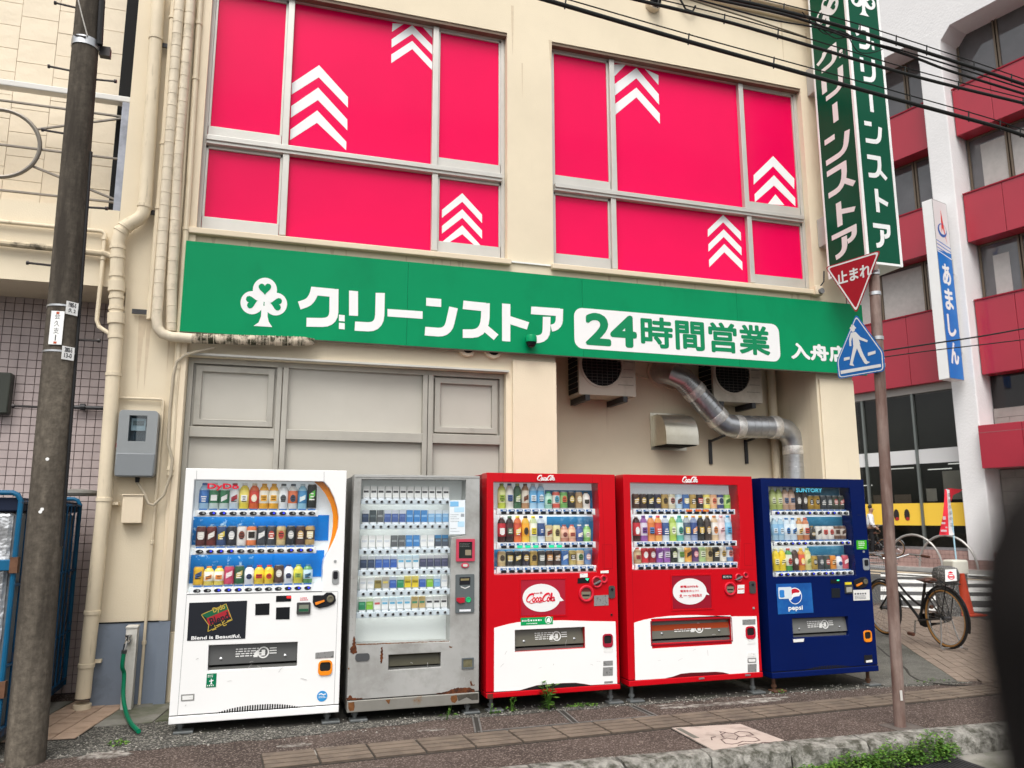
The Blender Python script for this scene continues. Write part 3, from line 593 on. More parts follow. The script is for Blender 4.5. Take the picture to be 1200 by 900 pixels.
# two round vents half hidden under the sign
for i, (u, v) in enumerate(((547, 408), (577, 410.5))):
    p = pY(u, v, FY); t = thing('round_vent', p, ('left' if i == 0 else 'right')+' of the two round beige vents tucked under the fascia sign beside the pillar', 'vent', 'round vents under the sign')
    MB().lathe([(0.085, -0.05), (0.09, -0.045), (0.09, 0.0)], p+Vector((0, -0.003, 0)), 20, ax=(0, 1, 0)).build('cowl', CREAM2, t)
    MB().lathe([(0.06, -0.054), (0.06, -0.0505)], p+Vector((0, -0.003, 0)), 16, ax=(0, 1, 0)).build('opening', DARK, t)

# ------------------------------------------------------------------ vertical green sign at the right corner
vx0, vx1, vy0, vy1, vz0, vz1 = 5.90, 6.36, 0.25, 0.84, 4.10, 9.3
vs = thing('projecting_sign', (6.13, 0.55, vz0), 'tall dark green projecting sign with white katakana at the right corner of the shop', 'shop sign')
MB().box(vx0+0.004, vx1-0.004, vy0+0.004, vy1, vz0+0.004, vz1).build('box', SWHITE, vs, smooth=0)
MB().box(vx0+0.035, vx1-0.03, vy0, vy0+0.0035, vz0+0.03, vz1).build('front_panel', DGREEN, vs, smooth=0)
MB().box(vx0, vx0+0.0035, vy0+0.03, vy1-0.02, vz0+0.03, vz1).build('side_panel', DGREEN, vs, smooth=0)
mb = MB().box(vx0-0.004, vx0+0.03, vy0-0.006, vy0+0.028, vz0, vz1).box(vx1-0.028, vx1+0.003, vy0-0.005, vy0+0.02, vz0, vz1).box(vx0-0.003, vx0+0.02, vy1-0.018, vy1+0.01, vz0, vz1).box(vx0+0.031, vx1-0.029, vy0-0.004, vy0+0.02, vz0, vz0+0.028); mb.build('edge_strip', SWHITE, vs, smooth=0, bevel=0.004)
PF = Plane((0, vy0, 0), (1, 0, 0), (0, 0, 1), (0, -1, 0)); PSd = Plane((vx0, 0, 0), (0, -1, 0), (0, 0, 1), (-1, 0, 0))
# katakana of the emblem in unit cells (x right, y down), set vertically; the long mark stands upright
UN = {'gu': [(curve((0.30, 0.05), (0.26, 0.2), (0.16, 0.32), (0.0, 0.4)), 0.17), ([(0.22, 0.11), (0.72, 0.11)], 0.17), ([(0.64, 0.03), (0.64, 0.6)]+bend((0.64, 0.6), (0.63, 0.85), (0.4, 0.86))+[(0.14, 0.86)], 0.18), (rc(0.80, 0.92, 0.55, 0.70), None), (rc(0.80, 0.92, 0.75, 0.90), None)],
      'ri': [(rc(0.10, 0.28, 0.05, 0.6), None), ([(0.80, 0.05), (0.79, 0.55)]+bend((0.79, 0.55), (0.78, 0.86), (0.5, 0.86))+[(0.22, 0.86)], 0.18)],
      'bar': [(rc(0.42, 0.60, 0.0, 0.95), None)],
      'n': [(rc(0.05, 0.42, 0.06, 0.24), None), ([(0.86, 0.22), (0.79, 0.6)]+bend((0.79, 0.6), (0.74, 0.86), (0.45, 0.86))+[(0.05, 0.86)], 0.18)],
      'su': [([(0.05, 0.13), (0.72, 0.13)], 0.18), ([(0.66, 0.05), (0.65, 0.4)]+bend((0.65, 0.4), (0.6, 0.84), (0.3, 0.85))+[(0.05, 0.86)], 0.18), ([(0.6, 0.62), (0.95, 0.93)], 0.16)],
      'to': [(rc(0.28, 0.46, 0.03, 0.96), None), ([(0.4, 0.42), (0.9, 0.6)], 0.18)],
      'a': [([(0.05, 0.13), (0.90, 0.13)], 0.18), ([(0.83, 0.05), (0.82, 0.32)]+bend((0.82, 0.32), (0.8, 0.5), (0.58, 0.52)), 0.17), ([(0.48, 0.28), (0.47, 0.62)]+bend((0.47, 0.62), (0.44, 0.88), (0.14, 0.9)), 0.18)]}
def vertical(pl_, a0, a1, cells, nm='letter'):
    for key, zt, zb in cells:
        mb = MB()
        for k, (pts, w_) in enumerate(UN[key]):
            poly = pts if w_ is None else stroke(pts, w_)
            mb.prism(pl_, clean([(a0+(a1-a0)*x, zt+(zb-zt)*y_) for x, y_ in poly]), 0.0003, 0.0022+0.0002*k)
        mb.build(nm, LW, vs, smooth=0)
fz = lambda v: PF.px(1030, v)[1]
vertical(PF, vx0+0.10, vx0+0.36, [('gu', fz(34), fz(63)), ('ri', fz(70), fz(100)), ('bar', fz(110), fz(134)), ('n', fz(143), fz(171)), ('su', fz(182), fz(211)), ('to', fz(221), fz(250)), ('a', fz(261), fz(291))])
sz_ = lambda v: PSd.px(985, v)[1]
vertical(PSd, -vy1+0.07, -vy0-0.07, [('gu', sz_(36)-0.08, sz_(70)), ('ri', sz_(76), sz_(108)), ('bar', sz_(116), sz_(140)), ('n', sz_(150), sz_(186)), ('su', sz_(190), sz_(227)), ('to', sz_(235), sz_(266)), ('a', sz_(270), sz_(303))])
def clover2(pl_, ca, cz, s):
    mb = MB()
    for i, (x, y_) in enumerate(((0, 0.42), (-0.46, -0.08), (0.46, -0.08))): mb.prism(pl_, [(ca+s*(x+p[0]), cz+s*(y_+p[1])) for p in ell(0, 0, 0.43, 0.43, 24)], 0.0003, 0.0018+0.0003*i)
    mb.prism(pl_, [(ca+s*x, cz+s*y_) for x, y_ in ((-0.11, 0), (0.11, 0), (0.11, -0.6), (0.16, -0.8), (0.34, -1.0), (-0.34, -1.0), (-0.16, -0.8), (-0.11, -0.6))], 0.0003, 0.003)
    mb.build('clover_emblem', LW, vs, smooth=0); mb = MB()
    for x, y_, a in ((0, 0.47, math.pi), (-0.5, -0.06, 1.75-math.pi), (0.5, -0.06, math.pi-1.75)): mb.prism(pl_, [(ca+s*p[0], cz+s*p[1]) for p in heart(x, y_, 0.25, a)], 0.0031, 0.0042)
    mb.build('clover_heart', DGREEN, vs, smooth=0)
clover2(PF, vx0+0.24, fz(5), 0.19); clover2(PSd, -(vy0+vy1)/2, sz_(-2), 0.21)
for z_ in (6.62, 4.72): MB().box(vx0+0.06, vx1-0.06, vy1+0.012, FY-0.003, z_-0.17, z_+0.17).build('bracket_box', mat('bracket_grey', (0.42, 0.40, 0.38), 0.5, var=0.06), vs, smooth=0, bevel=0.006)

# ------------------------------------------------------------------ air conditioners, duct, hood, pipes in the recess
ACW = mat('aircon_beige', (0.50, 0.45, 0.37), 0.5, var=0.05, vs=3, c2=(0.36, 0.31, 0.24), c2s=2.5, c2t=0.62)
def aircon(u0, u1, v1, y, label):
    a = pY(u0, v1, y); b = pY(u1, v1+2, y); x0, x1, z0 = a.x, b.x, a.z; h = 0.58
    t = thing('air_conditioner', ((x0+x1)/2, y+0.15, z0), label, 'air conditioner', 'outdoor units in the recess')
    cx = x0+(x1-x0)*0.40; cz = z0+0.33; r = min(0.235, (x1-x0)*0.36); P = YP(y)
    MB().prism(P, rc(x0, x1, z0, z0+h), -0.02, 0.0, holes=[ell(cx, cz, r, r, 28)]).build('front_panel', ACW, t, smooth=0, bevel=0.004)
    MB().box(x0+0.002, x1-0.002, y+0.021, y+0.30, z0+0.002, z0+h-0.002).build('case', ACW, t, smooth=0)
    MB().prism(P, ell(cx, cz, r*0.99, r*0.99, 24), -0.0205, -0.017).build('fan_opening', DARK, t, smooth=0)
    g_ = MB(); g_.prism(P, ell(cx, cz, r+0.018, r+0.018, 32), 0.0, 0.008, holes=[ell(cx, cz, r-0.004, r-0.004, 32)]); g_.build('fan_ring', ACW, t)
    g_ = MB()
    for k in range(-6, 7):
        q_ = r*k/7; l = math.sqrt(r*r-q_*q_); g_.tube([(cx-l, y-0.004, cz+q_), (cx+l, y-0.004, cz+q_)], 0.0026, 5)
    for k in range(-3, 4):
        q_ = r*k/4; l = math.sqrt(r*r-q_*q_); g_.tube([(cx+q_, y-0.0075, cz-l), (cx+q_, y-0.0075, cz+l)], 0.0026, 5)
    g_.build('grille', mat('grille_grey', (0.07, 0.066, 0.06), 0.5), t)
    for k in range(5): MB().box(x1-0.21, x1-0.03, y-0.003, y-0.0005, z0+0.12+k*0.085, z0+0.126+k*0.085).build('groove', mat('groove_grey', (0.22, 0.2, 0.17), 0.7), t, smooth=0)
    for k in range(9): MB().box(x0-0.006, x0+0.001, y+0.04, y+0.295, z0+0.03+k*0.058, z0+0.08+k*0.058).build('side_slot', DARK, t, smooth=0)
    for xx in (x0+0.06, x1-0.16):
        mb = MB(); mb.box(xx, xx+0.05, y-0.02, 1.768, z0-0.062, z0-0.003)
        mb.build('bracket', DIRTM, t, smooth=0)
aircon(679, 745.5, 462, 1.36, 'beige air conditioner unit hung left of the silver duct')
aircon(837, 894, 470, 1.45, 'beige air conditioner unit hung behind and right of the silver duct')
DY = 1.48; Zd = (640, 400, 3.75)
dp = lambda x, y_, Y=DY: pY(Zd[0]+x/Zd[2], Zd[1]+y_/Zd[2], Y)
du = thing('exhaust_duct', dp(1095, 610), 'silver spiral exhaust duct bending down behind the blue machine', 'duct')
P = [dp(497, 138, 1.762), dp(530, 138, 1.60), dp(560, 145), dp(600, 165), dp(640, 207), dp(760, 345), dp(785, 365), dp(830, 375), dp(1010, 378), dp(1050, 390), dp(1078, 420), dp(1092, 465), dp(1095, 600)]; P.append(Vector((P[-1].x, P[-1].y, 1.2)))
RD = 0.128
MB().tube(P, RD, 22).build('pipe', STEEL, du)
rim = MB()
for a, b in ((3, 4), (4, 5), (7, 8), (11, 12)):
    for k in range(1, 6):
        c = P[a].lerp(P[b], k/6); d = (P[b]-P[a]).normalized(); rim.lathe([(RD-0.002, -0.004), (RD+0.0035, 0), (RD-0.002, 0.004)], c, 22, ax=d)
tag(rim.build('seam', STEEL, du), kind='stuff')
for (i, f) in ((4, 0.10), (4, 0.92), (7, 0.06), (8, -0.02), (11, 0.12)):
    if f < 0: c = P[i]+(P[i-1]-P[i]).normalized()*0.03; d = P[i]-P[i-1]
    else: c = P[i].lerp(P[i+1], f if i != 7 else f); d = P[i+1]-P[i]
    MB().lathe([(RD+0.001, -0.05), (RD+0.006, -0.045), (RD+0.007, 0.04), (RD+0.001, 0.05)], c, 22, ax=d).build('tape_band', TAPE, du)
MB().lathe([(RD+0.03, -0.02), (RD+0.03, 0.0)], dp(497, 138, 1.762), 22, ax=(0, 1, 0)).build('wall_collar', CREAM2, du)
for (xa, xb) in ((718, 838), (875, 1005)):
    a = dp(xa, 440, 1.765); b = dp(xb, 415, 1.40)
    mb = MB(); mb.box(a.x-0.018, a.x+0.018, 1.745, 1.767, a.z-0.26, a.z+0.02); mb.tube([(a.x, 1.75, a.z), (b.x-0.12, 1.46, b.z+0.005)], 0.015, 5); mb.build('bracket', DIRTM, du, smooth=0)
# vent hood
a = dp(455, 322, 1.77); b = dp(650, 455, 1.5); hx0, hx1 = a.x+0.03, dp(650, 400, 1.55).x; hz1 = a.z+0.0; hz0 = dp(455, 465, 1.77).z
vh = thing('vent_hood', ((hx0+hx1)/2, 1.77, hz0), 'stainless curved vent hood on the recess wall above the second red machine', 'vent hood')
SS = mat('stainless_sheet', (0.68, 0.65, 0.57), 0.28, 0.8, var=0.1, vs=5, c2=(0.46, 0.42, 0.30), c2s=2, c2t=0.55, c2w=0.2)
prof = [(1.766, hz1-0.01)]+[(1.766-0.10-0.21*math.sin(t), hz0+0.10+(hz1-0.01-hz0-0.10)*math.cos(t)) for t in [i*math.pi/2/8 for i in range(9)]]+[(1.456, hz0+0.01), (1.766, hz0+0.01)]
n = len(prof); mb = MB(); mb.add([(hx0, y_, z_) for y_, z_ in prof]+[(hx1, y_, z_) for y_, z_ in prof], [tuple(range(n)), tuple(n+i for i in reversed(range(n)))]+[(i, (i+1) % n, n+(i+1) % n, n+i) for i in range(n)]); mb.build('hood', SS, vh)
MB().box(hx0-0.03, hx1+0.02, 1.76, 1.768, hz0-0.03, hz1+0.02).build('flange', SS, vh, smooth=0)
MB().box(hx0+0.01, hx1-0.02, 1.47, 1.75, hz0, hz0+0.008).build('opening', DARK, vh, smooth=0)
p0 = pY(903, 430, 1.70); mb = MB().tube([(p0.x, 1.70, 3.49), (p0.x, 1.70, 0.0)], 0.05, 14)
t = thing('recess_downpipe', (p0.x, 1.70, 0), 'cream downpipe in the recess corner behind the silver duct', 'pipe'); mb.build('pipe', PIPE, t)
for z_ in (2.6, 1.2): MB().lathe([(0.055, -0.02), (0.055, 0.02)], (p0.x, 1.70, z_), 14).build('clip', PIPE, t)
MB().tube([dp(395, 145, 1.76), dp(470, 175, 1.76), dp(550, 210, 1.76), dp(575, 208, 1.76)], 0.012, 6).build('refrigerant_pipe', PIPE, tag(thing('pipe_run', dp(470, 175, 1.76), 'thin pipe run across the recess wall from the left air conditioner', 'pipe')))
# ------------------------------------------------------------------ neighbouring building on the left
nb = thing('neighbour_building', (-3.5, 1.05, 0), 'cream tiled neighbouring building with a recessed pink mosaic entrance at far left', 'building')
bt = pY(100, 243, 1.05).z
MB().box(-8, -1.347, 1.05, 1.68, 3.43, bt).build('beam', CREAM, nb, smooth=0)
MB().box(-8, -1.25, 1.64, 1.9, -0.2, 3.429).build('entrance_wall', GROUT, nb, smooth=0)
mb = MB(); tz = 0.02
while tz < 3.40:
    tx = -3.4
    while tx < -1.28:
        d = random.uniform(0, 0.0015); mb.add([(tx, 1.634-d, tz), (tx+0.066, 1.634-d, tz), (tx+0.066, 1.634-d, tz+0.066), (tx, 1.634-d, tz+0.066), (tx-0.002, 1.641, tz-0.002), (tx+0.068, 1.641, tz-0.002), (tx+0.068, 1.641, tz+0.068), (tx-0.002, 1.641, tz+0.068)], [(0, 1, 2, 3), (0, 4, 5, 1), (1, 5, 6, 2), (2, 6, 7, 3), (3, 7, 4, 0)])
        tx += 0.073
    tz += 0.073
tag(mb.build('mosaic_tile', TILE_PINK, nb, smooth=0), kind='stuff')
MB().box(-8, -1.35, 1.50, 1.9, bt+0.002, 9).build('upper_wall', mat('tile_joint_cream', (0.38, 0.31, 0.22), 0.9), nb, smooth=0)
MB().box(-1.475, -1.36, 1.22, 1.487, bt+0.003, 9).build('shade_strip', DARK, nb, smooth=0)  # black box painted in for the shade beside the pillar
BIGT = mat('big_cream_tile', (0.74, 0.64, 0.49), 0.6, var=0.035, vs=2, bump=0.55, bs=9, bdist=0.012)
tx = -1.475-0.306*6; k = 0
while tx < -1.5:
    z_ = bt+0.01+(0.11 if k % 2 else 0.0)
    if k % 2: MB().box(tx+0.002, tx+0.304, 1.488, 1.501, bt+0.006, z_-0.003).build('wall_tile', BIGT, nb, smooth=0)
    while z_ < 7.2:
        MB().box(tx+0.002, tx+0.304, 1.488+random.uniform(-0.002, 0.001), 1.501, z_+0.002, z_+0.227).build('wall_tile', BIGT, nb, smooth=0); z_ += 0.23
    tx += 0.306; k += 1
IRON = mat('railing_iron', (0.20, 0.18, 0.155), 0.45, 0.6, var=0.1, vs=8)
RY = 1.13; RP = YP(RY); z1 = (0, 0, 4.736); z2 = (0, 180, 4.736)
q1 = lambda x, y_: pY(x/4.736, y_/4.736, RY); q2 = lambda x, y_: pY(x/4.736, 180+y_/4.736, RY)
rl = MB(); a, b = q1(0, 475), q1(735, 562); zc = (a.z+b.z)/2
rl.box(-7, b.x+0.02, RY-0.05, RY+0.05, zc-0.028, zc+0.028)
rail = rl.build('railing', mat('white_rail_cap', (0.66, 0.64, 0.60), 0.4), nb, smooth=0, bevel=0.008)
bars = []
for (pa, pb) in ((q1(0, 560), q1(720, 650)), (q1(0, 806), q1(705, 885)), (q2(0, 208), q2(680, 270))):
    z_ = (pa.z+pb.z)/2; MB().tube([(-7, RY, z_), (pb.x, RY, z_)], 0.012, 6).build('bar', IRON, rail)
for pa, pb in ((q1(205, 718), q1(715, 652)), (q2(180, 70), q2(670, 268))): MB().tube([pa, pb], 0.012, 6).build('bar', IRON, rail)
c = q1(0, 800); rr = (q1(225, 800)-c).length
mb = MB(); mb.tube([(c.x+rr*math.cos(t), RY-0.02, c.z+rr*math.sin(t)) for t in [i*2*math.pi/40 for i in range(41)]], 0.018, 8, cap=False); mb.build('ring', IRON, rail)
p = q1(722, 560); MB().box(p.x-0.05, p.x+0.02, RY-0.05, RY+0.03, bt-0.02, zc-0.03).build('post', mat('grey_post', (0.25, 0.26, 0.29), 0.4, 0.5, var=0.3, vs=8), rail, smooth=0)
# dark box and pipe in the entrance
p = pY(4, 462, 1.55); MB().box(p.x-0.22, p.x+0.05, 1.53, 1.632, p.z-0.17, p.z+0.19).build('meter_box', mat('dark_green_box', (0.05, 0.055, 0.045), 0.4), tag(thing('entrance_meter_box', p, 'dark green metal box on the mosaic wall at the far left edge', 'meter box')), bevel=0.012)
t = thing('wall_pipe', pY(110, 477, 1.58), 'thin dark horizontal pipe across the pink mosaic wall behind the utility pole', 'pipe')
a, b = pY(84, 477, 1.58), pY(140, 478, 1.58); MB().tube([(a.x, 1.58, a.z), (b.x, 1.58, a.z)], 0.018, 8).build('pipe', DIRTM, t)
p = pY(97, 477, 1.58); MB().lathe([(0.03, -0.02), (0.03, 0.02)], (p.x, 1.58, p.z), 10, ax=(1, 0, 0)).build('coupling', DIRTM, t)

# ------------------------------------------------------------------ pipes on the left pillar
def pipe(name, label, segs, r, m, clips=(), seg=12, mold=None, cat='pipe', group=None):
    """segs: pixel points with the depth of each, run as one pipe"""
    P = [pY(u, v, y) for u, v, y in segs]
    t = thing(name, P[-1], label, cat, group); MB().tube(P, r, seg).build('pipe', m, t)
    for i, f in clips:
        c = P[i].lerp(P[i+1], f); d = P[i+1]-P[i]
        MB().lathe([(r+0.001, -0.016), (r+0.006, -0.014), (r+0.006, 0.014), (r+0.001, 0.016)], c, seg, ax=d).build('collar', m, t)
    return t, P
py = 0.96
t, P = pipe('rain_downpipe', 'thick cream rain downpipe with elbows running to the ground beside the meter', [(187, -20, py), (179, 100, py), (170, 240, py), (168, 250, py), (163.5, 256, py), (147.5, 265, py), (141.5, 272, py), (138.2, 283, py), (137, 320, py), (136.5, 352, py), (135.5, 400, py), (121, 600, py), (97, 818, py)], 0.056, PIPE,
     clips=[(0, 0.55), (2, 0.2), (5, 0.1), (5, 0.9), (7, 0.2), (7, 0.5), (8, 0.1), (8, 0.9), (9, 0.2), (9, 0.9), (10, 0.2), (10, 0.93), (11, 0.55), (11, 0.83)], seg=16)
for i, f in ((8, 0.5), (9, 0.45)):
    c = P[i].lerp(P[i+1], f); MB().lathe([(0.057, -0.05), (0.068, -0.045), (0.068, 0.045), (0.057, 0.05)], c, 16, ax=P[i+1]-P[i]).build('socket', PIPE, t)
for v in (590, 775): c = pY(97+(818-v)*0.110+9, v, 1.0); MB().box(c.x-0.03, c.x+0.05, 0.985, 1.034, c.z-0.012, c.z+0.012).build('wall_clip', PIPE, t, smooth=0)
MB().lathe([(0.066, 0), (0.066, 0.05)], (P[-1].x, P[-1].y, gz(-1.3)), 16).build('foot_collar', PIPE, t)
pipe('drain_pipe', 'cream horizontal drain pipe with grey dirt joining the thick downpipe', [(-25, 280.5, 1.0), (0, 284.5, 1.0), (124, 297.5, 1.0), (134, 302, 0.97)], 0.028, mat('dirty_cream_pipe', (0.60, 0.50, 0.35), 0.55, var=0.1, vs=5, c2=(0.12, 0.10, 0.07), c2s=5, c2t=0.55, c2w=0.08), seg=10)
pipe('small_pipe', 'thin cream pipe bending down at the end of the beam beside the downpipe', [(-25, 256.5, 1.01), (0, 259.5, 1.01), (119, 271, 1.01), (123, 274, 1.01), (122.5, 285, 1.01), (113.5, 375, 1.01), (116, 383, 1.01), (130, 392, 0.98)], 0.018, PIPE, clips=[(3, 0.5), (4, 0.2)], seg=10)
pa_, pb_ = 1.0, 1.0
t, _ = pipe('conduit', 'thin straight conduit ending on a bracket left of the wrapped pipes', [(205, -20, 0.98), (190, 190, 0.98), (175, 374, 0.98)], 0.025, PIPE, clips=[(0, 0.2), (0, 0.9), (1, 0.3)], seg=10)
for v, du_ in ((52, 0), (248, 0), (365, 0)):
    p = pY(203-(v*0.077)-7, v, 0.99); MB().box(p.x-0.09, p.x+0.13, 1.0, 1.018, p.z-0.02, p.z+0.02).build('bracket', DIRTM, t, smooth=0)
t, P = pipe('wrapped_pipe', 'tape wrapped pipe that bends under the left end of the fascia sign, mouldy below', [(212, -20, 0.93), (197, 190, 0.93), (186, 340, 0.93), (183.5, 372, 0.93), (184.5, 384, 0.93), (190, 391, 0.93), (200, 394.5, 0.93), (225, 396.5, 0.93)], 0.043, LAG, seg=14)
Q_ = [P[-1], pY(290, 398.5, 0.93), pY(355, 400, 0.93), pY(368, 400.5, 0.95)]
MB().tube(Q_, [0.043, 0.045, 0.042, 0.03], 14).build('mouldy_end', LAGDIRT, t)
rg = MB()
for i in range(0, 3):
    n = int((P[i+1]-P[i]).length/0.11)
    for k in range(n): rg.lathe([(0.0425, -0.004), (0.046, 0.0), (0.0425, 0.004)], P[i].lerp(P[i+1], (k+0.5)/n), 14, ax=(P[i+1]-P[i])+Vector((0.05, 0, 0)))
for i in range(3):
    for k in range(9): rg.lathe([(0.043, -0.003), (0.0475, 0.0), (0.043, 0.003)], Q_[i].lerp(Q_[i+1], (k+0.5)/9), 14, ax=(1, 0, 0.05)) if i < 2 else None
tag(rg.build('tape_edge', LAG, t), kind='stuff')
t, P = pipe('wrapped_pipe', 'straighter tape wrapped pipe passing behind the bent one beside the sign', [(225, -20, 0.95), (208, 190, 0.95), (201.5, 330, 0.95), (200.5, 388, 0.98)], 0.043, LAG, seg=14)
rg = MB()
for i in range(0, 3):
    n = max(1, int((P[i+1]-P[i]).length/0.12))
    for k in range(n): rg.lathe([(0.0425, -0.004), (0.046, 0.0), (0.0425, 0.004)], P[i].lerp(P[i+1], (k+0.5)/n), 14, ax=(P[i+1]-P[i])+Vector((0.05, 0, 0)))
tag(rg.build('tape_edge', LAG, t), kind='stuff')
pipe('conduit', 'conduit running down from the roof along the left end of the green sign', [(236, -20, 1.0), (231, 60, 1.0), (221, 225, 1.0), (211, 372, 1.0), (209, 410, 1.0), (204, 480, 1.0), (199.5, 557, 1.0)], 0.026, PIPE, clips=[(0, 0.6), (1, 0.2), (2, 0.3), (4, 0.3), (5, 0.9)], seg=10)
pipe('conduit', 'slim conduit in the gap between the wrapped pipes and the pink window', [(229, -20, 1.0), (214, 215, 1.0), (206, 330, 1.0)], 0.016, PIPE, seg=8)
t, _ = pipe('cable_loop', 'grey power cable curving from under the wrapped pipe down to the meter', [(252, 407, 0.97), (235, 411, 0.97), (217, 416, 0.97), (207, 424, 0.97), (203, 440, 0.97), (199, 480, 0.97), (197, 520, 0.97), (202, 538, 0.97), (200, 556, 0.97), (192, 580, 0.97), (180, 592, 0.97), (174, 590, 0.97), (168, 576, 0.97), (160, 564, 0.98)], 0.012, mat('grey_cable', (0.42, 0.36, 0.27), 0.5), seg=8, cat='cable')
pipe('thin_conduit', 'thin conduit from above the meter bending down the pillar to the ground', [(138, 466, 1.02), (189, 468, 1.02), (191.5, 470, 1.02), (182, 590, 1.02), (163, 826, 1.02)], 0.012, mat('pillar_conduit', (0.62, 0.53, 0.39), 0.5, var=0.05), clips=[(3, 0.2), (3, 0.7)], seg=8)
# electricity meter, junction box, standpipe and hose
mY = 0.90; a = pY(140, 480, mY); b = pY(180, 559, mY); mt = thing('electricity_meter', ((a.x+b.x)/2, mY, b.z), 'grey electricity meter box with dark window on the cream pillar', 'electricity meter')
GREYP = mat('grey_meter_plastic', (0.27, 0.285, 0.29), 0.4, var=0.05); MP = YP(mY)
mx0, mx1, mz0, mz1 = a.x, b.x, b.z, a.z
w0, w1, w2, w3 = mx0+(mx1-mx0)*0.27, mx0+(mx1-mx0)*0.72, mz0+(mz1-mz0)*0.53, mz0+(mz1-mz0)*0.92
MB().prism(MP, rrect(mx0, mx1, mz0, mz1, 0.03), -0.13, 0.0, holes=[rc(w0, w1, w2, w3)]).build('housing', GREYP, mt, bevel=0.008)
MB().box(mx0+0.004, mx1-0.004, mY-0.012, mY+0.005, mz0+0.004, mz0+(mz1-mz0)*0.35).build('lower_cover', mat('grey_meter_lower', (0.215, 0.23, 0.24), 0.4), mt, bevel=0.008)
MB().box(w0-0.002, w1+0.002, mY+0.05, mY+0.06, w2-0.002, w3+0.002).build('dial_back', mat('dial_dark', (0.03, 0.04, 0.05), 0.3), mt, smooth=0)
MB().box(w0+0.012, w1-0.012, mY+0.035, mY+0.049, (w2+w3)/2-0.015, w3-0.02).build('dial', mat('dial_grey', (0.30, 0.35, 0.37), 0.3), mt, smooth=0)
MB().box(w0+0.025, w1-0.025, mY+0.03, mY+0.0345, (w2+w3)/2+0.03, w3-0.04).build('display', mat('dial_screen', (0.10, 0.115, 0.115), 0.2), mt, smooth=0)
MB().box(w0-0.003, w1+0.003, mY+0.004, mY+0.008, w2-0.003, w3+0.003).build('window', glass_mat('meter_glass', (0.9, 0.95, 0.97), refl=0.06), mt, smooth=0)
MB().box(mx0-0.012, mx0-0.001, mY+0.05, mY+0.08, mz0+0.24, mz0+0.275).build('seal', mat('red_seal', (0.35, 0.02, 0.03), 0.4), mt, smooth=0)
MB().lathe([(0.02, 0), (0.016, -0.04)], ((mx0*0.5+mx1*0.5)+0.02, mY+0.06, mz0-0.002), 10).build('cable_gland', BLACKR, mt)
a = pY(144, 579, 0.96); b = pY(165.5, 613, 0.96); t = thing('junction_box', (a.x, 0.96, b.z), 'small cream junction box on the pillar under the electricity meter', 'junction box')
MB().box(a.x, b.x, 0.965, 1.048, b.z, a.z-0.012).build('box', CREAM2, t, bevel=0.004); MB().box(a.x-0.006, b.x+0.006, 0.955, 1.047, a.z-0.0115, a.z).build('lid', CREAM2, t, smooth=0, bevel=0.003)
spm = mat('white_standpipe', (0.62, 0.60, 0.55), 0.5, var=0.08, vs=4, c2=(0.42, 0.41, 0.36), c2s=4, c2t=0.62)
a = pY(147.7, 737, 0.86); b = pY(161, 737, 0.86); sp = thing('water_standpipe', (a.x, 0.92, 0), 'white square standpipe with a metal tap against the blue grey wall base', 'standpipe')
xs0, xs1 = a.x, b.x; MB().box(xs0, xs1, 0.86, 0.97, 0.0, a.z).build('post', spm, sp, bevel=0.006)
MB().box(xs0-0.004, xs1+0.004, 0.855, 0.975, a.z+0.0005, a.z+0.018).build('cap', spm, sp, bevel=0.004)
CHR = mat('chrome', (0.6, 0.6, 0.6), 0.15, 1.0); tp = Vector(((xs0+xs1)/2-0.015, 0.86, a.z-0.09))
mb = MB(); mb.tube([tp+Vector((0, 0.01, 0)), tp+Vector((0, -0.05, 0)), tp+Vector((-0.01, -0.075, -0.015)), tp+Vector((-0.015, -0.08, -0.06))], 0.013, 10); mb.lathe([(0.012, 0), (0.012, 0.03), (0.026, 0.035), (0.026, 0.048)], tp+Vector((0, -0.03, 0.0)), 12); mb.lathe([(0.02, 0), (0.022, 0.02)], tp+Vector((0, -0.001, 0)), 12, ax=(0, -1, 0)); mb.build('tap', CHR, sp)
MB().lathe([(0.018, -0.085), (0.02, -0.065), (0.017, -0.055)], tp+Vector((-0.015, -0.08, 0)), 12).build('hose_coupling', DIRTM, sp)
HOSE = mat('green_hose', (0.0, 0.16, 0.075), 0.35)
h0 = tp+Vector((-0.015, -0.08, -0.06)); hp = [h0, h0+Vector((-0.003, -0.01, -0.12)), pY(145.5, 790, 0.79), pY(144.5, 815, 0.74), pZ(147.5, 834, 0.05), pZ(153, 847, 0.032)]
e = pZ(162.5, 857, 0.030); hp += [e]
tag(MB().tube([tuple(p) if False else p for p in [Vector(q) for q in curve(*[tuple(p) for p in hp], n=4)]], 0.0155, 10).build('garden_hose', HOSE, loc=e), 'green garden hose hanging from the tap down to the ground', 'hose')

# ------------------------------------------------------------------ utility pole
PB = Vector((-1.333, -0.37, gz(-1.33))); PT = Vector((-1.43, -0.37, 7.6))
up = thing('utility_pole', PB, 'dark weathered concrete utility pole with step bolts at the left', 'utility pole')
POLE = mat('weathered_pole_concrete', (0.145, 0.124, 0.098), 0.9, spec=0.12, var=0.4, vs=26, bump=0.5, bs=70, bdist=0.006, c2=(0.045, 0.038, 0.031), c2s=1.3, c2t=0.46, c2w=0.16, stretch=(4, 4, 0.55), detail=8)
def onp(z, a=0.0, o=0.0):
    """point on the pole surface at height z; a = angle from the street side towards the right"""
    f = (z-PB.z)/(PT.z-PB.z); c = PB.lerp(PT, f); r = 0.112-0.0058*z+o; return c+Vector((r*math.sin(a), -r*math.cos(a), 0))
MB().tube([PB-Vector((0, 0, 0.1))]+[PB.lerp(PT, i/12) for i in range(0, 13)], [0.112]+[0.112-0.0058*7.6*i/12 for i in range(13)], 28).build('shaft', POLE, up)
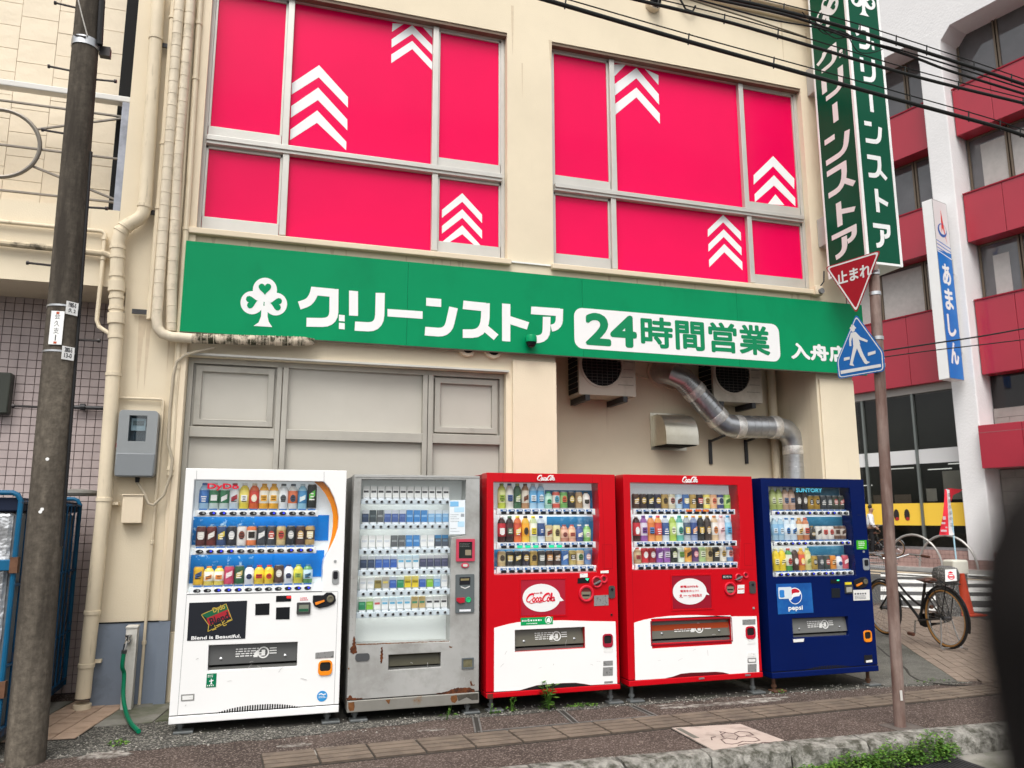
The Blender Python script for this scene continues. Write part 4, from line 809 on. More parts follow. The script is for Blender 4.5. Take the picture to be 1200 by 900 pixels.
zP = lambda v: pY(100-(v/895)*68, v, -0.40).z
STB = mat('step_bolt', (0.05, 0.045, 0.045), 0.5, 0.5)
def bolt(u, v, side, L):
    z = zP(v); c = onp(z); a = onp(z, side*math.pi/2, -0.01); d = Vector((side, -0.12, 0)).normalized()
    mb = MB(); mb.tube([a, a+d*L], 0.008, 6); mb.lathe([(0.014, 0), (0.014, 0.015)], a+d*L, 8, ax=d); mb.build('step_bolt', STB, up)
for v, s, L in ((8, -1, 0.13), (82, -1, 0.13), (88, 1, 0.13), (156, -1, 0.13), (239, 1, 0.13), (311, -1, 0.14), (396, 1, 0.14), (477, -1, 0.14)): bolt(0, v, s, L)
bz = zP(50)
MB().lathe([(0.112-0.0058*bz+0.001, -0.03), (0.112-0.0058*bz+0.006, -0.03), (0.112-0.0058*bz+0.006, 0.03), (0.112-0.0058*bz+0.001, 0.03)], onp(bz)+Vector((0, 0.112-0.0058*bz, 0)), 28).build('clamp_band', STEEL, up)
mb = MB(); a = onp(bz, 1.9, 0.02); mb.box(a.x-0.01, a.x+0.06, a.y-0.03, a.y+0.02, bz-0.05, bz+0.02); b = onp(bz+0.01, 0.2, 0.012); mb.tube([onp(bz+0.02, -0.6, 0.014), onp(bz+0.01, 0.2, 0.014)], 0.006, 6); tag(mb.build('clamp_bolt', STB, up, smooth=0), kind='stuff')
mb = MB(); mb.tube([onp(bz+0.0, 1.2, 0.02), onp(bz+0.25, 1.15, 0.018), onp(bz+0.9, 1.1, 0.014), onp(7.4, 1.1, 0.012)], 0.022, 8); mb.build('cable_guard', BLACKR, up)
MB().tube([onp(bz+0.55, -1.1, 0.012), onp(bz+0.35, -0.8, 0.012), onp(bz+0.18, -0.2, 0.012), onp(bz+0.02, 0.3, 0.014)], 0.005, 6).build('ground_wire', mat('pale_wire', (0.35, 0.33, 0.3), 0.5), up)
MB().tube([onp(4.0, 1.45, 0.004), onp(3.0, 1.45, 0.006), onp(2.0, 1.4, 0.006), onp(1.3, 1.4, 0.004)], 0.011, 6).build('side_cable', BLACKR, up)
def pplate(zc, h, a, w, txt, name='number_plate', m=None, vert=False):
    c = onp(zc, a, 0.004); n = Vector((math.sin(a), -math.cos(a), 0)); u = Vector((math.cos(a), math.sin(a), 0)); pl_ = Plane(c, u, (0, 0, 1), n)
    o = MB().prism(pl_, rc(-w/2, w/2, -h/2, h/2), 0, 0.003).build(name, m or SWHITE, up, smooth=0)
    mb = MB()
    for i, s in enumerate(txt):
        n_ = len(txt); hh = h*0.86/n_; z1_ = h*0.43-i*hh; ww = w*0.62 if not vert else w*0.42
        text(mb, s, pl_, (-ww/2, ww/2, z1_-hh*0.82, z1_) if s not in '1ー' else (-w*0.04, w*0.04, z1_-hh*0.82, z1_), 0.0032, 0.0 if vert else 0.03)
    mb.build('lettering', mat('dark_print', (0.04, 0.04, 0.045), 0.6), o, smooth=0, norm=False); return o, pl_
pplate(zP(362.5), 0.088, 0.75, 0.080, ['1985-5', '久 2'])
o, pl_ = pplate(zP(387), 0.225, -0.06, 0.078, ['会', '久', '支', '1'], vert=True)
MB().prism(pl_, rc(-0.009, 0.009, 0.093, 0.107), 0.003, 0.0045).build('red_mark', mat('plate_red', (0.45, 0.08, 0.03), 0.5), o, smooth=0)
MB().prism(pl_, rc(-0.009, 0.009, -0.107, -0.093), 0.003, 0.0045).build('red_mark', mat('plate_red', (0.45, 0.08, 0.03), 0.5), o, smooth=0)
pplate(zP(415), 0.088, 0.72, 0.080, ['2003-5', '13-0'])
for v in (360, 413):
    z = zP(v); r = 0.112-0.0058*z; MB().lathe([(r+0.0005, -0.006), (r+0.0035, -0.006), (r+0.0035, 0.006), (r+0.0005, 0.006)], onp(z)+Vector((0, r, 0)), 28).build('strap', STEEL, up)
for z, a in ((zP(539), 0.05), (zP(597), 0.0), (zP(600), -0.08)):
    c = onp(z, a, -0.001); MB().lathe([(0.011, 0), (0.010, 0.003)], c, 12, ax=Vector((math.sin(a), -math.cos(a), 0))).build('nail_disc', SWHITE, up)

# ------------------------------------------------------------------ blue roll cage with silver cover
cg = thing('roll_cage', (-2.1, 0.4, 0), 'blue steel roll cage with a silver insulated cover behind the utility pole', 'roll cage')
CB = mat('cage_blue', (0.004, 0.10, 0.21), 0.5, var=0.12, vs=6, c2=(0.13, 0.05, 0.025), c2s=9, c2t=0.66, c2w=0.05)
CBD = mat('cage_dark_blue', (0.004, 0.06, 0.14), 0.55, var=0.2, vs=5, c2=(0.08, 0.04, 0.025), c2s=8, c2t=0.64)
SIL = mat('silver_insulation', (0.55, 0.56, 0.57), 0.28, 0.65, var=0.12, vs=6, bump=0.9, bs=7, bdist=0.05)
cx0, cx1, cy0, cy1, cz0, cz1 = -2.75, -1.53, -0.26, 1.46, 0.17, 1.64
def frame(nm, pts, r, m): MB().tube(pts, r, 8).build(nm, m, cg)
for y_ in (cy0, cy1):
    frame('frame_tube', [(cx1, y_, 0.12), (cx1, y_, cz1-0.05), (cx1-0.02, y_, cz1-0.015), (cx1-0.05, y_, cz1), (cx1-0.32, y_, cz1), (cx1-0.36, y_, cz1-0.04), (cx1-0.37, y_, 0.12)], 0.0165, CB)
    frame('frame_tube', [(cx0, y_, 0.12), (cx0, y_, cz1), (cx0+0.6, y_, cz1), (cx0+0.62, y_, 0.12)], 0.02, CB)
for z in (cz0, 0.55, 1.05, cz1-0.06): frame('rail', [(cx1+0.005, cy0, z), (cx1+0.005, cy1, z)], 0.011, CBD)
for k in range(1, 14): frame('bar', [(cx1+0.012, cy0+(cy1-cy0)*k/14, cz0), (cx1+0.012, cy0+(cy1-cy0)*k/14, cz1-0.06)], 0.007, CBD)
for z in (0.42, 1.18): MB().box(cx0, cx1+0.022, cy0-0.02, cy0+0.018, z-0.035, z+0.035).build('latch_bar', CB, cg, smooth=0, bevel=0.006); MB().box(cx1-0.02, cx1+0.026, cy0-0.027, cy0+0.022, z-0.05, z+0.05).build('hinge', mat('rusty_hinge', (0.12, 0.06, 0.035), 0.8, var=0.3, vs=12), cg, smooth=0)
MB().box(cx0, cx1, cy0, cy1, 0.11, 0.15).build('base', CBD, cg, smooth=0)
MB().box(cx0+0.03, cx1-0.035, cy0+0.035, cy1-0.05, 0.16, cz1-0.12).build('insulated_cover', SIL, cg, smooth=0, bevel=0.03)
mb = MB().box(cx1-0.033, cx1-0.02, cy0+0.03, cy1-0.06, 0.16, cz1-0.14); mb.build('side_cover', mat('dull_cover', (0.10, 0.115, 0.13), 0.6, 0.15, var=0.25, vs=3, bump=0.6, bs=8, bdist=0.03), cg, smooth=0)
MB().box(cx0+0.02, cx1-0.01, cy0+0.02, cy1-0.04, cz1-0.12, cz1-0.03).build('cover_trim', mat('navy_trim', (0.008, 0.014, 0.035), 0.7), cg, smooth=0, bevel=0.01)
for x_ in (cx0+0.1, cx1-0.1):
    for y_ in (cy0+0.1, cy1-0.1): MB().lathe([(0.055, -0.015), (0.055, 0.015)], (x_, y_, 0.062), 12, ax=(1, 0, 0)).build('caster', BLACKR, cg)
p = pY(93, 574, 1.2); tag(MB().lathe([(0.02, 0), (0.15, 0.0), (0.165, 0.02), (0.16, 0.04), (0.05, 0.055)], (p.x, 1.2, cz1+0.021), 20, sq=0.9).build('roll_bag', mat('grey_bag', (0.22, 0.21, 0.19), 0.7, var=0.15), loc=(p.x, 1.2, cz1)), 'flattened grey bundle lying on top of the blue roll cage', 'bundle')
# ------------------------------------------------------------------ vending machines
M0 = YP(0.0)
VW = mat('vending_white', (0.80, 0.80, 0.79), 0.35, var=0.015, vs=3, coat=0.2)
VR = mat('vending_red', (0.50, 0.0015, 0.008), 0.28, var=0.05, vs=2, coat=0.06)
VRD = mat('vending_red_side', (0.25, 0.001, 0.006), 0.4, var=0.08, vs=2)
VB = mat('vending_blue', (0.001, 0.0085, 0.075), 0.2, var=0.08, vs=1.5, spec=0.2, bump=0.05, bs=5)
VG = mat('vending_grey', (0.42, 0.42, 0.405), 0.4, 0.25, var=0.10, vs=2.5, c2=(0.31, 0.305, 0.285), c2s=4, c2t=0.54, c2w=0.10, bump=0.12, bs=5, bdist=0.01)
PANEL = mat('display_white', (0.66, 0.70, 0.72), 0.5, emit=0.26)
STRIP = mat('shelf_white', (0.78, 0.79, 0.80), 0.4)
GLASSD = glass_mat('display_glass', (0.985, 0.99, 0.99), 0.01, 0.035)
BTN = mat('button_black', (0.015, 0.015, 0.018), 0.3); BTNB = mat('button_blue_light', (0.04, 0.06, 0.8), 0.3, emit=0.35); BTNG = mat('button_green_light', (0.02, 0.6, 0.3), 0.3, emit=0.35)
BTNR = mat('button_ring', (0.35, 0.36, 0.36), 0.35, 0.3)
FOOT = mat('grey_foot', (0.14, 0.15, 0.15), 0.5, 0.4, var=0.15, vs=10); RUSTL = mat('rusty_leg', (0.10, 0.05, 0.03), 0.8, var=0.3, vs=12)
FLAP = mat('smoked_flap', (0.06, 0.06, 0.058), 0.18, coat=0.3); FLAPI = mat('dark_interior', (0.012, 0.012, 0.012), 0.6)
PRICE = mat('price_blue', (0.05, 0.16, 0.42), 0.4); PRICEW = mat('price_white', (0.7, 0.72, 0.75), 0.4)
METL = mat('metal_label', (0.30, 0.30, 0.295), 0.45, 0.4, c2=(0.12, 0.12, 0.12), c2s=60, c2t=0.6, c2w=0.03)
LABELW = mat('white_label_print', (0.74, 0.74, 0.72), 0.5, c2=(0.32, 0.30, 0.30), c2s=70, c2t=0.62, c2w=0.03, stretch=(0.4, 1, 2.2))
INK = mat('dark_ink', (0.02, 0.02, 0.022), 0.5); INKW = mat('pale_ink', (0.62, 0.62, 0.60), 0.5)
LAMP = mat('display_lamp', (1.0, 0.98, 0.94), 0.5, emit=7.0); LED = mat('added_shelf_light', (1.0, 0.98, 0.94), 0.5, emit=3.8)
def feet(t, xs, z0, gx, rusty=False):
    for x, y in [(x, yy) for x in xs for yy in (0.07, 0.68)]:
        f = MB(); f.tube([(x, y, z0+0.01), (x, y, gz(x)+0.012)], 0.016, 8)
        f.lathe([(0.026, 0), (0.026, 0.018)], (x, y, gz(x)+0.045), 6); leg = f.build('leg', RUSTL if rusty else FOOT, t, smooth=30)
        if y < 0.3: MB().box(x-0.04, x+0.09, y-0.065, y+0.03, gz(x)+0.006, gz(x)+0.024).build('foot_plate', FOOT if not (rusty and x < 5) else RUSTL, leg, smooth=0, bevel=0.005)
def machine(name, label, x0, x1, z0, z1, m, side, holes, kick, kickm=None, group='vending machines along the wall', seam=None):
    t = thing(name, ((x0+x1)/2, 0.37, gz((x0+x1)/2)), label, 'vending machine', group)
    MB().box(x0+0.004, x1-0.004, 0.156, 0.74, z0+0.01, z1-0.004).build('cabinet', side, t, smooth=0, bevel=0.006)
    MB().prism(M0, rc(x0, x1, z0+kick, z1), -0.15, 0.0, holes=holes).build('door', m, t, smooth=0, bevel=0.004)
    MB().box(x0, x1, -0.008, 0.15, z0, z0+kick-0.006).build('kick_plate', kickm or m, t, smooth=0, bevel=0.005)
    MB().box(x0+0.005, x1-0.005, 0.004, 0.14, z0+kick-0.0055, z0+kick-0.0005).build('kick_gap', DARK, t, smooth=0)
    return t
def inset(poly, d=0.0006):
    a, b, c, e = bbox(poly); cx, cz = (a+b)/2, (c+e)/2; return [(p[0]+(cx-p[0])*d*2, p[1]+(cz-p[1])*d*2) for p in poly]
def display(t, poly, backm):
    MB().prism(M0, inset(poly), -0.149, -0.143).build('display_back', backm, t, smooth=0)  # backm glows: light added to brighten the display contents
    MB().prism(M0, inset(poly), -0.014, -0.010).build('display_glass', GLASSD, t, smooth=0)
    a, b, c, e = bbox(poly)
IPL = YP(0.085)
def prn(c, a, s=38): return mat('print_%s' % c, lin(c), 0.38, var=0.06, vs=30)
def emblem(mb, cx, y_, z_, w_, h_, m0, m1, rnd):
    P = YP(y_); k = rnd.random()
    if k < 0.4: mb.prism(P, ell(cx, z_, w_*0.5, h_*0.5, 10), 0.0, 0.0008, m=m0)
    elif k < 0.7: mb.prism(P, rc(cx-w_*0.55, cx+w_*0.5, z_-h_*0.35, z_+h_*0.4), 0.0, 0.0008, m=m0)
    else: mb.prism(P, [(cx-w_*0.5, z_-h_*0.5), (cx+w_*0.5, z_-h_*0.1), (cx+w_*0.5, z_+h_*0.5), (cx-w_*0.5, z_+h_*0.1)], 0.0, 0.0008, m=m0)
    for q in range(2+int(rnd.random()*2)):
        l = w_*rnd.uniform(0.25, 0.5); zz_ = z_+h_*(0.15-q*0.28); mb.prism(P, rc(cx-l, cx+l*0.9, zz_-h_*0.06, zz_+h_*0.06), 0.0008, 0.0014, m=m1)
ERND = random.Random(11)
def soft(h, k=0.14): return '%02x%02x%02x' % tuple(int(int(h[i:i+2], 16)*(1-k)+235*k) for i in (0, 2, 4))
def item(spec, cx, z0, h, w, label, group):
    kind, desc, body, lab, acc = spec[0], spec[1], soft(spec[2]), soft(spec[3]), soft(spec[4]); r = w/2; o = (cx, 0.085, z0)
    if kind == 'b':
        prof = [(r*0.88, 0), (r, h*0.03), (r, h*0.22), (r*1.02, h*0.225), (r*1.02, h*0.60), (r, h*0.605), (r*0.99, h*0.72), (r*0.80, h*0.83), (r*0.50, h*0.895), (r*0.47, h*0.915), (r*0.52, h*0.92), (r*0.52, h*0.985), (r*0.45, h)]
        mf = [0, 0, 0, 1, 1, 1, 0, 0, 0, 2, 2, 2, 2]; mats_ = [paint(body, 0.2, coat=0.3), prn(lab, acc), paint(acc if acc != lab else 'e8e8e8', 0.4)]
        mb = MB().lathe(prof, o, 10, mf=mf, sq=0.75); emblem(mb, cx, 0.085-r*0.78, z0+h*0.42, r*1.15, h*0.30, 2, 3, ERND); mats_.append(paint('2c2420' if sum(lin(lab)) > 0.9 else 'f0ece4', 0.5)); ob = mb.build('drink_bottle', mats_, loc=o, smooth=50); cat = 'bottle'
    elif kind == 'c':
        prof = [(r*0.84, 0), (r, h*0.05), (r, h*0.30), (r, h*0.78), (r, h*0.90), (r*0.84, h*0.965), (r*0.86, h), (r*0.8, h)]
        mb = MB().lathe(prof, o, 10, mf=[2, 0, 1, 0, 0, 2, 2, 2], sq=0.75); emblem(mb, cx, 0.085-r*0.77, z0+h*0.55, r*1.2, h*0.42, 3, 4, ERND); ob = mb.build('drink_can', [paint(body, 0.35), prn(lab, acc), paint('b8b8b6', 0.3, metal=0.8), paint(acc, 0.4), paint('2c2420' if sum(lin(lab)) > 0.9 else 'f0ece4', 0.5)], loc=o, smooth=50); cat = 'can'
    else:
        mb = MB().box(cx-r, cx+r, 0.07, 0.095, z0, z0+h*0.70).box(cx-r, cx+r, 0.07, 0.095, z0+h*0.7001, z0+h, 1).box(cx-r*0.8, cx+r*0.75, 0.0685, 0.0698, z0+h*0.42, z0+h*0.6, 2)
        ob = mb.build('cigarette_packet', [paint(body, 0.4), paint(lab, 0.4), paint(acc, 0.4)], loc=o, smooth=0); cat = 'packet'
    tag(ob, label, cat, group)
PROTO = {}
def proto(kind, s):
    k = (kind, round(s, 4))
    if k not in PROTO:
        mb = MB()
        if kind == 'oval': mb.prism(Plane((0, 0, 0), (1, 0, 0), (0, 0, 1), (0, -1, 0)), ell(0, 0, s, s*0.55, 14), 0, 0.006); mb.prism(Plane((0, 0, 0), (1, 0, 0), (0, 0, 1), (0, -1, 0)), ell(s*0.3, s*0.08, s*0.35, s*0.3, 8), 0.006, 0.0065, m=1)
        elif kind == 'bar': mb.prism(Plane((0, 0, 0), (1, 0, 0), (0, 0, 1), (0, -1, 0)), rrect(-s, s, -s*0.45, s*0.45, s*0.4, 3), 0, 0.006)
        else: mb.lathe([(s, 0), (s, 0.006), (s*0.75, 0.008)], (0, 0, 0), 12, ax=(0, -1, 0)); mb.lathe([(s*0.7, 0.0), (s*0.7, 0.009)], (0, 0, 0), 12, ax=(0, -1, 0), m=1)
        for nm, a, b in (('k', BTN if kind != 'dot' else BTNR, BTNR if kind != 'dot' else BTN), ('b', BTN, BTNB), ('g', BTNG, INKW)):
            o = mb.build('button', [a, b], smooth=0); PROTO[k+(nm,)] = o.data; bpy.data.objects.remove(o)
        PROTO[k] = 1
    return k
def rowset(t, mach, rowname, zs, L, Rr, half, first, last, items, tops, style, lights='', grp=None, d=0.085, wf=1.02):
    """one shelf: strip with buttons, price tags, and the drinks standing on it"""
    SPL = YP(0.03)
    l = SPL.px(zs[0]+L[0]/zs[2], zs[1]+L[1]/zs[2]); r = SPL.px(zs[0]+Rr[0]/zs[2], zs[1]+Rr[1]/zs[2]); zc = (l[1]+r[1])/2; hh = half/zs[2]*0.0067*1.05
    f0 = SPL.px(zs[0]+first/zs[2], zs[1]+L[1]/zs[2])[0]; f1 = SPL.px(zs[0]+last/zs[2], zs[1]+Rr[1]/zs[2])[0]; n = len(items); pitch = (f1-f0)/(n-1)
    mb = MB().box(l[0], r[0], 0.03, 0.054, zc-hh, zc+hh).box(l[0], r[0], 0.0542, 0.142, zc+hh-0.005, zc+hh-0.0004)
    if style != 'dot': mb.box(l[0]+0.015, r[0]-0.015, 0.024, 0.0297, zc-hh*0.7, zc+hh*0.55)
    sh = mb.build('shelf', STRIP if style != 'dot' else mat('pale_blue_shelf', (0.58, 0.65, 0.70), 0.4), t, smooth=0, bevel=0.003 if style == 'dot' else 0.006)
    MB().box(l[0]+0.02, r[0]-0.02, 0.056, 0.066, zc-hh*0.6, zc+hh*0.4).build('added_shelf_light', LED, sh, smooth=0)  # added light strip hidden behind the shelf front, brightens the display
    O = wm(t).translation; kb = {'oval': ('oval', pitch*0.36), 'bar': ('bar', pitch*0.34), 'dot': ('dot', pitch*0.21)}[style]; k = proto(*kb)
    for i in range(n):
        x = f0+pitch*i; lt = lights[i] if i < len(lights) else 'k'
        b = bpy.data.objects.new('button', PROTO[k+({'k': 'k', 'b': 'b', 'g': 'g'}[lt],)]); col.objects.link(b); b.parent = sh; WM[b] = wm(t).copy()
        b.location = Vector((x, 0.0236 if style != 'dot' else 0.0295, zc-(hh*0.35 if style == 'bar' else 0)))-O
    tg = MB()
    if style == 'bar':
        for i in range(n): x = f0+pitch*i; tg.box(x-pitch*0.40, x+pitch*0.40, 0.0215, 0.0236, zc+hh*0.1, zc+hh*0.75, 0); tg.box(x-pitch*0.12, x+pitch*0.30, 0.0208, 0.0214, zc+hh*0.22, zc+hh*0.6, 1)
    elif style == 'oval':
        for i in range(n): x = f0+pitch*i; tg.box(x-pitch*0.40, x+pitch*0.40, 0.045, 0.0485, zc+hh+0.0005, zc+hh+0.011, 0)
    else:
        for i in range(n): x = f0+pitch*i; tg.box(x-pitch*0.38, x+pitch*0.38, 0.05, 0.054, zc+hh+0.0005, zc+hh+0.014, 1)
    tg.build('price_tag', [PRICE, PRICEW], sh, smooth=0)
    zb = zc+hh+0.001+(0.009 if style == 'oval' else 0)+(0.0145 if style == 'dot' else 0)
    for i, sp in enumerate(items):
        tp = tops[0] if (len(tops) == 1 or i < tops[2]) else tops[1]
        zt = IPL.px(zs[0]+tp[0]/zs[2], zs[1]+tp[1]/zs[2])[1]; x = f0+pitch*i
        sp = sp.split('|') if isinstance(sp, str) else sp
        item(sp, x, zb, max(zt-zb, 0.03), pitch*wf, '%s, %s from left, %s of the %s' % (sp[1], ORD[i], rowname, mach), grp)
    return sh, zc, hh
def pic(zs, pts, pl_=None): return Q(pl_ or M0, zs, pts)
def slot(t, zs, poly, name='takeout_port', flapm=FLAP, o=0.0, txt=True, knobs=()):
    """recessed opening closed by a smoked flap with instructions and studs"""
    pts = pic(zs, poly); a, b, c, e = bbox(pts)
    MB().box(a+0.0005, b-0.0005, 0.120, 0.148, c+0.0005, e-0.0005).build('port_back', FLAPI, t, smooth=0)
    mb = MB(); zt = e-0.004; zb_ = c+(e-c)*0.22
    mb.add([(a+0.003, 0.045, zt), (b-0.003, 0.045, zt), (b-0.003, 0.018, zb_), (a+0.003, 0.018, zb_), (a+0.003, 0.052, zt), (b-0.003, 0.052, zt), (b-0.003, 0.025, zb_), (a+0.003, 0.025, zb_)], [(0, 1, 2, 3), (7, 6, 5, 4), (0, 4, 5, 1), (1, 5, 6, 2), (2, 6, 7, 3), (3, 7, 4, 0)])
    f = mb.build(name, flapm, t, smooth=0); MB().box(a+0.003, b-0.003, 0.03, 0.09, c+0.001, c+(e-c)*0.12).build('port_lip', mat('port_lip_grey', (0.10, 0.10, 0.095), 0.4), t, smooth=0)
    N_ = Vector((0, -(zt-zb_), -0.027)).normalized(); N_ = Vector((0, -1, 0.0)); fp = Plane(((a+b)/2, 0.0315, (zt+zb_)/2), (1, 0, 0), Vector((0, 0.027, zt-zb_)).normalized(), Vector((0, -(zt-zb_), 0.027)).normalized())
    w_, h_ = (b-a), (zt-zb_)
    if txt:
        mb = MB(); PR = random.Random(3)
        for r_ in range(4):
            x = -0.2*w_
            while x < 0.06*w_: l_ = PR.uniform(0.01, 0.035); mb.prism(fp, rc(x, x+l_, h_*(0.2-r_*0.12), h_*(0.25-r_*0.12)), 0.0, 0.0012); x += l_+0.007
        for r_ in range(3): mb.prism(fp, rc(0.18*w_, 0.26*w_, h_*(0.18-r_*0.13), h_*(0.23-r_*0.13)), 0.0, 0.0012)
        mb.prism(fp, ell(0.11*w_, 0.0, h_*0.30, h_*0.30, 20), 0.0, 0.0012, holes=[ell(0.11*w_, 0.0, h_*0.23, h_*0.23, 20)]); mb.prism(fp, rc(0.09*w_, 0.13*w_, -h_*0.16, h_*0.14), 0.0, 0.001)
        mb.prism(fp, [(0.0, -h_*0.22), (0.045*w_, -h_*0.22), (0.06*w_, 0.05*h_), (0.075*w_, 0.2*h_), (0.03*w_, 0.1*h_), (0.012*w_, 0)], 0.0, 0.0011)
        mb.build('instruction_print', INKW, f, smooth=0)
    for kx in ((-0.36, 0.36) if txt else ()): MB().lathe([(0.012, 0), (0.010, 0.006), (0.004, 0.008)], fp.at(kx*w_, -h_*0.22, 0.0), 10, ax=fp.N).build('stud', CHR, f)
    return f
def coin_return(t, zs, rect, ring, inner=FLAPI, lip=None):
    a, b, c, e = bbox(pic(zs, rect))
    MB().prism(M0, rrect(a, b, c, e, (b-a)*0.3), 0.0, 0.009, holes=[rrect(a+0.012, b-0.012, c+(e-c)*0.28, e-0.014, (b-a)*0.18)]).build('coin_return', ring, t, smooth=40, bevel=0.003)
    MB().prism(M0, rrect(a+0.010, b-0.010, c+(e-c)*0.26, e-0.012, (b-a)*0.18), 0.0005, 0.003).build('return_opening', inner, t, smooth=0)
def plate(t, name, zs, pts, m, o=0.0025, th=0.002, r=0.0):
    p = pic(zs, pts)
    if r: a, b, c, e = bbox(p); p = rrect(a, b, c, e, r)
    return MB().prism(M0, clean(p), 0.0003, o).build(name, m, t, smooth=0, bevel=0)
def lines(mb, box_, rows, pl_, o, m=0, seed=1, fill=0.75):
    PR = random.Random(seed); a, b, c, e = box_; rh = (e-c)/rows
    for i in range(rows):
        x = a; end = b-(b-a)*PR.uniform(0, 0.35)
        while x < end: l_ = PR.uniform(0.15, 0.4)*rh*2; mb.prism(pl_, rc(x, min(x+l_, b), c+i*rh+rh*0.2, c+i*rh+rh*0.2+rh*0.5), o-0.001, o, m=m); x += l_+rh*0.35
# script lettering of the soft drink emblem, drawn as pen strokes on a 120 x 36 grid
def cee(dx): return curve((dx+27, 22), (dx+28, 29), (dx+23, 32), (dx+12, 29), (dx+4, 20), (dx+2, 11), (dx+7, 5), (dx+15, 6), (dx+24, 14), n=4)
COLA = [(cee(0), [1.5, 2, 2.5, 3, 3.5, 4.5, 5, 5.5, 6, 6, 6, 6, 6, 5.5, 5.5, 5, 5, 5, 4.5, 4.5, 4, 4, 3.5, 3, 3, 3, 2.5, 2.5, 2, 2, 1.5, 1.5, 1.5]), ([(32+5*math.cos(t), 12+7*math.sin(t)) for t in [i*2*math.pi/14 for i in range(15)]], 3.6),
        (curve((50, 16), (47, 19), (43, 17), (41, 11), (44, 6), (50, 8)), 3.6), ([(57+5*math.cos(t), 12+7*math.sin(t)) for t in [i*2*math.pi/14 for i in range(15)]], 3.4), (curve((63, 19), (61, 10), (63, 6), (68, 9)), 3.6), ([(66, 13), (71, 15)], 3),
        (cee(68), [1.5, 2, 2.5, 3, 3.5, 4.5, 5, 5.5, 6, 6, 6, 6, 6, 5.5, 5.5, 5, 5, 5, 4.5, 4.5, 4, 4, 3.5, 3, 3, 3, 2.5, 2.5, 2, 2, 1.5, 1.5, 1.5]), ([(94+4.6*math.cos(t), 12+7*math.sin(t)) for t in [i*2*math.pi/14 for i in range(15)]], 3.6),
        (curve((101, 9), (106, 20), (107, 31), (103, 32), (102, 20), (104, 8), (107, 6)), 3.2), ([(113+4.6*math.cos(t), 12+7*math.sin(t)) for t in [i*2*math.pi/14 for i in range(15)]], 3.4), (curve((118, 19), (117, 10), (119, 6), (123, 9)), 3.4),
        (curve((12, 5), (24, 0), (44, 3), (60, 1), (72, 4)), [1, 2.4, 2.2, 1.6]+[1.4]*9)]
def cola(name, t, pl_, box_, m, o=0.003):
    a, b, c, e = box_; mb = MB()
    for i, (P, w_) in enumerate(COLA):
        if isinstance(w_, list): w_ = (w_+[w_[-1]]*len(P))[:len(P)]
        w_ = [q*1.25 for q in w_] if isinstance(w_, list) else w_*1.25
        poly = stroke([(p[0]+0.18*(p[1]-12), p[1]) for p in P], w_); mb.prism(pl_, clean([(a+(b-a)*x/126, c+(e-c)*(y_+2)/36) for x, y_ in poly]), o-0.001, o+0.00015*i)
    return mb.build(name, m, t, smooth=0)

# ---------------- white machine
Zw, Zv = (190, 540, 5.217), (190, 690, 5.217)
dispW = pic(Zw, [(198, 115), (990, 127), (1022, 165), (1052, 225), (1072, 290), (1080, 345), (1076, 410), (1058, 470), (1030, 530), (1003, 580), (988, 610), (983, 650), (978, 792), (150, 810)])
vw = machine('vending_machine', 'white drink vending machine with an orange arc and black coffee poster, leftmost', -0.571, 0.576, 0.078, 1.832, VW, VW,
             [dispW, pic(Zv, [(285, 346), (829, 325), (824, 475), (278, 502)])], 0.055)
display(vw, dispW, PANEL)
BK = YP(0.140)
PBL = mat('poster_blue', (0.002, 0.19, 0.64), 0.4, var=0.05, vs=3); PSP = mat('poster_sparkle_blue', (0.005, 0.19, 0.55), 0.4, c2=(0.5, 0.72, 0.88), c2s=22, c2t=0.63, c2w=0.05)
def back(t, zs, rect, m, nm='back_poster', o=0.0): a, b, c, e = bbox(Q(BK, zs, rect)); return MB().box(a, b, 0.137-o, 0.1425, c, e).build(nm, m, t, smooth=0)
for rect, m, o in (([(187, 342), (576, 510)], PSP, 0.0), ([(568, 332), (1015, 488)], PBL, 0.0006), ([(172, 576), (574, 740)], PSP, 0.0), ([(566, 552), (985, 708)], PBL, 0.0006)): back(vw, Zw, rect, m, o=o)
ORG = mat('orange_arc', (0.86, 0.26, 0.0), 0.4)
decal('orange_arc', YP(0.055), Q(YP(0.055), Zw, [(928, 128), (983, 128), (1020, 170), (1048, 226), (1068, 290), (1076, 345), (1072, 410), (1054, 470), (1026, 530), (1006, 575), (1018, 530), (1036, 460), (1044, 395), (1044, 330), (1030, 265), (1000, 205), (965, 160)]), ORG, vw, o=0.002, t=0.006)
MB().prism(YP(0.0), Q(M0, Zw, [(150, 812), (978, 794), (978, 800), (150, 818)]), 0.0, 0.002).build('display_sill', mat('sill_grey', (0.3, 0.31, 0.31), 0.4, 0.5), vw, smooth=0)
W1 = ['b|pale blue sports drink bottle|9cc4e4|1f5fae|2a62b0', 'b|clear green labelled bottle|c8d8d2|1f6b40|e8e8e8', 'b|clear green labelled bottle|c8d8d2|1f6b40|e8e8e8', 'b|clear white labelled bottle|c4d6e2|e6e8ec|c02030', 'b|yellow lemon bottle|f0d838|f2e060|f4f4f0', 'b|red and orange bottle|d8541c|c82818|f0e0c0', 'b|orange bottle with white label|f0a820|f0ead8|e8a010', 'b|amber bottle with white label|f0a820|f0ead8|e8a010', 'b|white slim bottle|e6eaec|eceff0|40484c', 'b|white and red bottle|dcdcd8|d86030|203048', 'b|light blue bottle|8cc4dc|2f80b8|d0e8f0', 'c|black can with green mark|101412|101412|48b030']
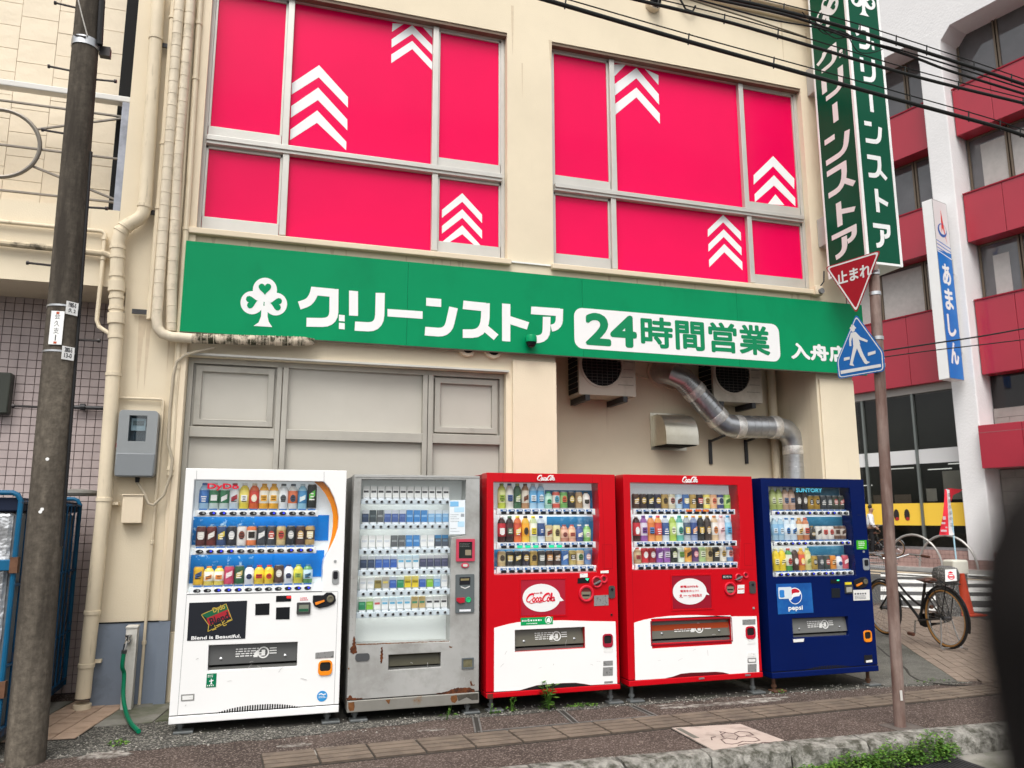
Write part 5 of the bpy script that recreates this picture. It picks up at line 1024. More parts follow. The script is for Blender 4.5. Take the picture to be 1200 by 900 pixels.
W2 = ['c|dark brown coffee can|4a1c1a|3a1414|d8d0c8', 'c|brown red coffee can|5a1c18|44130f|d8d0c8', 'c|blue and yellow coffee can|243a66|203050|d8c040', 'c|black coffee can with white top|1a1a20|141418|c8c8c8', 'c|white and brown coffee can|e6e0da|e2dcd4|6a2c1c', 'c|orange and white can|e07038|e8e2da|181410', 'c|dark grey coffee can|30343a|24282e|d8d8d8', 'c|dark grey and red coffee can|30343a|24282e|b03020', 'c|beige coffee can|c8ae78|b89858|b83028', 'c|black stout can|16181c|1c1e22|b8b8b8', 'c|dark brown slim can|3a2420|2c1a18|c8a060', 'c|gold and brown can|b08c50|3c2820|e0d0a0']
W3 = ['c|yellow can with blue bottle print|e8b020|e0a818|284a80', 'b|yellow and white tea bottle|f0d858|f2ecd8|e07828', 'b|pale yellow tea bottle|f0d858|f2ecd8|e07828', 'c|pink red can|c83858|b82c4c|f0d0d8', 'c|dark green can|1c4c2c|164024|c8b060', 'b|white bottle with navy cap|e4e6ea|e8eaee|1c2c58', 'b|yellow bottle with red label|f0c830|f0d020|c82818', 'b|yellow bottle with red cap|f0c830|f0d020|c82818', 'c|dark brown can with white lettering|402820|38221c|d8d0c4', 'b|white and navy bottle|e4e6ea|e8eaee|26345c', 'b|yellow green bottle|d8cc40|d0c830|80a040', 'b|green tea bottle with pale label|4c8c4c|b8d4e4|2c6c94']
g_ = 'drinks shown in the white machine'; mw_ = 'white machine'
rowset(vw, mw_, 'top shelf', Zw, (203, 322), (953, 321), 17, 247, 914, W1, [(500, 138)], 'oval', 'kbbkkkkbbkkk', g_)
rowset(vw, mw_, 'middle shelf', Zw, (187, 553), (943, 548), 17, 229, 902, W2, [(500, 398)], 'oval', 'kbbbkkkkkbbb', g_)
rowset(vw, mw_, 'bottom shelf', Zw, (172, 794), (930, 778), 17, 213, 889, W3, [(500, 640)], 'oval', 'kkbbbkkkkbbb', g_)
GP = YP(0.0098); RED = mat('logo_red', (0.62, 0.005, 0.03), 0.4)
b_ = bbox(Q(GP, Zw, [(278, 138), (468, 182)])); text(MB(), 'DyDo', GP, b_, 0.0005, 0.05).build('lettering', RED, vw, smooth=0, norm=False)
# poster, controls
PBK = mat('poster_black', (0.016, 0.018, 0.024), 0.3, coat=0.3)
plate(vw, 'coffee_poster', Zv, [(166, 86), (520, 72), (508, 304), (152, 318)], PBK)
mb = MB()
mb.prism(M0, pic(Zv, [(240, 158), (391, 92), (404, 132), (278, 180), (265, 172)]), 0.002, 0.0032, m=0); mb.prism(M0, pic(Zv, [(272, 180), (404, 124), (420, 170), (284, 224)]), 0.002, 0.0036, m=1)
for k, seg_ in enumerate([[(240, 158), (391, 92), (428, 190), (280, 260), (285, 222), (240, 158)]]): mb.prism(M0, stroke(pic(Zv, seg_), 0.004), 0.003, 0.0040, m=2)
mb.build('coffee_logo', [mat('logo_green', (0.01, 0.11, 0.05), 0.4), mat('logo_dark_red', (0.35, 0.02, 0.03), 0.4), mat('logo_gold', (0.5, 0.36, 0.06), 0.4)], vw, smooth=0)
bx = bbox(pic(Zv, [(292, 160), (408, 208)])); text(MB(), 'Blend', M0, (bx[0], bx[1], bx[2], bx[3]), 0.0042, 0.03, rot=0.35).build('lettering', PBK, vw, smooth=0, norm=False)
bx = bbox(pic(Zv, [(312, 104), (384, 142)])); text(MB(), 'Dydo', M0, bx, 0.0042, 0.02, rot=0.35).build('lettering', mat('logo_gold', (0.5, 0.36, 0.06)), vw, smooth=0, norm=False)
bx = bbox(pic(Zv, [(300, 194), (424, 232)])); text(MB(), 'コーヒー', M0, bx, 0.0042, 0.01, rot=0.38).build('lettering', mat('logo_gold', (0.5, 0.36, 0.06)), vw, smooth=0, norm=False)
bx = bbox(pic(Zv, [(178, 312), (482, 277)])); text(MB(), 'Blend is Beautiful.', M0, bx, 0.0035, 0.04).build('lettering', LW, vw, smooth=0, norm=False)
slot(vw, Zv, [(285, 346), (829, 325), (824, 475), (278, 502)])
for pts in ([(570, 92), (657, 88), (655, 159), (569, 161)], [(697, 114), (781, 111), (779, 186), (695, 187)]): plate(vw, 'reader_window', Zv, pts, mat('reader_black', (0.012, 0.013, 0.015), 0.2))
plate(vw, 'price_display', Zv, [(697, 43), (790, 41), (788, 77), (696, 79)], mat('reader_black', (0.012, 0.013, 0.015), 0.2), r=0.004)
plate(vw, 'red_digits', Zv, [(762, 45), (788, 44), (788, 57), (762, 57)], mat('led_red', (0.8, 0.02, 0.02), 0.4, emit=0.8), o=0.0035)
plate(vw, 'note_slot', Zv, [(824, 84), (907, 81), (905, 153), (822, 156)], mat('slot_grey', (0.05, 0.05, 0.05), 0.4), o=0.012, r=0.008)
plate(vw, 'note_mouth', Zv, [(838, 98), (896, 96), (894, 138), (836, 140)], mat('slot_olive', (0.20, 0.22, 0.17), 0.4), o=0.0135)
plate(vw, 'note_bar', Zv, [(836, 122), (893, 120), (893, 136), (836, 138)], mat('slot_green', (0.02, 0.10, 0.05), 0.3), o=0.0145)
a_ = bbox(pic(Zv, [(845, 50), (895, 72)])); mb = MB(); lines(mb, a_, 2, M0, 0.002, seed=5); mb.build('small_print', RED, vw, smooth=0)
MB().prism(M0, clean(pic(Zv, [(922, 40), (985, 38), (1005, 22), (1035, 22), (1058, 42), (1062, 70), (1048, 92), (1010, 108), (960, 118), (930, 105), (920, 80)])), 0.0004, 0.012).build('coin_slot', BTN, vw, smooth=0, bevel=0.003)
c_ = pic(Zv, [(1027, 60)])[0]; MB().lathe([(0.026, 0.0), (0.026, 0.016), (0.017, 0.017), (0.015, 0.010)], M0.at(c_[0], c_[1], 0.003), 16, ax=(0, -1, 0)).build('coin_ring', mat('dull_brass', (0.22, 0.20, 0.14), 0.4, 0.6), vw)
plate(vw, 'return_lever', Zv, [(934, 82), (990, 66), (992, 76), (955, 92), (938, 98)], mat('lever_orange', (0.75, 0.22, 0.02), 0.4), o=0.02)
plate(vw, 'metal_label', Zv, [(937, 391), (1050, 380), (1048, 420), (936, 427)], METL)
coin_return(vw, Zv, [(955, 438), (1038, 526)], mat('return_orange', (0.80, 0.24, 0.01), 0.4))
plate(vw, 'green_sticker', Zv, [(274, 520), (334, 516), (329, 600), (268, 604)], mat('sticker_green', (0.0, 0.16, 0.07), 0.4))
mb = MB(); a_ = bbox(pic(Zv, [(280, 524), (326, 540)])); lines(mb, a_, 2, M0, 0.0032, seed=2); a_ = bbox(pic(Zv, [(276, 584), (322, 596)])); lines(mb, a_, 1, M0, 0.0032, seed=4)
mb.prism(M0, pic(Zv, [(298, 550), (304, 550), (304, 580), (312, 582), (290, 584), (298, 578)]), 0.002, 0.0032); mb.prism(M0, pic(Zv, [(288, 562), (314, 556), (314, 562), (288, 568)]), 0.002, 0.0033); mb.build('sticker_print', LW, vw, smooth=0)
plate(vw, 'framed_label', Zv, [(116, 647), (198, 642), (196, 682), (115, 687)], mat('label_frame', (0.22, 0.22, 0.21), 0.4)); plate(vw, 'label_card', Zv, [(124, 654), (190, 650), (188, 676), (123, 680)], LABELW, o=0.0035)
c_ = pic(Zv, [(978, 656)])[0]; MB().prism(M0, ell(c_[0], c_[1], 0.037, 0.037), 0.0003, 0.0022).build('blue_sticker', mat('sticker_blue', (0.03, 0.26, 0.58), 0.4), vw, smooth=0)
mb = MB(); mb.prism(M0, stroke([(c_[0]-0.024, c_[1]+0.012), (c_[0]-0.008, c_[1]+0.018), (c_[0]+0.008, c_[1]+0.010), (c_[0]+0.026, c_[1]+0.014)], 0.007), 0.002, 0.003); lines(mb, (c_[0]-0.024, c_[0]+0.03, c_[1]-0.014, c_[1]+0.004), 2, M0, 0.003, seed=8); mb.build('sticker_print', LW, vw, smooth=0)
def vent(t, zs, top, base, x0, x1, n, lo=0.15):
    """arched opening with upright slits along the bottom of the door"""
    pts = pic(zs, top)
    mb = MB(); a, b, c, e = bbox(pts)
    for k in range(n):
        u_ = (k+0.5)/n; x = a+(b-a)*(0.06+0.88*u_); h = 1-abs(2*u_-1)**2.4; w_ = (b-a)*0.88/n*0.29; mb.box(x-w_, x+w_, -0.0022, -0.0002, c+0.008, c+0.012+(e-c-0.012)*max(h, 0.06))
    return mb
mb = vent(vw, Zv, [(290, 770), (345, 748), (400, 728), (470, 716), (560, 712), (700, 708), (760, 712), (820, 722), (880, 730), (880, 733), (700, 741), (500, 755), (340, 770)], None, 0, 0, 34); mb.build('vent_slit', DARK, vw, smooth=0)
plate(vw, 'lock_plate', Zw, [(1040, 670), (1082, 668), (1080, 752), (1039, 755)], mat('lock_grey', (0.33, 0.34, 0.34), 0.4, 0.3), o=0.006, r=0.018)
plate(vw, 'lock_barrel', Zw, [(1046, 676), (1074, 676), (1072, 722), (1046, 722)], BTN, o=0.010, r=0.012)
plate(vw, 'keyhole', Zw, [(1050, 606), (1066, 606), (1066, 622), (1050, 622)], BTNR, o=0.004, r=0.006)
SEAMW = mat('white_seam', (0.33, 0.33, 0.33), 0.6)
mb = MB()
for s_ in ([(212, 60), (210, 112)], [(990, 68), (990, 124)]): mb.prism(M0, stroke(pic(Zw, s_), 0.003), 0.0002, 0.0008)
mb.prism(M0, stroke(pic(Zv, [(150, 38), (92, 786)]), 0.003), 0.0002, 0.0008); mb.prism(M0, stroke(pic(Zv, [(1075, 20), (1050, 718)]), 0.003), 0.0002, 0.0008); mb.prism(M0, stroke(pic(Zv, [(150, 36), (1075, 16)]), 0.003), 0.0002, 0.0009)
mb.build('door_seam', SEAMW, vw, smooth=0)
MB().prism(M0, stroke(pic(Zv, [(88, 788), (300, 772), (700, 744), (880, 732), (1075, 719)]), 0.006), 0.0002, 0.0012).build('bottom_seam', DARK, vw, smooth=0)
feet(vw, (-0.50, 0.50), 0.078, 0)

# ---------------- grey cigarette machine
Zg, Zh = (395, 545, 6.667), (395, 670, 5.0)
P1 = pic(Zg, [(192, 110), (1008, 117), (1003, 548), (896, 562), (890, 600)]); P2 = pic(Zh, [(661, 411), (106, 428)]); dispG = P1+P2
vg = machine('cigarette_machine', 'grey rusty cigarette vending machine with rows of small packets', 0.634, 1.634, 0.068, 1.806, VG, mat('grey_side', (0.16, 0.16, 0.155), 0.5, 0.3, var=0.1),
             [dispG, pic(Zh, [(302, 488), (609, 472), (608, 558), (301, 578)])], 0.088, mat('kick_steel', (0.30, 0.29, 0.26), 0.45, 0.5, var=0.1, vs=4, c2=(0.26, 0.13, 0.045), c2s=5, c2t=0.64, c2w=0.06))
display(vg, dispG, mat('display_dull_white', (0.60, 0.63, 0.61), 0.5, var=0.04, vs=3, emit=0.10))
wh = 'x|white packet with dark top|eeeeea|dcdcd8|b8b8b4'
C = {'w': 'x|white packet|eeeeec|e6e6e4|cfd6dc', 'W': 'x|white packet with black mark|ecece8|d8d8d4|303034', 'n': 'x|navy packet|26344e|c8ccd0|3c4c6c', 'k': 'x|black green packet|2c3438|3a4448|505c60', 'g': 'x|dark grey packet|4a4e50|585c5e|8a8e90', 'i': 'x|indigo packet|38508c|ccd2dc|5870ac', 'b': 'x|blue packet|2f74b8|3f84c8|7fb2e0', 'l': 'x|light blue packet|6fa6d6|d8e4ec|9cc6e8', 'B': 'x|royal blue packet|2a52a8|c8d0dc|5078c8', 'p': 'x|dark purple packet|383c58|d0d0d4|5c5c7c', 'c': 'x|white packet with cyan mark|eceeee|cfe6f0|5cb0d8', 'o': 'x|olive gold packet|8c7c38|d8d4c8|5c5020', 'y': 'x|yellow packet|e0c020|e8d468|8c7810', 'v': 'x|green packet|1c8050|d8e0d8|4ca878', 'L': 'x|lime packet|78b828|dce4d0|a8d868', 's': 'x|silver grey packet with yellow band|a8a498|b8b4aa|d8c050', 'r': 'x|white packet with red band|ecebe8|eceae6|d05050', 't': 'x|tan packet|c0a468|b89c5c|2c7c58', 'd': 'x|dark navy packet with blue top|3c4450|2f74a8|60788c'}
rows_g = [('top shelf', Zg, (188, 287), (880, 287), 18, 231, 860, 'WWWWWWWWWWWW', (540, 168)), ('second shelf', Zg, (180, 482), (876, 478), 18, 224, 856, 'nkgiiibbblll', (540, 352)), ('third shelf', Zg, (170, 677), (887, 670), 18, 216, 853, 'wwwwggbbwwdd', (540, 548)),
          ('fourth shelf', Zg, (162, 843), (887, 830), 19, 209, 849, 'nnBBBcccpppp', (540, 705)), ('fifth shelf', Zh, (119, 131), (664, 115), 14.5, 153, 634, 'wwosBvyyBLlw', (400, 26)), ('bottom shelf', Zh, (112, 255), (662, 237), 14.5, 148, 632, 'vLrcccctt' + 'WWW', (400, 147))]
for nm, zs, L_, R2, hf, f_, l_, codes, tp in rows_g:
    rowset(vg, 'cigarette machine', nm, zs, L_, R2, hf, f_, l_, [C[c] for c in codes], [tp], 'dot', '', 'packets shown in the cigarette machine', wf=0.86)
pl_ = plate(vg, 'paper_notice', Zg, [(878, 276), (1001, 272), (1000, 540), (876, 542)], mat('notice_white', (0.72, 0.77, 0.80), 0.5), o=0.004)
mb = MB()
for rect, m in (([(882, 284), (948, 324)], 0), ([(915, 330), (992, 368)], 1), ([(942, 440), (994, 482)], 1), ([(966, 380), (992, 404)], 2)): mb.prism(M0, rc(*bbox(pic(Zg, rect))), 0.003, 0.005, m=m)
for y0_ in (382, 398, 414, 434, 490, 512): lines(mb, bbox(pic(Zg, [(886, y0_), (955, y0_+10)])), 1, M0, 0.005, m=2, seed=y0_)
mb.build('notice_print', [mat('notice_blue', (0.20, 0.46, 0.72), 0.5), mat('notice_pale_blue', (0.45, 0.66, 0.80), 0.5), mat('notice_grey', (0.30, 0.33, 0.36), 0.5)], vg, smooth=0)
a_ = bbox(pic(Zg, [(930, 578), (1073, 750)])); b_ = bbox(pic(Zg, [(950, 600), (1053, 728)]))
MB().prism(M0, rrect(*a_, 0.006), 0.0003, 0.014, holes=[rc(*b_)]).build('reader_frame', mat('reader_pink_red', (0.50, 0.05, 0.09), 0.4, var=0.08), vg, smooth=0, bevel=0.003)
MB().prism(M0, rc(*b_), 0.0003, 0.006).build('reader_window', mat('reader_dark', (0.02, 0.024, 0.022), 0.25, var=0.2, vs=12), vg, smooth=0)
plate(vg, 'reader_card', Zg, [(1000, 662), (1046, 662), (1046, 704), (1000, 704)], mat('reader_beige', (0.26, 0.22, 0.15), 0.4), o=0.0075)
mb = MB(); lines(mb, bbox(pic(Zg, [(958, 606), (1046, 640)])), 3, M0, 0.0068, seed=9); mb.build('reader_print', mat('dim_print', (0.13, 0.14, 0.13), 0.5), vg, smooth=0)
c_ = pic(Zg, [(999, 783)])[0]; MB().prism(M0, ell(c_[0], c_[1], 0.031, 0.021), 0.0003, 0.010).build('button_bezel', mat('reader_pink_red', (0.50, 0.05, 0.09)), vg, smooth=0, bevel=0.002)
MB().prism(M0, rrect(c_[0]-0.018, c_[0]+0.018, c_[1]-0.010, c_[1]+0.010, 0.006), 0.010, 0.013).build('push_button', mat('pale_button', (0.55, 0.55, 0.5), 0.4), vg, smooth=0)
plate(vg, 'coin_panel', Zh, [(694, 16), (803, 14), (799, 238), (692, 240)], mat('coin_panel_grey', (0.10, 0.115, 0.12), 0.45), o=0.010, r=0.008)
plate(vg, 'note_slot', Zh, [(716, 32), (779, 30), (778, 74), (715, 76)], BTN, o=0.012); plate(vg, 'note_lip', Zh, [(722, 40), (772, 38), (770, 50), (722, 52)], mat('slot_olive2', (0.22, 0.18, 0.09), 0.5), o=0.014)
plate(vg, 'note_arrow', Zh, [(722, 84), (748, 94), (776, 82), (776, 87), (748, 100), (722, 89)], INKW, o=0.011)
plate(vg, 'return_lever', Zh, [(697, 152), (744, 150), (744, 178), (715, 183), (697, 170)], mat('lever_red', (0.40, 0.015, 0.03), 0.35), o=0.022)
c_ = pic(Zh, [(767, 163)])[0]; MB().lathe([(0.021, 0), (0.021, 0.005), (0.015, 0.0055), (0.013, 0.002)], M0.at(c_[0], c_[1], 0.010), 16, ax=(0, -1, 0)).build('coin_ring', mat('ring_green', (0.02, 0.42, 0.16), 0.3), vg)
plate(vg, 'name_card', Zh, [(715, 221), (781, 219), (781, 231), (715, 233)], PRICEW, o=0.0125)
plate(vg, 'lock_plate', Zh, [(107, 480), (190, 478), (189, 521), (106, 523)], mat('lock_steel', (0.12, 0.125, 0.13), 0.4, 0.6), o=0.006, r=0.02)
slot(vg, Zh, [(302, 488), (609, 472), (608, 558), (301, 578)], flapm=mat('olive_flap', (0.055, 0.05, 0.03), 0.3, var=0.2), txt=False)
a_ = bbox(pic(Zh, [(730, 506), (800, 566)])); MB().prism(M0, rc(*a_), 0.0003, 0.008, holes=[rc(a_[0]+0.012, a_[1]-0.012, a_[2]+0.012, a_[3]-0.010)]).build('coin_return', mat('coin_panel_grey', (0.10, 0.115, 0.12)), vg, smooth=0)
MB().prism(M0, rc(a_[0]+0.011, a_[1]-0.011, a_[2]+0.011, a_[3]-0.009), 0.0003, 0.003).build('return_opening', mat('olive_glass', (0.13, 0.12, 0.07), 0.3, var=0.3, vs=25), vg, smooth=0)
RUST = mat('rust', (0.115, 0.035, 0.012), 0.9, var=0.45, vs=22, bump=0.8, bs=60, bdist=0.004, c2=(0.035, 0.015, 0.01), c2s=16, c2t=0.52); RUST2 = mat('rust_stain', (0.16, 0.065, 0.022), 0.9, var=0.4, vs=18)
def rust(outline, m=RUST, o=0.001, nm='rust_patch', jit=5):
    P = []
    n = len(outline)
    for i in range(n):
        a, b = outline[i], outline[(i+1) % n]; k = max(2, int(math.hypot(b[0]-a[0], b[1]-a[1])/7))
        for j in range(k): P.append((a[0]+(b[0]-a[0])*j/k+random.uniform(-jit, jit), a[1]+(b[1]-a[1])*j/k+random.uniform(-jit, jit)))
    MB().prism(M0, pic(Zh, P), 0.0002, o).build(nm, m, vg, smooth=0)
rust([(95, 382), (104, 380), (108, 425), (118, 470), (96, 484), (76, 470), (74, 452), (90, 430)], jit=4); rust([(258, 440), (267, 442), (270, 500), (263, 536), (256, 540), (253, 490)], jit=3)
rust([(578, 714), (640, 700), (690, 682), (740, 680), (775, 676), (806, 690), (808, 704), (770, 708), (700, 716), (620, 720)], jit=3); rust([(783, 640), (790, 640), (792, 660), (806, 662), (804, 668), (780, 672)], jit=3)
rust([(56, 740), (80, 722), (92, 738), (150, 742), (120, 752), (56, 752)], jit=3); rust([(656, 436), (676, 436), (672, 446), (660, 446)], RUST2, jit=3); rust([(64, 562), (72, 562), (72, 572), (64, 572)], RUST2, jit=2); rust([(112, 424), (655, 404), (655, 408), (112, 430)], RUST2, jit=1.5)
def kick_rust(zs, pts, m=RUST2):
    KP = YP(-0.008); MB().prism(KP, clean(Q(KP, zs, pts)), 0.0002, 0.001).build('rust_streak', m, vg, smooth=0)
kick_rust(Zh, [(66, 762), (72, 768), (100, 762), (103, 790), (98, 814), (74, 817), (66, 800)]); kick_rust(Zh, [(668, 728), (700, 722), (706, 750), (690, 770), (672, 764), (664, 745)]); kick_rust(Zh, [(700, 724), (770, 716), (826, 712), (826, 750), (790, 752), (760, 736), (712, 758)], mat('dark_grime', (0.06, 0.055, 0.045), 0.9, var=0.4, vs=14)); kick_rust(Zh, [(284, 752), (312, 748), (306, 776), (298, 772)], RUST2)
mb = MB()
for x_ in (80, 96):
    for k in range(9): p_2 = pic(Zh, [(x_-k*1.0, 40+k*38)])[0]; mb.prism(M0, ell(p_2[0], p_2[1], 0.003, 0.003, 6), 0, 0.001)
mb.build('rivet', mat('rivet_grey', (0.22, 0.22, 0.21), 0.5, 0.5), vg, smooth=0)
MB().prism(M0, pic(Zg, [(138, 78), (1112, 88), (1112, 100), (138, 92)]), 0.0003, 0.004).build('top_bar', mat('bright_bar', (0.52, 0.52, 0.50), 0.3, 0.5), vg, smooth=0)
feet(vg, (0.70, 1.56), 0.068, 0)

# ---------------- first red machine
Zr, Zs = (560, 545, 6.665), (560, 670, 5.622)
BUBW = mat('bubble_white', (0.74, 0.74, 0.73), 0.4); PRED = mat('poster_red', (0.36, 0.012, 0.03), 0.3, var=0.1, vs=4, coat=0.3)
def rings(t, zs, cs, chrome=True):
    for k, (x, y_, r, ri) in enumerate(cs):
        c_ = pic(zs, [(x, y_)])[0]; r = r/zs[2]*0.0067; ri = ri/zs[2]*0.0067
        MB().lathe([(r, 0), (r, 0.012), (r*0.9, 0.015), (ri, 0.012), (ri, 0.004)], M0.at(c_[0], c_[1], 0.0003+0.0004*k), 20, ax=(0, -1, 0)).build('coin_bezel', mat('bezel_red', (0.60, 0.01, 0.03), 0.3, coat=0.3), t)
        MB().lathe([(ri*1.05, 0), (ri*1.02, 0.006)], M0.at(c_[0], c_[1], 0.0005), 16, ax=(0, -1, 0)).build('bezel_core', mat('bezel_dark', (0.12, 0.02, 0.02), 0.4), t)
dispR = pic(Zr, [(122, 131), (938, 143), (946, 300), (951, 450), (949, 600), (940, 740), (930, 838), (128, 858)])
tkR = [(245, 383), (703, 362), (706, 500), (243, 528)]
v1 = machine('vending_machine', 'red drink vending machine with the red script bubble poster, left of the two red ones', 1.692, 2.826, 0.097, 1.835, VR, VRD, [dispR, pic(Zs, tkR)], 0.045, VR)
display(v1, dispR, mat('display_grey_white', (0.60, 0.64, 0.66), 0.5, emit=0.26))
SKY1 = mat('poster_sky', (0.03, 0.20, 0.42), 0.4, c2=(0.35, 0.55, 0.72), c2s=5, c2t=0.60, c2w=0.1)
for rect in ([(524, 195), (914, 345)], [(538, 402), (914, 600)], [(128, 660), (930, 800)]): back(v1, Zr, rect, SKY1)
R1 = ['b|yellow green tea bottle|b8c83c|d8dc90|88a828', 'b|white and blue brown capped bottle|d8d4cc|e0dcd4|2c4c8c', 'b|dark green tea bottle|2c5434|24482c|98a858', 'b|cream and brown tea bottle|a87850|e0d4c0|7c4028', 'b|clear blue water bottle|9cc8e4|58a8dc|e4eef4', 'b|clear water bottle with blue cap|9cc8e4|58a8dc|e4eef4', 'b|short clear green bottle|8cc4b0|b8dcc8|2c9c5c', 'c|red and white can|c84838|e4d8d0|48a0b8', 'c|green fruit can|5c9c48|88b868|d85830', 'c|black coffee can|201e1e|141414|c8a840', 'c|bronze coffee can|9c7c54|8c6c44|e0d0a8', 'b|short white and black bottle|e0dcd4|e8e4dc|2c2820']
R2 = ['b|cola bottle with red label|2a0c0a|b81420|e8e8e8', 'b|black cola bottle, dark red label|1c0a0a|3c0c10|48684c', 'b|orange red juice bottle|e06028|c83c20|f0d040', 'b|orange yellow juice bottle|f0b830|f0a018|302418', 'b|clear lemon water bottle|c8d8a0|e8e8d8|e0c820', 'b|navy and white sports bottle|c8d4e4|20386c|2c4c8c', 'c|cream and brown short can|c8b080|d8ccb0|8c3c2c', 'c|pale yellow short can|e0d8a0|e4d890|5c4c30', 'b|short pink brown bottle|b87860|d8a890|8c3c34', 'b|short peach bottle|d89878|e4b890|b84c3c', 'b|short navy bottle|2c3c74|384c8c|e0d8c8', 'b|short green bottle|6cac50|a0cc80|e8e8d8']
R3 = ['c|beige coffee can|b09868|c8b888|50402c', 'c|black and gold coffee can|242220|181818|c0a040', 'c|black coffee can with gold crest|181818|141414|c8a840', 'c|navy and gold coffee can|201c28|181420|c09840', 'c|gold and brown coffee can|a88438|b89448|3c2c18', 'c|black grey coffee can|343434|242424|a8a8a0', 'c|brown and orange coffee can|3c2418|2c1810|d08838', 'c|dark brown coffee can|2c1c18|241410|a87848', 'c|blue coffee can|3868a8|2c58a0|c8d8e8', 'c|golden latte can|b09850|a88c40|302820', 'c|beige can with green mark|d8b880|e4dcc8|406c3c', 'c|blue and pink can|5878a8|4868a0|d8a8a8']
g_ = 'drinks shown in the first red machine'; mw_ = 'left red machine'
rowset(v1, mw_, 'top shelf', Zr, (148, 364), (917, 366), 24, 200, 866, R1, [(450, 146), (700, 208), 6], 'bar', '', g_)
rowset(v1, mw_, 'middle shelf', Zr, (148, 628), (921, 626), 24, 200, 873, R2, [(450, 397), (700, 466), 6], 'bar', 'kkggggggkkkk'.replace('gggggg', 'gggkgg'), g_)
rowset(v1, mw_, 'bottom shelf', Zr, (148, 820), (926, 812), 24, 200, 878, R3, [(500, 666)], 'bar', '', g_)
plate(v1, 'emblem_plate', Zr, [(456, 80), (606, 84), (604, 128), (455, 124)], VR, o=0.004); cola('script_emblem', v1, M0, bbox(pic(Zr, [(462, 126), (604, 80)])), LW, 0.0055)
def bubble(t, zs, rect, cx, cy, rx, ry, tail, m=PRED):
    plate(t, 'poster', zs, rect, m, o=0.002); MB().prism(M0, pic(zs, ell(cx, cy, rx, ry, 36)), 0.0021, 0.0034).build('speech_bubble', BUBW, t, smooth=0); MB().prism(M0, pic(zs, tail), 0.0021, 0.0031).build('bubble_tail', BUBW, t, smooth=0)
    a = bbox(pic(zs, rect)); MB().prism(M0, rc(a[0]-0.012, a[1]+0.012, a[2]-0.012, a[3]+0.012), 0.0002, 0.0045, holes=[rc(*a)]).build('poster_frame', VR, t, smooth=0)
bubble(v1, Zs, [(283, 56), (574, 52), (577, 281), (284, 290)], 418, 172, 124, 92, [(520, 140), (565, 190), (530, 196)])
cola('script_emblem', v1, M0, bbox(pic(Zs, [(318, 212), (512, 138)])), RED, 0.0045)
bx = bbox(pic(Zs, [(366, 146), (424, 132)])); text(MB(), 'ecoる', M0, bx, 0.0045, 0.03).build('lettering', RED, v1, smooth=0, norm=False)
WP1 = [(107, 370), (150, 358), (200, 345), (260, 333), (330, 325), (420, 322), (560, 320), (740, 325), (906, 327), (912, 540), (917, 737), (742, 746), (700, 738), (640, 731), (560, 733), (470, 740), (385, 748), (330, 764), (276, 780), (106, 791)]
def with_hole(t, zs, outer, hole, m, nm): MB().prism(M0, clean(pic(zs, outer)), 0.0003, 0.0026, holes=[rc(*bbox(pic(zs, hole)))]).build(nm, m, t, smooth=0)
with_hole(v1, Zs, WP1, tkR, VW, 'white_panel')
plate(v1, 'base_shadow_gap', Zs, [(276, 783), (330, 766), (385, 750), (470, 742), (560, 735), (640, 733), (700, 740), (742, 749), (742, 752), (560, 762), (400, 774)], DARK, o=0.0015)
slot(v1, Zs, tkR, flapm=mat('smoked_flap_warm', (0.095, 0.088, 0.065), 0.2, coat=0.3))
plate(v1, 'green_sticker', Zs, [(282, 294), (493, 287), (493, 345), (282, 355)], mat('sticker_bright_green', (0.0, 0.30, 0.085), 0.4), o=0.004)
bx = bbox(pic(Zs, [(288, 330), (340, 310)])); text(MB(), 'ecoる', M0, bx, 0.0052, 0.03).build('lettering', LW, v1, smooth=0, norm=False)
mb = MB(); lines(mb, bbox(pic(Zs, [(346, 310), (430, 326)])), 1, M0, 0.0052, seed=3); lines(mb, bbox(pic(Zs, [(320, 336), (395, 344)])), 1, M0, 0.0052, seed=4); c_ = pic(Zs, [(463, 317)])[0]; mb.prism(M0, ell(c_[0], c_[1], 0.029, 0.029, 20), 0.004, 0.005, holes=[ell(c_[0], c_[1], 0.024, 0.024, 20)]); mb.prism(M0, pic(Zs, [(450, 330), (455, 312), (468, 298), (474, 314), (476, 332)]), 0.004, 0.0051); mb.build('sticker_print', LW, v1, smooth=0)
def controls(t, zs, led, ledtxt, rr_, slotc, lockr):
    plate(t, 'price_display', zs, led, mat('reader_black', (0.012, 0.013, 0.015)), o=0.004)
    rings(t, zs, rr_)
    x, y_, w_, h_ = slotc; plate(t, 'note_slot', zs, [(x-w_, y_-h_), (x+w_, y_-h_), (x+w_, y_+h_), (x-w_, y_+h_)], mat('slot_khaki', (0.20, 0.17, 0.12), 0.4), o=0.008); plate(t, 'note_mouth', zs, [(x-w_*0.8, y_-h_*0.2), (x+w_*0.8, y_-h_*0.2), (x+w_*0.8, y_+h_*0.25), (x-w_*0.8, y_+h_*0.25)], FLAPI, o=0.0095)
    x, y_ = rr_[0][0], rr_[0][1]; plate(t, 'return_lever', zs, [(x-26, y_+14), (x+20, y_-12), (x+24, y_-4), (x-10, y_+14), (x-20, y_+18)], mat('lever_grey', (0.25, 0.26, 0.26), 0.35, 0.5), o=0.022)
    plate(t, 'lock_plate', zs, lockr, mat('lock_dark', (0.10, 0.105, 0.10), 0.35, 0.6), o=0.008, r=0.017)
    a = bbox(pic(zs, lockr)); MB().lathe([(0.012, 0), (0.012, 0.006)], M0.at((a[0]+a[1])/2, a[3]-0.03, 0.008), 12, ax=(0, -1, 0)).build('lock_barrel', BTN, t)
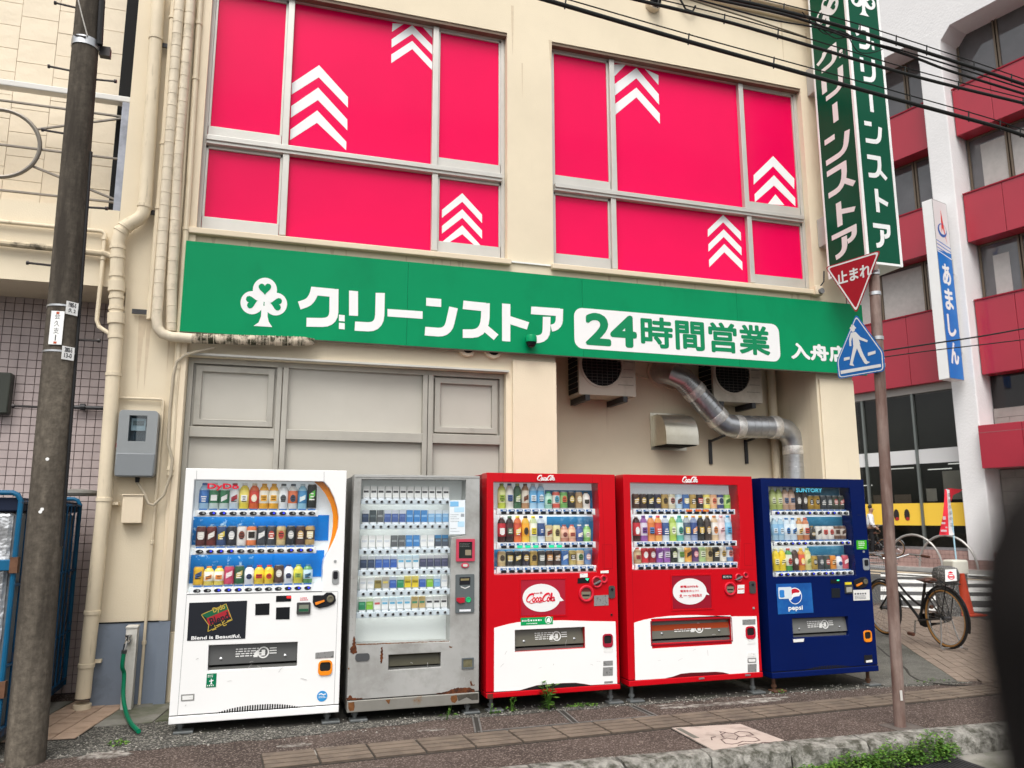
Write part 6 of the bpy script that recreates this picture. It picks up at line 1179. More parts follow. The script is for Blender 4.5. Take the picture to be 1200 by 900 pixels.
controls(v1, Zs, [(657, 43), (735, 39), (734, 73), (656, 77)], None, [(782, 66, 40, 28), (828, 47, 27, 15), (712, 143, 56, 40)], (710, 154, 30, 23), [(862, 93), (900, 91), (900, 173), (862, 175)])
plate(v1, 'green_lamp', Zs, [(705, 45), (731, 44), (720, 60)], mat('led_green', (0.05, 0.7, 0.35), 0.4, emit=0.8), o=0.0055)
plate(v1, 'metal_label', Zs, [(765, 157), (860, 152), (860, 221), (765, 226)], METL)
for nm, pts in (('white_label', [(672, 12), (722, 10), (722, 36), (672, 38)]), ('white_label', [(808, -6), (860, -9), (860, 8), (808, 10)])): plate(v1, nm, Zs, pts, LABELW, o=0.004)
coin_return(v1, Zs, [(820, 410), (889, 496)], mat('return_dark_red', (0.33, 0.01, 0.03), 0.35))
plate(v1, 'small_label', Zs, [(828, 502), (888, 500), (888, 530), (828, 532)], LABELW, o=0.004)
for pts in ([(826, 588), (888, 584), (888, 617), (825, 621)], [(823, 630), (889, 626), (888, 683), (822, 687)], [(832, 722), (888, 719), (888, 733), (832, 736)]): plate(v1, 'metal_label', Zs, pts, METL, o=0.004)
mb = MB(); mb.prism(M0, stroke(pic(Zr, [(975, 622), (1048, 622), (1052, 808), (978, 808), (975, 622)]), 0.002), 0.0002, 0.0007); mb.prism(M0, stroke(pic(Zr, [(966, 90), (985, 560), (990, 880)]), 0.0016), 0.0002, 0.0007); mb.prism(M0, stroke(pic(Zr, [(195, 70), (195, 128)]), 0.0016), 0.0002, 0.0007); mb.prism(M0, stroke(pic(Zr, [(894, 82), (894, 140)]), 0.0016), 0.0002, 0.0007); mb.build('door_seam', mat('red_seam', (0.20, 0.002, 0.006), 0.6), v1, smooth=0)
plate(v1, 'screw', Zs, [(874, 276), (886, 276), (886, 290), (874, 290)], BTN, o=0.006, r=0.006)
feet(v1, (1.75, 2.77), 0.097, 0)
MB().prism(YP(-0.008), Q(YP(-0.008), Zs, [(62, 806), (100, 803), (98, 820), (104, 836), (62, 838)]), 0.0003, 0.0015).build('rust_patch', mat('dull_rust', (0.12, 0.025, 0.015), 0.8, var=0.4, vs=15), v1, smooth=0)

# ---------------- second red machine
Zt, Zu = (720, 545, 6.667), (720, 660, 5.806)
dispT = pic(Zt, [(123, 136), (960, 158), (975, 300), (984, 450), (986, 600), (981, 720), (974, 810), (142, 821)])
tkT = [(252, 398), (793, 380), (797, 524), (255, 548)]
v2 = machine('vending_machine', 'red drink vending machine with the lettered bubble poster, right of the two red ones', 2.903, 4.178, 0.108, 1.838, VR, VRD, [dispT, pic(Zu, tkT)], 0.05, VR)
display(v2, dispT, mat('display_pale', (0.60, 0.64, 0.66), 0.5, emit=0.26))
T1 = ['c|dark brown coffee can|3c2418|34201a|c09840', 'c|black brown coffee can|281a16|201410|b09040', 'c|black coffee can with gold crest|16161a|121216|c8a840', 'c|navy coffee can with gold crest|1c1a30|161428|c8a040', 'c|golden brown coffee can|a08040|b09048|403018', 'c|pale pink and green can|c8c0a0|e0d8c8|8c5048', 'c|light blue and brown can|a8c4d8|c8d8e4|6c3c34', 'c|blue coffee can|3460a0|2c5498|d8d0a0', 'c|gold coffee can|b09044|a88438|3c2c14', 'c|black and red coffee can|201c1c|1a1616|b83028', 'c|yellow white can|ecd860|f0e8b8|a88830', 'c|peach can|e0a878|e8c098|d06048', 'c|navy and cream can|283870|d8d4c0|20305c', 'c|green tea can|88b848|b8d880|3c7830']
T2 = ['b|cola bottle with red label|2a0c0a|b81420|e8e8e8', 'b|purple and white bottle|8c4c9c|d8d0e0|5c2c7c', 'b|orange bottle with blue label|e89048|d06828|4878b8', 'b|orange red bottle|e8a048|c84030|d83848', 'b|navy and white sports bottle|c8d4e4|24407c|2c4c8c', 'b|lime green tea bottle|a0c040|b8d068|e8ecd0', 'b|teal and white bottle|58b0a0|d0e8e0|2c8c7c', 'b|clear bottle with navy label|a8b0b8|38485c|e0c040', 'b|navy water bottle with orange mark|8090b8|203878|d88040', 'b|black coffee bottle with gold crest|1c1a18|141414|c8a030', 'b|dark brown short bottle|342820|2c201c|b08848', 'b|white bottle with orange band|d8b890|e8e4dc|d07838', 'b|clear pink bottle|e0d0d0|ecd8d8|d8a0a8', 'b|pale blue water bottle|b8d8ec|88c4e4|3c98d0']
T3 = ['b|tan and red short bottle|b89868|d0b888|a83838', 'c|bright red cola can|c01c24|b8141c|f0e8e8', 'c|dark red cola can|90141c|88101a|d8c8c8', 'c|purple soda can|7c3c90|68307c|c8b0d8', 'c|violet and white can|8c4ca0|a878b8|e8dcec', 'c|black and green can|1c221c|141a14|b8c088', 'c|white and green can|d8e4d0|e4ece0|6ca040', 'c|orange can with dark mark|e0a040|d88c30|302418', 'c|dark purple can|503064|40244c|e08898', 'c|pale green can|a0c078|b8d090|e0e8c8', 'c|tan coffee can|b09860|c0a870|403018', 'c|black coffee can|20201e|181816|b89838', 'c|white and gold can|e0d8c8|ece6da|b08c40', 'c|blue and white can|5078a8|d8dce4|a85048']
g_ = 'drinks shown in the second red machine'; mw_ = 'right red machine'
rowset(v2, mw_, 'top shelf', Zt, (148, 364), (944, 366), 22, 190, 908, T1, [(540, 226)], 'bar', '', g_)
rowset(v2, mw_, 'middle shelf', Zt, (155, 612), (958, 618), 22, 197, 921, T2, [(540, 394)], 'bar', '', g_)
rowset(v2, mw_, 'bottom shelf', Zt, (162, 790), (966, 788), 24, 204, 930, T3, [(540, 640)], 'bar', '', g_)
SP_ = YP(0.0205)
for x_ in (560, 632, 690): decal('sale_tag', SP_, Q(SP_, Zt, [(x_, 346), (x_+44, 346), (x_+50, 355), (x_+42, 365), (x_, 364)]), mat('sale_orange', (0.75, 0.10, 0.03), 0.4, c2=(0.8, 0.45, 0.05), c2s=60, c2t=0.55, c2w=0.03), v2, o=0.002, t=0.002)
cola('script_emblem', v2, M0, bbox(pic(Zt, [(530, 142), (652, 92)])), LW, 0.003)
bubble(v2, Zu, [(388, 88), (653, 85), (660, 304), (396, 310)], 511, 192, 115, 89, [(600, 160), (645, 216), (610, 212)], mat('poster_deep_red', (0.27, 0.006, 0.02), 0.3, coat=0.3))
for s, (x_, y0_, xx, y1_) in (('節電は95%も', (447, 168, 568, 148)), ('電気をカット?', (447, 198, 570, 178)), ('えーっ!95%?!', (440, 234, 592, 206))):
    text(MB(), s, M0, bbox(pic(Zu, [(x_, y0_), (xx, y1_)])), 0.0045, 0.035).build('lettering', RED, v2, smooth=0, norm=False)
WP2 = [(133, 405), (200, 385), (280, 369), (370, 359), (460, 354), (560, 353), (660, 357), (800, 362), (966, 360), (976, 540), (985, 745), (800, 758), (740, 742), (690, 738), (600, 742), (520, 744), (450, 752), (400, 770), (345, 783), (142, 796)]
with_hole(v2, Zu, WP2, [(249, 378), (799, 550)], VW, 'white_panel')
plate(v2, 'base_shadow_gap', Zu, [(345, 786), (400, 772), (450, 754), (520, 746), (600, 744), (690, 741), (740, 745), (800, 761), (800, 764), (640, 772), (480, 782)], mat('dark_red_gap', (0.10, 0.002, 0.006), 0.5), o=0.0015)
a_ = bbox(pic(Zu, tkT)); MB().prism(M0, rc(a_[0]-0.010, a_[1]+0.006, a_[2]-0.010, a_[3]+0.006), 0.0003, 0.005, holes=[rc(*a_)]).build('port_frame', mat('port_frame_red', (0.22, 0.008, 0.02), 0.3), v2, smooth=0)
f_ = slot(v2, Zu, tkT, flapm=mat('smoked_flap_grey', (0.11, 0.105, 0.085), 0.2, coat=0.3))
MB().box(a_[0]+0.01, a_[1]-0.01, 0.030, 0.034, a_[3]-0.085, a_[3]-0.035).build('orange_band', mat('band_orange', (0.33, 0.05, 0.015), 0.25, coat=0.3), v2, smooth=0)
controls(v2, Zu, [(732, 78), (800, 76), (800, 106), (732, 108)], None, [(842, 97, 31, 21), (890, 80, 23, 13), (785, 173, 50, 36)], (785, 178, 24, 20), [(919, 123), (957, 121), (957, 203), (919, 206)])
text(MB(), '販売中', M0, bbox(pic(Zu, [(738, 102), (794, 84)])), 0.005).build('lettering', INKW, v2, smooth=0, norm=False)
plate(v2, 'white_label', Zu, [(836, 148), (883, 146), (882, 204), (836, 206)], LABELW, o=0.004); plate(v2, 'label_band', Zu, [(838, 172), (881, 170), (881, 178), (838, 180)], mat('label_red', (0.6, 0.08, 0.05), 0.5), o=0.0046)
for pts, m in (([(870, 384), (958, 380), (958, 416), (870, 420)], METL), ([(903, 522), (957, 519), (957, 548), (903, 551)], LABELW), ([(905, 608), (960, 605), (960, 636), (905, 638)], LABELW), ([(905, 646), (963, 643), (963, 676), (905, 679)], METL), ([(911, 653), (957, 651), (957, 669), (911, 671)], LABELW), ([(905, 687), (965, 684), (966, 739), (906, 742)], METL)): plate(v2, 'small_label', Zu, pts, m, o=0.004 if m is METL else 0.005)
coin_return(v2, Zu, [(889, 430), (959, 513)], mat('return_red', (0.45, 0.008, 0.025), 0.35))
mb = MB(); mb.prism(M0, stroke(pic(Zt, [(1013, 614), (1074, 614), (1080, 783), (1018, 783), (1013, 614)]), 0.002), 0.0002, 0.0007); mb.prism(M0, stroke(pic(Zu, [(125, 46), (960, 40)]), 0.0018), 0.0002, 0.0007); mb.prism(M0, stroke(pic(Zu, [(122, 46), (138, 800)]), 0.0016), 0.0002, 0.0007); mb.build('door_seam', mat('red_seam', (0.20, 0.002, 0.006)), v2, smooth=0)
plate(v2, 'screw', Zu, [(940, 298), (952, 298), (952, 312), (940, 312)], BTNR, o=0.006, r=0.006)
p = Vector((2.903, 0.4, 1.2)); MB().box(2.8995, 2.9028, 0.20, 0.40, 1.08, 1.30).build('side_sticker', mat('side_sticker_white', (0.6, 0.6, 0.6), 0.5), v2, smooth=0)
for x_ in (3.55, 4.0): MB().box(x_, x_+0.05, -0.013, -0.0085, 0.128, 0.142).build('scuff_plate', STEEL, v2, smooth=0)
feet(v2, (2.96, 4.12), 0.108, 0)

# ---------------- blue machine
Zb, Zc = (875, 550, 6.925), (875, 670, 6.205)
dispB = pic(Zb, [(177, 139), (836, 151), (852, 300), (868, 520), (880, 700), (891, 862), (216, 873), (196, 500)])
tkB = [(331, 340), (738, 325), (742, 462), (341, 480)]
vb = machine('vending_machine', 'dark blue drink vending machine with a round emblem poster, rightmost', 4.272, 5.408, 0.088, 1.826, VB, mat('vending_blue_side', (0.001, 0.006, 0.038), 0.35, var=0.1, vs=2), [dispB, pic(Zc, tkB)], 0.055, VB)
display(vb, dispB, mat('display_cool', (0.56, 0.60, 0.63), 0.5, emit=0.10))
SKY2 = mat('poster_deep_sky', (0.035, 0.19, 0.33), 0.4, var=0.2, vs=3, c2=(0.25, 0.48, 0.60), c2s=3, c2t=0.6, c2w=0.15)
for rect in ([(400, 152), (760, 330)], [(478, 385), (785, 580)], [(490, 625), (800, 825)]): back(vb, Zb, rect, SKY2)
B1 = ['b|pale green tea bottle|a8b85c|c0cc7c|e0e4c0', 'b|light green tea bottle|a8b85c|c0cc7c|e0e4c0', 'b|pink brown latte bottle|c0987c|d8b49c|4c5c7c', 'b|pinkish latte bottle|c0987c|d8b49c|4c5c7c', 'b|black and cream coffee bottle|241e1c|2c2422|d8d0c8', 'b|dark coffee bottle with pale base|241e1c|2c2422|d8d0c8', 'c|gold and black can|a07820|b88c28|1c1814', 'c|golden can with dark rim|a07820|b88c28|1c1814', 'c|dark grey can|2c3034|24282c|686c70', 'c|charcoal can|2c3034|24282c|686c70', 'c|dark can with red and green|2c3028|384030|b03c38', 'c|dark green can with red mark|2c3028|384030|b03c38']
B2 = ['b|light blue water bottle|a8cce0|80b4d8|d0e4f0', 'b|pale blue water bottle|a8cce0|80b4d8|d0e4f0', 'b|white bottle with blue base|d0e0ec|e0e8ee|2c6cb0', 'b|white and blue bottle|d0e0ec|e0e8ee|2c6cb0', 'b|orange and white tea bottle|c88448|e4dccc|d8a850', 'b|red and white tea bottle|c87448|e4d8cc|c04438', 'b|short black bottle|1c1a18|24201c|8c7440', 'c|white can with dark print|d8d4cc|e0dcd4|403834', 'c|white can with red mark|e0d8d0|e8e2da|c84840', 'c|white and red can|e0d8d0|e8e2da|c84840', 'c|brown and white striped can|5c4030|c8bcb0|4c3024', 'c|striped brown can|5c4030|c8bcb0|4c3024']
B3 = ['b|yellow lemon bottle|f0d020|e8c418|f4ecb0', 'b|bright yellow bottle|f0d020|e8c418|f4ecb0', 'b|green bottle with red mark|3c8c3c|d8dcd0|c03c30', 'b|dark cola bottle|301c18|3c241c|d8d4cc', 'b|red and orange bottle|e09028|d84830|f0c830', 'b|pale lime bottle|d8d078|dcd898|8ca048', 'c|gold beer style can|a08028|b09030|24201c', 'c|dark grey slim can|303438|282c30|707478', 'c|dark can with green print|2c3430|304038|a83c38', 'c|orange juice can|e08828|d87420|f0d0a0', 'b|white and navy bottle|d8dce4|e0e4ea|2c4c8c', 'c|pink red can|c84858|c03c4c|f0d0d4']
g_ = 'drinks shown in the blue machine'; mw_ = 'blue machine'
rowset(vb, mw_, 'top shelf', Zb, (205, 352), (832, 358), 20, 245, 800, B1, [(400, 150), (700, 214), 6], 'oval', 'bkkkkbkkbbkk', g_)
rowset(vb, mw_, 'middle shelf', Zb, (222, 600), (850, 600), 19, 260, 816, B2, [(400, 393), (700, 458), 6], 'oval', 'kkbbbkkkkkbb', g_)
rowset(vb, mw_, 'bottom shelf', Zb, (236, 852), (868, 842), 19, 272, 836, B3, [(400, 640), (700, 695), 6], 'oval', 'bbkkkbkbbkkk', g_)
text(MB(), 'SUNTORY', GP, bbox(Q(GP, Zb, [(400, 186), (610, 154)])), 0.0005, 0.06).build('lettering', mat('logo_cyan', (0.10, 0.50, 0.68), 0.4), vb, smooth=0, norm=False)
plate(vb, 'green_sticker', Zb, [(889, 576), (971, 574), (974, 648), (893, 650)], mat('sticker_lime', (0.05, 0.42, 0.01), 0.4))
mb = MB(); lines(mb, bbox(pic(Zb, [(905, 582), (960, 622)])), 3, M0, 0.0032, seed=6); lines(mb, bbox(pic(Zb, [(906, 628), (950, 640)])), 1, M0, 0.0032, seed=7); mb.build('sticker_print', LW, vb, smooth=0)
plate(vb, 'lock_plate', Zb, [(944, 722), (988, 722), (990, 816), (946, 818)], mat('lock_pale', (0.36, 0.38, 0.40), 0.35, 0.4), o=0.006, r=0.017); plate(vb, 'lock_barrel', Zb, [(953, 734), (980, 734), (981, 780), (954, 782)], BTN, o=0.010, r=0.010); plate(vb, 'keyhole', Zb, [(942, 660), (956, 660), (956, 676), (942, 676)], BTNR, o=0.004, r=0.005)
PP_ = mat('poster_royal_blue', (0.010, 0.085, 0.32), 0.3, var=0.2, vs=3, coat=0.2, c2=(0.02, 0.17, 0.46), c2s=4.5, c2t=0.56, c2w=0.12)
plate(vb, 'emblem_poster', Zc, [(213, 89), (468, 81), (485, 297), (228, 310)], PP_)
c_ = pic(Zc, [(350, 176)])[0]; r_ = 0.072
mb = MB(); mb.prism(M0, ell(c_[0], c_[1], r_, r_, 36), 0.002, 0.0035, m=0)
ang_ = 0.42
def rotp(P): return [(c_[0]+x*math.cos(ang_)-y_*math.sin(ang_), c_[1]+x*math.sin(ang_)+y_*math.cos(ang_)) for x, y_ in P]
R0 = r_*0.90
up_ = arc(0, 0, R0, R0, 12, 168, 18)+[(-R0*0.6, 0.016), (-R0*0.15, 0.030), (R0*0.35, 0.022), (R0*0.75, 0.008)]
dn_ = arc(0, 0, R0, R0, 192, 352, 18)+[(R0*0.6, -0.020), (R0*0.2, -0.010), (-R0*0.3, -0.002), (-R0*0.7, -0.012)]
mb.prism(M0, rotp(up_), 0.0034, 0.0042, m=1); mb.prism(M0, rotp(dn_), 0.0034, 0.0042, m=2)
mb.build('round_emblem', [LW, mat('emblem_red', (0.50, 0.012, 0.03), 0.4), mat('emblem_blue', (0.01, 0.07, 0.34), 0.4)], vb, smooth=0)
text(MB(), 'pepsi', M0, bbox(pic(Zc, [(303, 290), (405, 244)])), 0.0038, 0.035).build('lettering', LW, vb, smooth=0, norm=False)
plate(vb, 'paper_tag', Zc, [(230, 114), (322, 110), (326, 192), (232, 198)], mat('tag_pale', (0.60, 0.66, 0.70), 0.5), o=0.005, r=0.01); plate(vb, 'tag_badge', Zc, [(236, 134), (270, 132), (272, 186), (238, 188)], mat('tag_blue', (0.03, 0.20, 0.55), 0.4), o=0.006, r=0.012)
plate(vb, 'price_display', Zc, [(607, 57), (675, 54), (676, 84), (609, 86)], mat('reader_black', (0.012, 0.013, 0.015)), o=0.004); plate(vb, 'green_lamp', Zc, [(654, 58), (670, 57), (670, 66), (654, 66)], mat('led_green', (0.05, 0.7, 0.35)), o=0.0055)
plate(vb, 'reader_window', Zc, [(615, 121), (677, 119), (679, 187), (617, 189)], mat('reader_charcoal', (0.012, 0.015, 0.02), 0.3), o=0.004)
plate(vb, 'note_slot', Zc, [(711, 96), (766, 94), (768, 155), (713, 157)], mat('slot_grey', (0.05, 0.05, 0.05)), o=0.012); plate(vb, 'note_mouth', Zc, [(718, 112), (758, 110), (760, 146), (720, 148)], mat('slot_silver', (0.34, 0.33, 0.29), 0.4), o=0.0135); plate(vb, 'note_cap', Zc, [(712, 77), (756, 75), (757, 92), (713, 94)], mat('cap_yellow', (0.72, 0.58, 0.03), 0.4), o=0.012)
MB().prism(M0, clean(pic(Zc, [(775, 62), (800, 52), (830, 40), (860, 38), (876, 55), (878, 85), (862, 108), (825, 122), (790, 116), (778, 98)])), 0.0004, 0.012).build('coin_slot', BTN, vb, smooth=0, bevel=0.003)
c_ = pic(Zc, [(856, 70)])[0]; MB().lathe([(0.024, 0.0), (0.024, 0.016), (0.016, 0.017), (0.014, 0.010)], M0.at(c_[0], c_[1], 0.003), 16, ax=(0, -1, 0)).build('coin_ring', mat('dull_brass', (0.22, 0.20, 0.14)), vb)
plate(vb, 'return_lever', Zc, [(788, 94), (830, 76), (832, 86), (800, 104), (790, 106)], mat('lever_orange', (0.75, 0.22, 0.02)), o=0.02)
plate(vb, 'white_notice', Zc, [(773, 133), (891, 129), (893, 205), (776, 210)], mat('notice_clean', (0.72, 0.71, 0.69), 0.5), o=0.004)
mb = MB(); lines(mb, bbox(pic(Zc, [(782, 148), (880, 168)])), 1, M0, 0.005, seed=11); lines(mb, bbox(pic(Zc, [(782, 172), (880, 198)])), 3, M0, 0.005, seed=12); mb.build('notice_print', mat('notice_ink', (0.08, 0.08, 0.09), 0.5), vb, smooth=0)
slot(vb, Zc, tkB, flapm=mat('smoked_flap_pale', (0.12, 0.12, 0.115), 0.2, coat=0.3))
plate(vb, 'small_label', Zc, [(336, 491), (416, 486), (412, 508), (340, 513)], LABELW, o=0.004)
coin_return(vb, Zc, [(845, 428), (910, 509)], mat('return_orange', (0.80, 0.24, 0.01)))
plate(vb, 'small_label', Zc, [(853, 607), (912, 604), (914, 660), (855, 663)], BTN, o=0.003); plate(vb, 'label_card', Zc, [(866, 645), (910, 640), (911, 656), (867, 661)], LABELW, o=0.0045)
mb = vent(vb, Zc, [(395, 722), (440, 702), (480, 690), (560, 684), (680, 680), (730, 684), (790, 695), (790, 700), (600, 710), (430, 722)], None, 0, 0, 30); mb.build('vent_slit', DARK, vb, smooth=0)
MB().prism(M0, stroke(pic(Zb, [(826, 92), (826, 148)]), 0.002), 0.0002, 0.0007).build('door_seam', mat('blue_seam', (0.002, 0.008, 0.04), 0.6), vb, smooth=0)
plate(vb, 'bright_line', Zb, [(898, 368), (932, 370), (932, 374), (898, 372)], mat('blue_seam', (0.002, 0.008, 0.04)), o=0.001)
feet(vb, (4.335, 5.345), 0.088, 0, rusty=True)
# ------------------------------------------------------------------ road signs on a rusty pole
SPB = Vector((4.509, -1.19, gz(4.5))); SPT = Vector((4.618, -1.19, 3.48))
rs = thing('road_sign', SPB, 'rusty road sign pole with a red stop triangle above a blue pedestrian crossing sign', 'road sign')
RPOLE = mat('rusty_pole', (0.25, 0.185, 0.16), 0.6, 0.2, var=0.2, vs=7, c2=(0.13, 0.075, 0.06), c2s=3.2, c2t=0.5, c2w=0.14, stretch=(4, 4, 0.7), bump=0.15, bs=40, bdist=0.003)
MB().tube([SPB-Vector((0, 0, 0.05))]+[SPB.lerp(SPT, i/8) for i in range(9)], 0.041, 18).build('pole', RPOLE, rs)
MB().lathe([(0.03, 0), (0.042, -0.002), (0.03, 0.02), (0.004, 0.03)], SPT, 18).build('pole_cap', RPOLE, rs)
MB().prism(pl, [(4.40, -1.28), (4.66, -1.28), (4.65, -1.09), (4.39, -1.10)], -0.01, 0.004).build('footing', mat('footing_concrete', (0.10, 0.085, 0.075), 0.9, var=0.25, vs=8, bump=0.5, bs=60), rs, ground=True, smooth=0)
MB().box(4.492, 4.512, -1.2345, -1.231, 0.15, 0.22).build('pale_mark', mat('pale_mark', (0.55, 0.53, 0.5), 0.6), rs, smooth=0)
A15 = math.radians(15); UU = Vector((math.sin(A15), -math.cos(A15), 0)); NN = Vector((-math.cos(A15), -math.sin(A15), 0))
SGP = Plane(Vector((4.60, -1.19, 0))+NN*0.075, UU, (0, 0, 1), NN)
SRED = mat('sign_red', (0.30, 0.006, 0.016), 0.35, var=0.06, vs=6); SBLUE = mat('sign_blue', (0.01, 0.11, 0.36), 0.35, var=0.06, vs=6); SRF = mat('reflective_white', (0.60, 0.61, 0.60), 0.4, var=0.03)
def rpoly(P, r, n=4):
    out = []; m_ = len(P)
    for i in range(m_):
        a, b, c = Vector(P[i-1]), Vector(P[i]), Vector(P[(i+1) % m_]); d1 = (a-b).normalized(); d2 = (c-b).normalized()
        out += bend(b+d1*r, b, b+d2*r, n)
    return out
def scale_poly(P, k): c = sum((Vector(p) for p in P), Vector((0, 0)))/len(P); return [tuple(c+(Vector(p)-c)*k) for p in P]
tri = [SGP.px(*q) for q in ((967, 314), (1032, 292), (1001, 368))]; ar = (tri[0][1]+tri[1][1])/2; tri = [(tri[0][0], ar), (tri[1][0], ar), ((tri[0][0]+tri[1][0])/2, tri[2][1])]
st_ = MB().prism(SGP, rpoly(tri, 0.035), -0.003, 0.0).build('stop_plate', SRED, rs, smooth=0); st_['label'] = 'red stop triangle with white border'
MB().prism(SGP, rpoly(scale_poly(tri, 0.95), 0.032), 0.0003, 0.0012, holes=[rpoly(scale_poly(tri, 0.87), 0.028)]).build('border', SRF, st_, smooth=0)
tx0, tx1 = tri[0][0], tri[1][0]
text(MB(), '止まれ', SGP, (tx0+(tx1-tx0)*0.20, tx0+(tx1-tx0)*0.82, ar-0.185, ar-0.075), 0.0012, 0.03).build('lettering', SRF, st_, smooth=0, norm=False)
SGP2 = Plane(Vector((4.585, -1.19, 0))+NN*0.072, UU, (0, 0, 1), NN)
pent = [SGP2.px(950+x/4.5, 270+y_/4.5) for x, y_ in ((200, 450), (392, 640), (394, 742), (143, 783), (140, 690))]
hw = (pent[2][0]-pent[3][0])/2; cx_ = (pent[2][0]+pent[3][0])/2; pent = [(cx_, pent[0][1]), (cx_+hw, (pent[1][1]+pent[4][1])/2), (cx_+hw*0.98, (pent[2][1]+pent[3][1])/2), (cx_-hw*0.98, (pent[2][1]+pent[3][1])/2), (cx_-hw, (pent[1][1]+pent[4][1])/2)]
pc = MB().prism(SGP2, rpoly(pent, 0.03), -0.003, 0.0).build('crossing_plate', SBLUE, rs, smooth=0); pc['label'] = 'blue five sided pedestrian crossing plate'
MB().prism(SGP2, rpoly(scale_poly(pent, 0.95), 0.028), 0.0003, 0.0012, holes=[rpoly(scale_poly(pent, 0.91), 0.026)]).build('border', SRF, pc, smooth=0)
ZP_ = (950, 270, 4.5); gp = lambda P: Q(SGP2, ZP_, P)
mb = MB()
for k, P in enumerate([[(207, 512), (214, 506), (214, 497), (228, 499), (233, 508), (240, 512), (239, 518), (207, 520)], ell(223, 522, 11, 13, 14), [(210, 540), (236, 535), (250, 565), (262, 600), (225, 606), (222, 570)],
    [(212, 542), (222, 546), (214, 585), (215, 610), (205, 610), (203, 575)], [(238, 536), (262, 562), (302, 580), (298, 590), (256, 576), (236, 556)], [(228, 600), (250, 604), (232, 660), (222, 700), (230, 716), (206, 710), (214, 670)],
    [(236, 602), (258, 600), (276, 650), (298, 690), (315, 694), (294, 706), (284, 700), (262, 662)], [(176, 672), (206, 666), (206, 680), (176, 688)], [(302, 645), (342, 634), (342, 650), (303, 662)], [(158, 740), (370, 704), (372, 720), (160, 758)]]):
    mb.prism(SGP2, gp(P), 0.0002, 0.0012+0.0001*k)
mb.build('walking_figure', SRF, pc, smooth=0)
for z_ in (3.42, 3.25, 2.88, 2.66): c = SPB.lerp(SPT, (z_-SPB.z)/(SPT.z-SPB.z)); MB().lathe([(0.042, -0.014), (0.046, -0.014), (0.046, 0.014), (0.042, 0.014)], c, 18).build('clamp', STEEL, rs)
for z_ in (3.42, 2.70): c = SPB.lerp(SPT, (z_-SPB.z)/(SPT.z-SPB.z)); o = c+NN*0.055; MB().tube([o-UU*0.10, o+UU*0.08], 0.010, 6).build('bracket', STEEL, rs)

# ------------------------------------------------------------------ side street: crossing, far pavement
ZROAD = -0.19
WPT = mat('worn_white_paint', (0.62, 0.62, 0.59), 0.7, var=0.12, vs=3, c2=(0.25, 0.25, 0.24), c2s=4, c2t=0.62, c2w=0.08); TANP = mat('tan_road_paint', (0.40, 0.33, 0.24), 0.8, var=0.15, vs=2)
road_parent = [o for o in col.objects if o.name == 'road'][0]
cd_ = Vector((0.60, 0.80)); cn_ = Vector((0.80, -0.60))
zq = lambda u, v: pZ(u, v, ZROAD)
for k, v in enumerate((673, 680.5, 689, 699, 711.5)):
    a, b = zq(1032, v-1.5), zq(1178, v+0.2 if k < 4 else v+1); c, d = zq(1178, v+(4.2 if k < 2 else 5.5)), zq(1032, v+(2.5 if k < 2 else 3.8))
    MB().prism(pl, [(p.x, p.y) for p in (a, b, c, d)], ZROAD-0.01, ZROAD+0.004).build('crossing_stripe', WPT, road_parent, smooth=0)
# far building frame: u runs along its front towards the street corner, n points at the street
P0 = Vector((20.966, 12.881, 0)); PU = Vector((math.sin(A15), -math.cos(A15), 0)); PN = Vector((-math.cos(A15), -math.sin(A15), 0)); BF = Plane(P0, PU, (0, 0, 1), PN)
MBF = Matrix(((PU.x, PN.x, 0, P0.x), (PU.y, PN.y, 0, P0.y), (PU.z, PN.z, 1, 0), (0, 0, 0, 1)))
# plane axes (u, z) with offsets along n; boxes are given as u0,u1,o0,o1,z0,z1
def fb(mb, u0, u1, o0, o1, z0, z1, m=0): return mb.prism(BF, rc(u0, u1, z0, z1), o0, o1, m=m)
flat = Plane((P0.x, P0.y, 0), PU, PN, (0, 0, 1))
sheetf = lambda nm, P, z0, z1, m: MB().prism(flat, P, z0, z1).build(nm, m, None, smooth=0)
PINKPAVE = mat('pink_paving', (0.30, 0.22, 0.20), 0.85, var=0.12, vs=2)
tag(sheetf('far_footpath', [(-14, -0.8), (9, -0.8), (9, 0.95), (-14, 0.95)], -0.25, -0.08, PINKPAVE), kind='structure')
tag(sheetf('far_kerb', [(-14, 0.952), (9, 0.952), (9, 1.10), (-14, 1.10)], -0.25, -0.075, mat('far_kerb_stone', (0.36, 0.35, 0.33), 0.9, var=0.15)), kind='structure')
for o0, o1 in ((1.7, 2.3), (2.9, 3.3)): MB().prism(flat, [(-12, o0), (2.6, o0), (2.6, o1), (-12, o1)], ZROAD-0.01, ZROAD+0.004).build('road_band', TANP, road_parent, smooth=0)
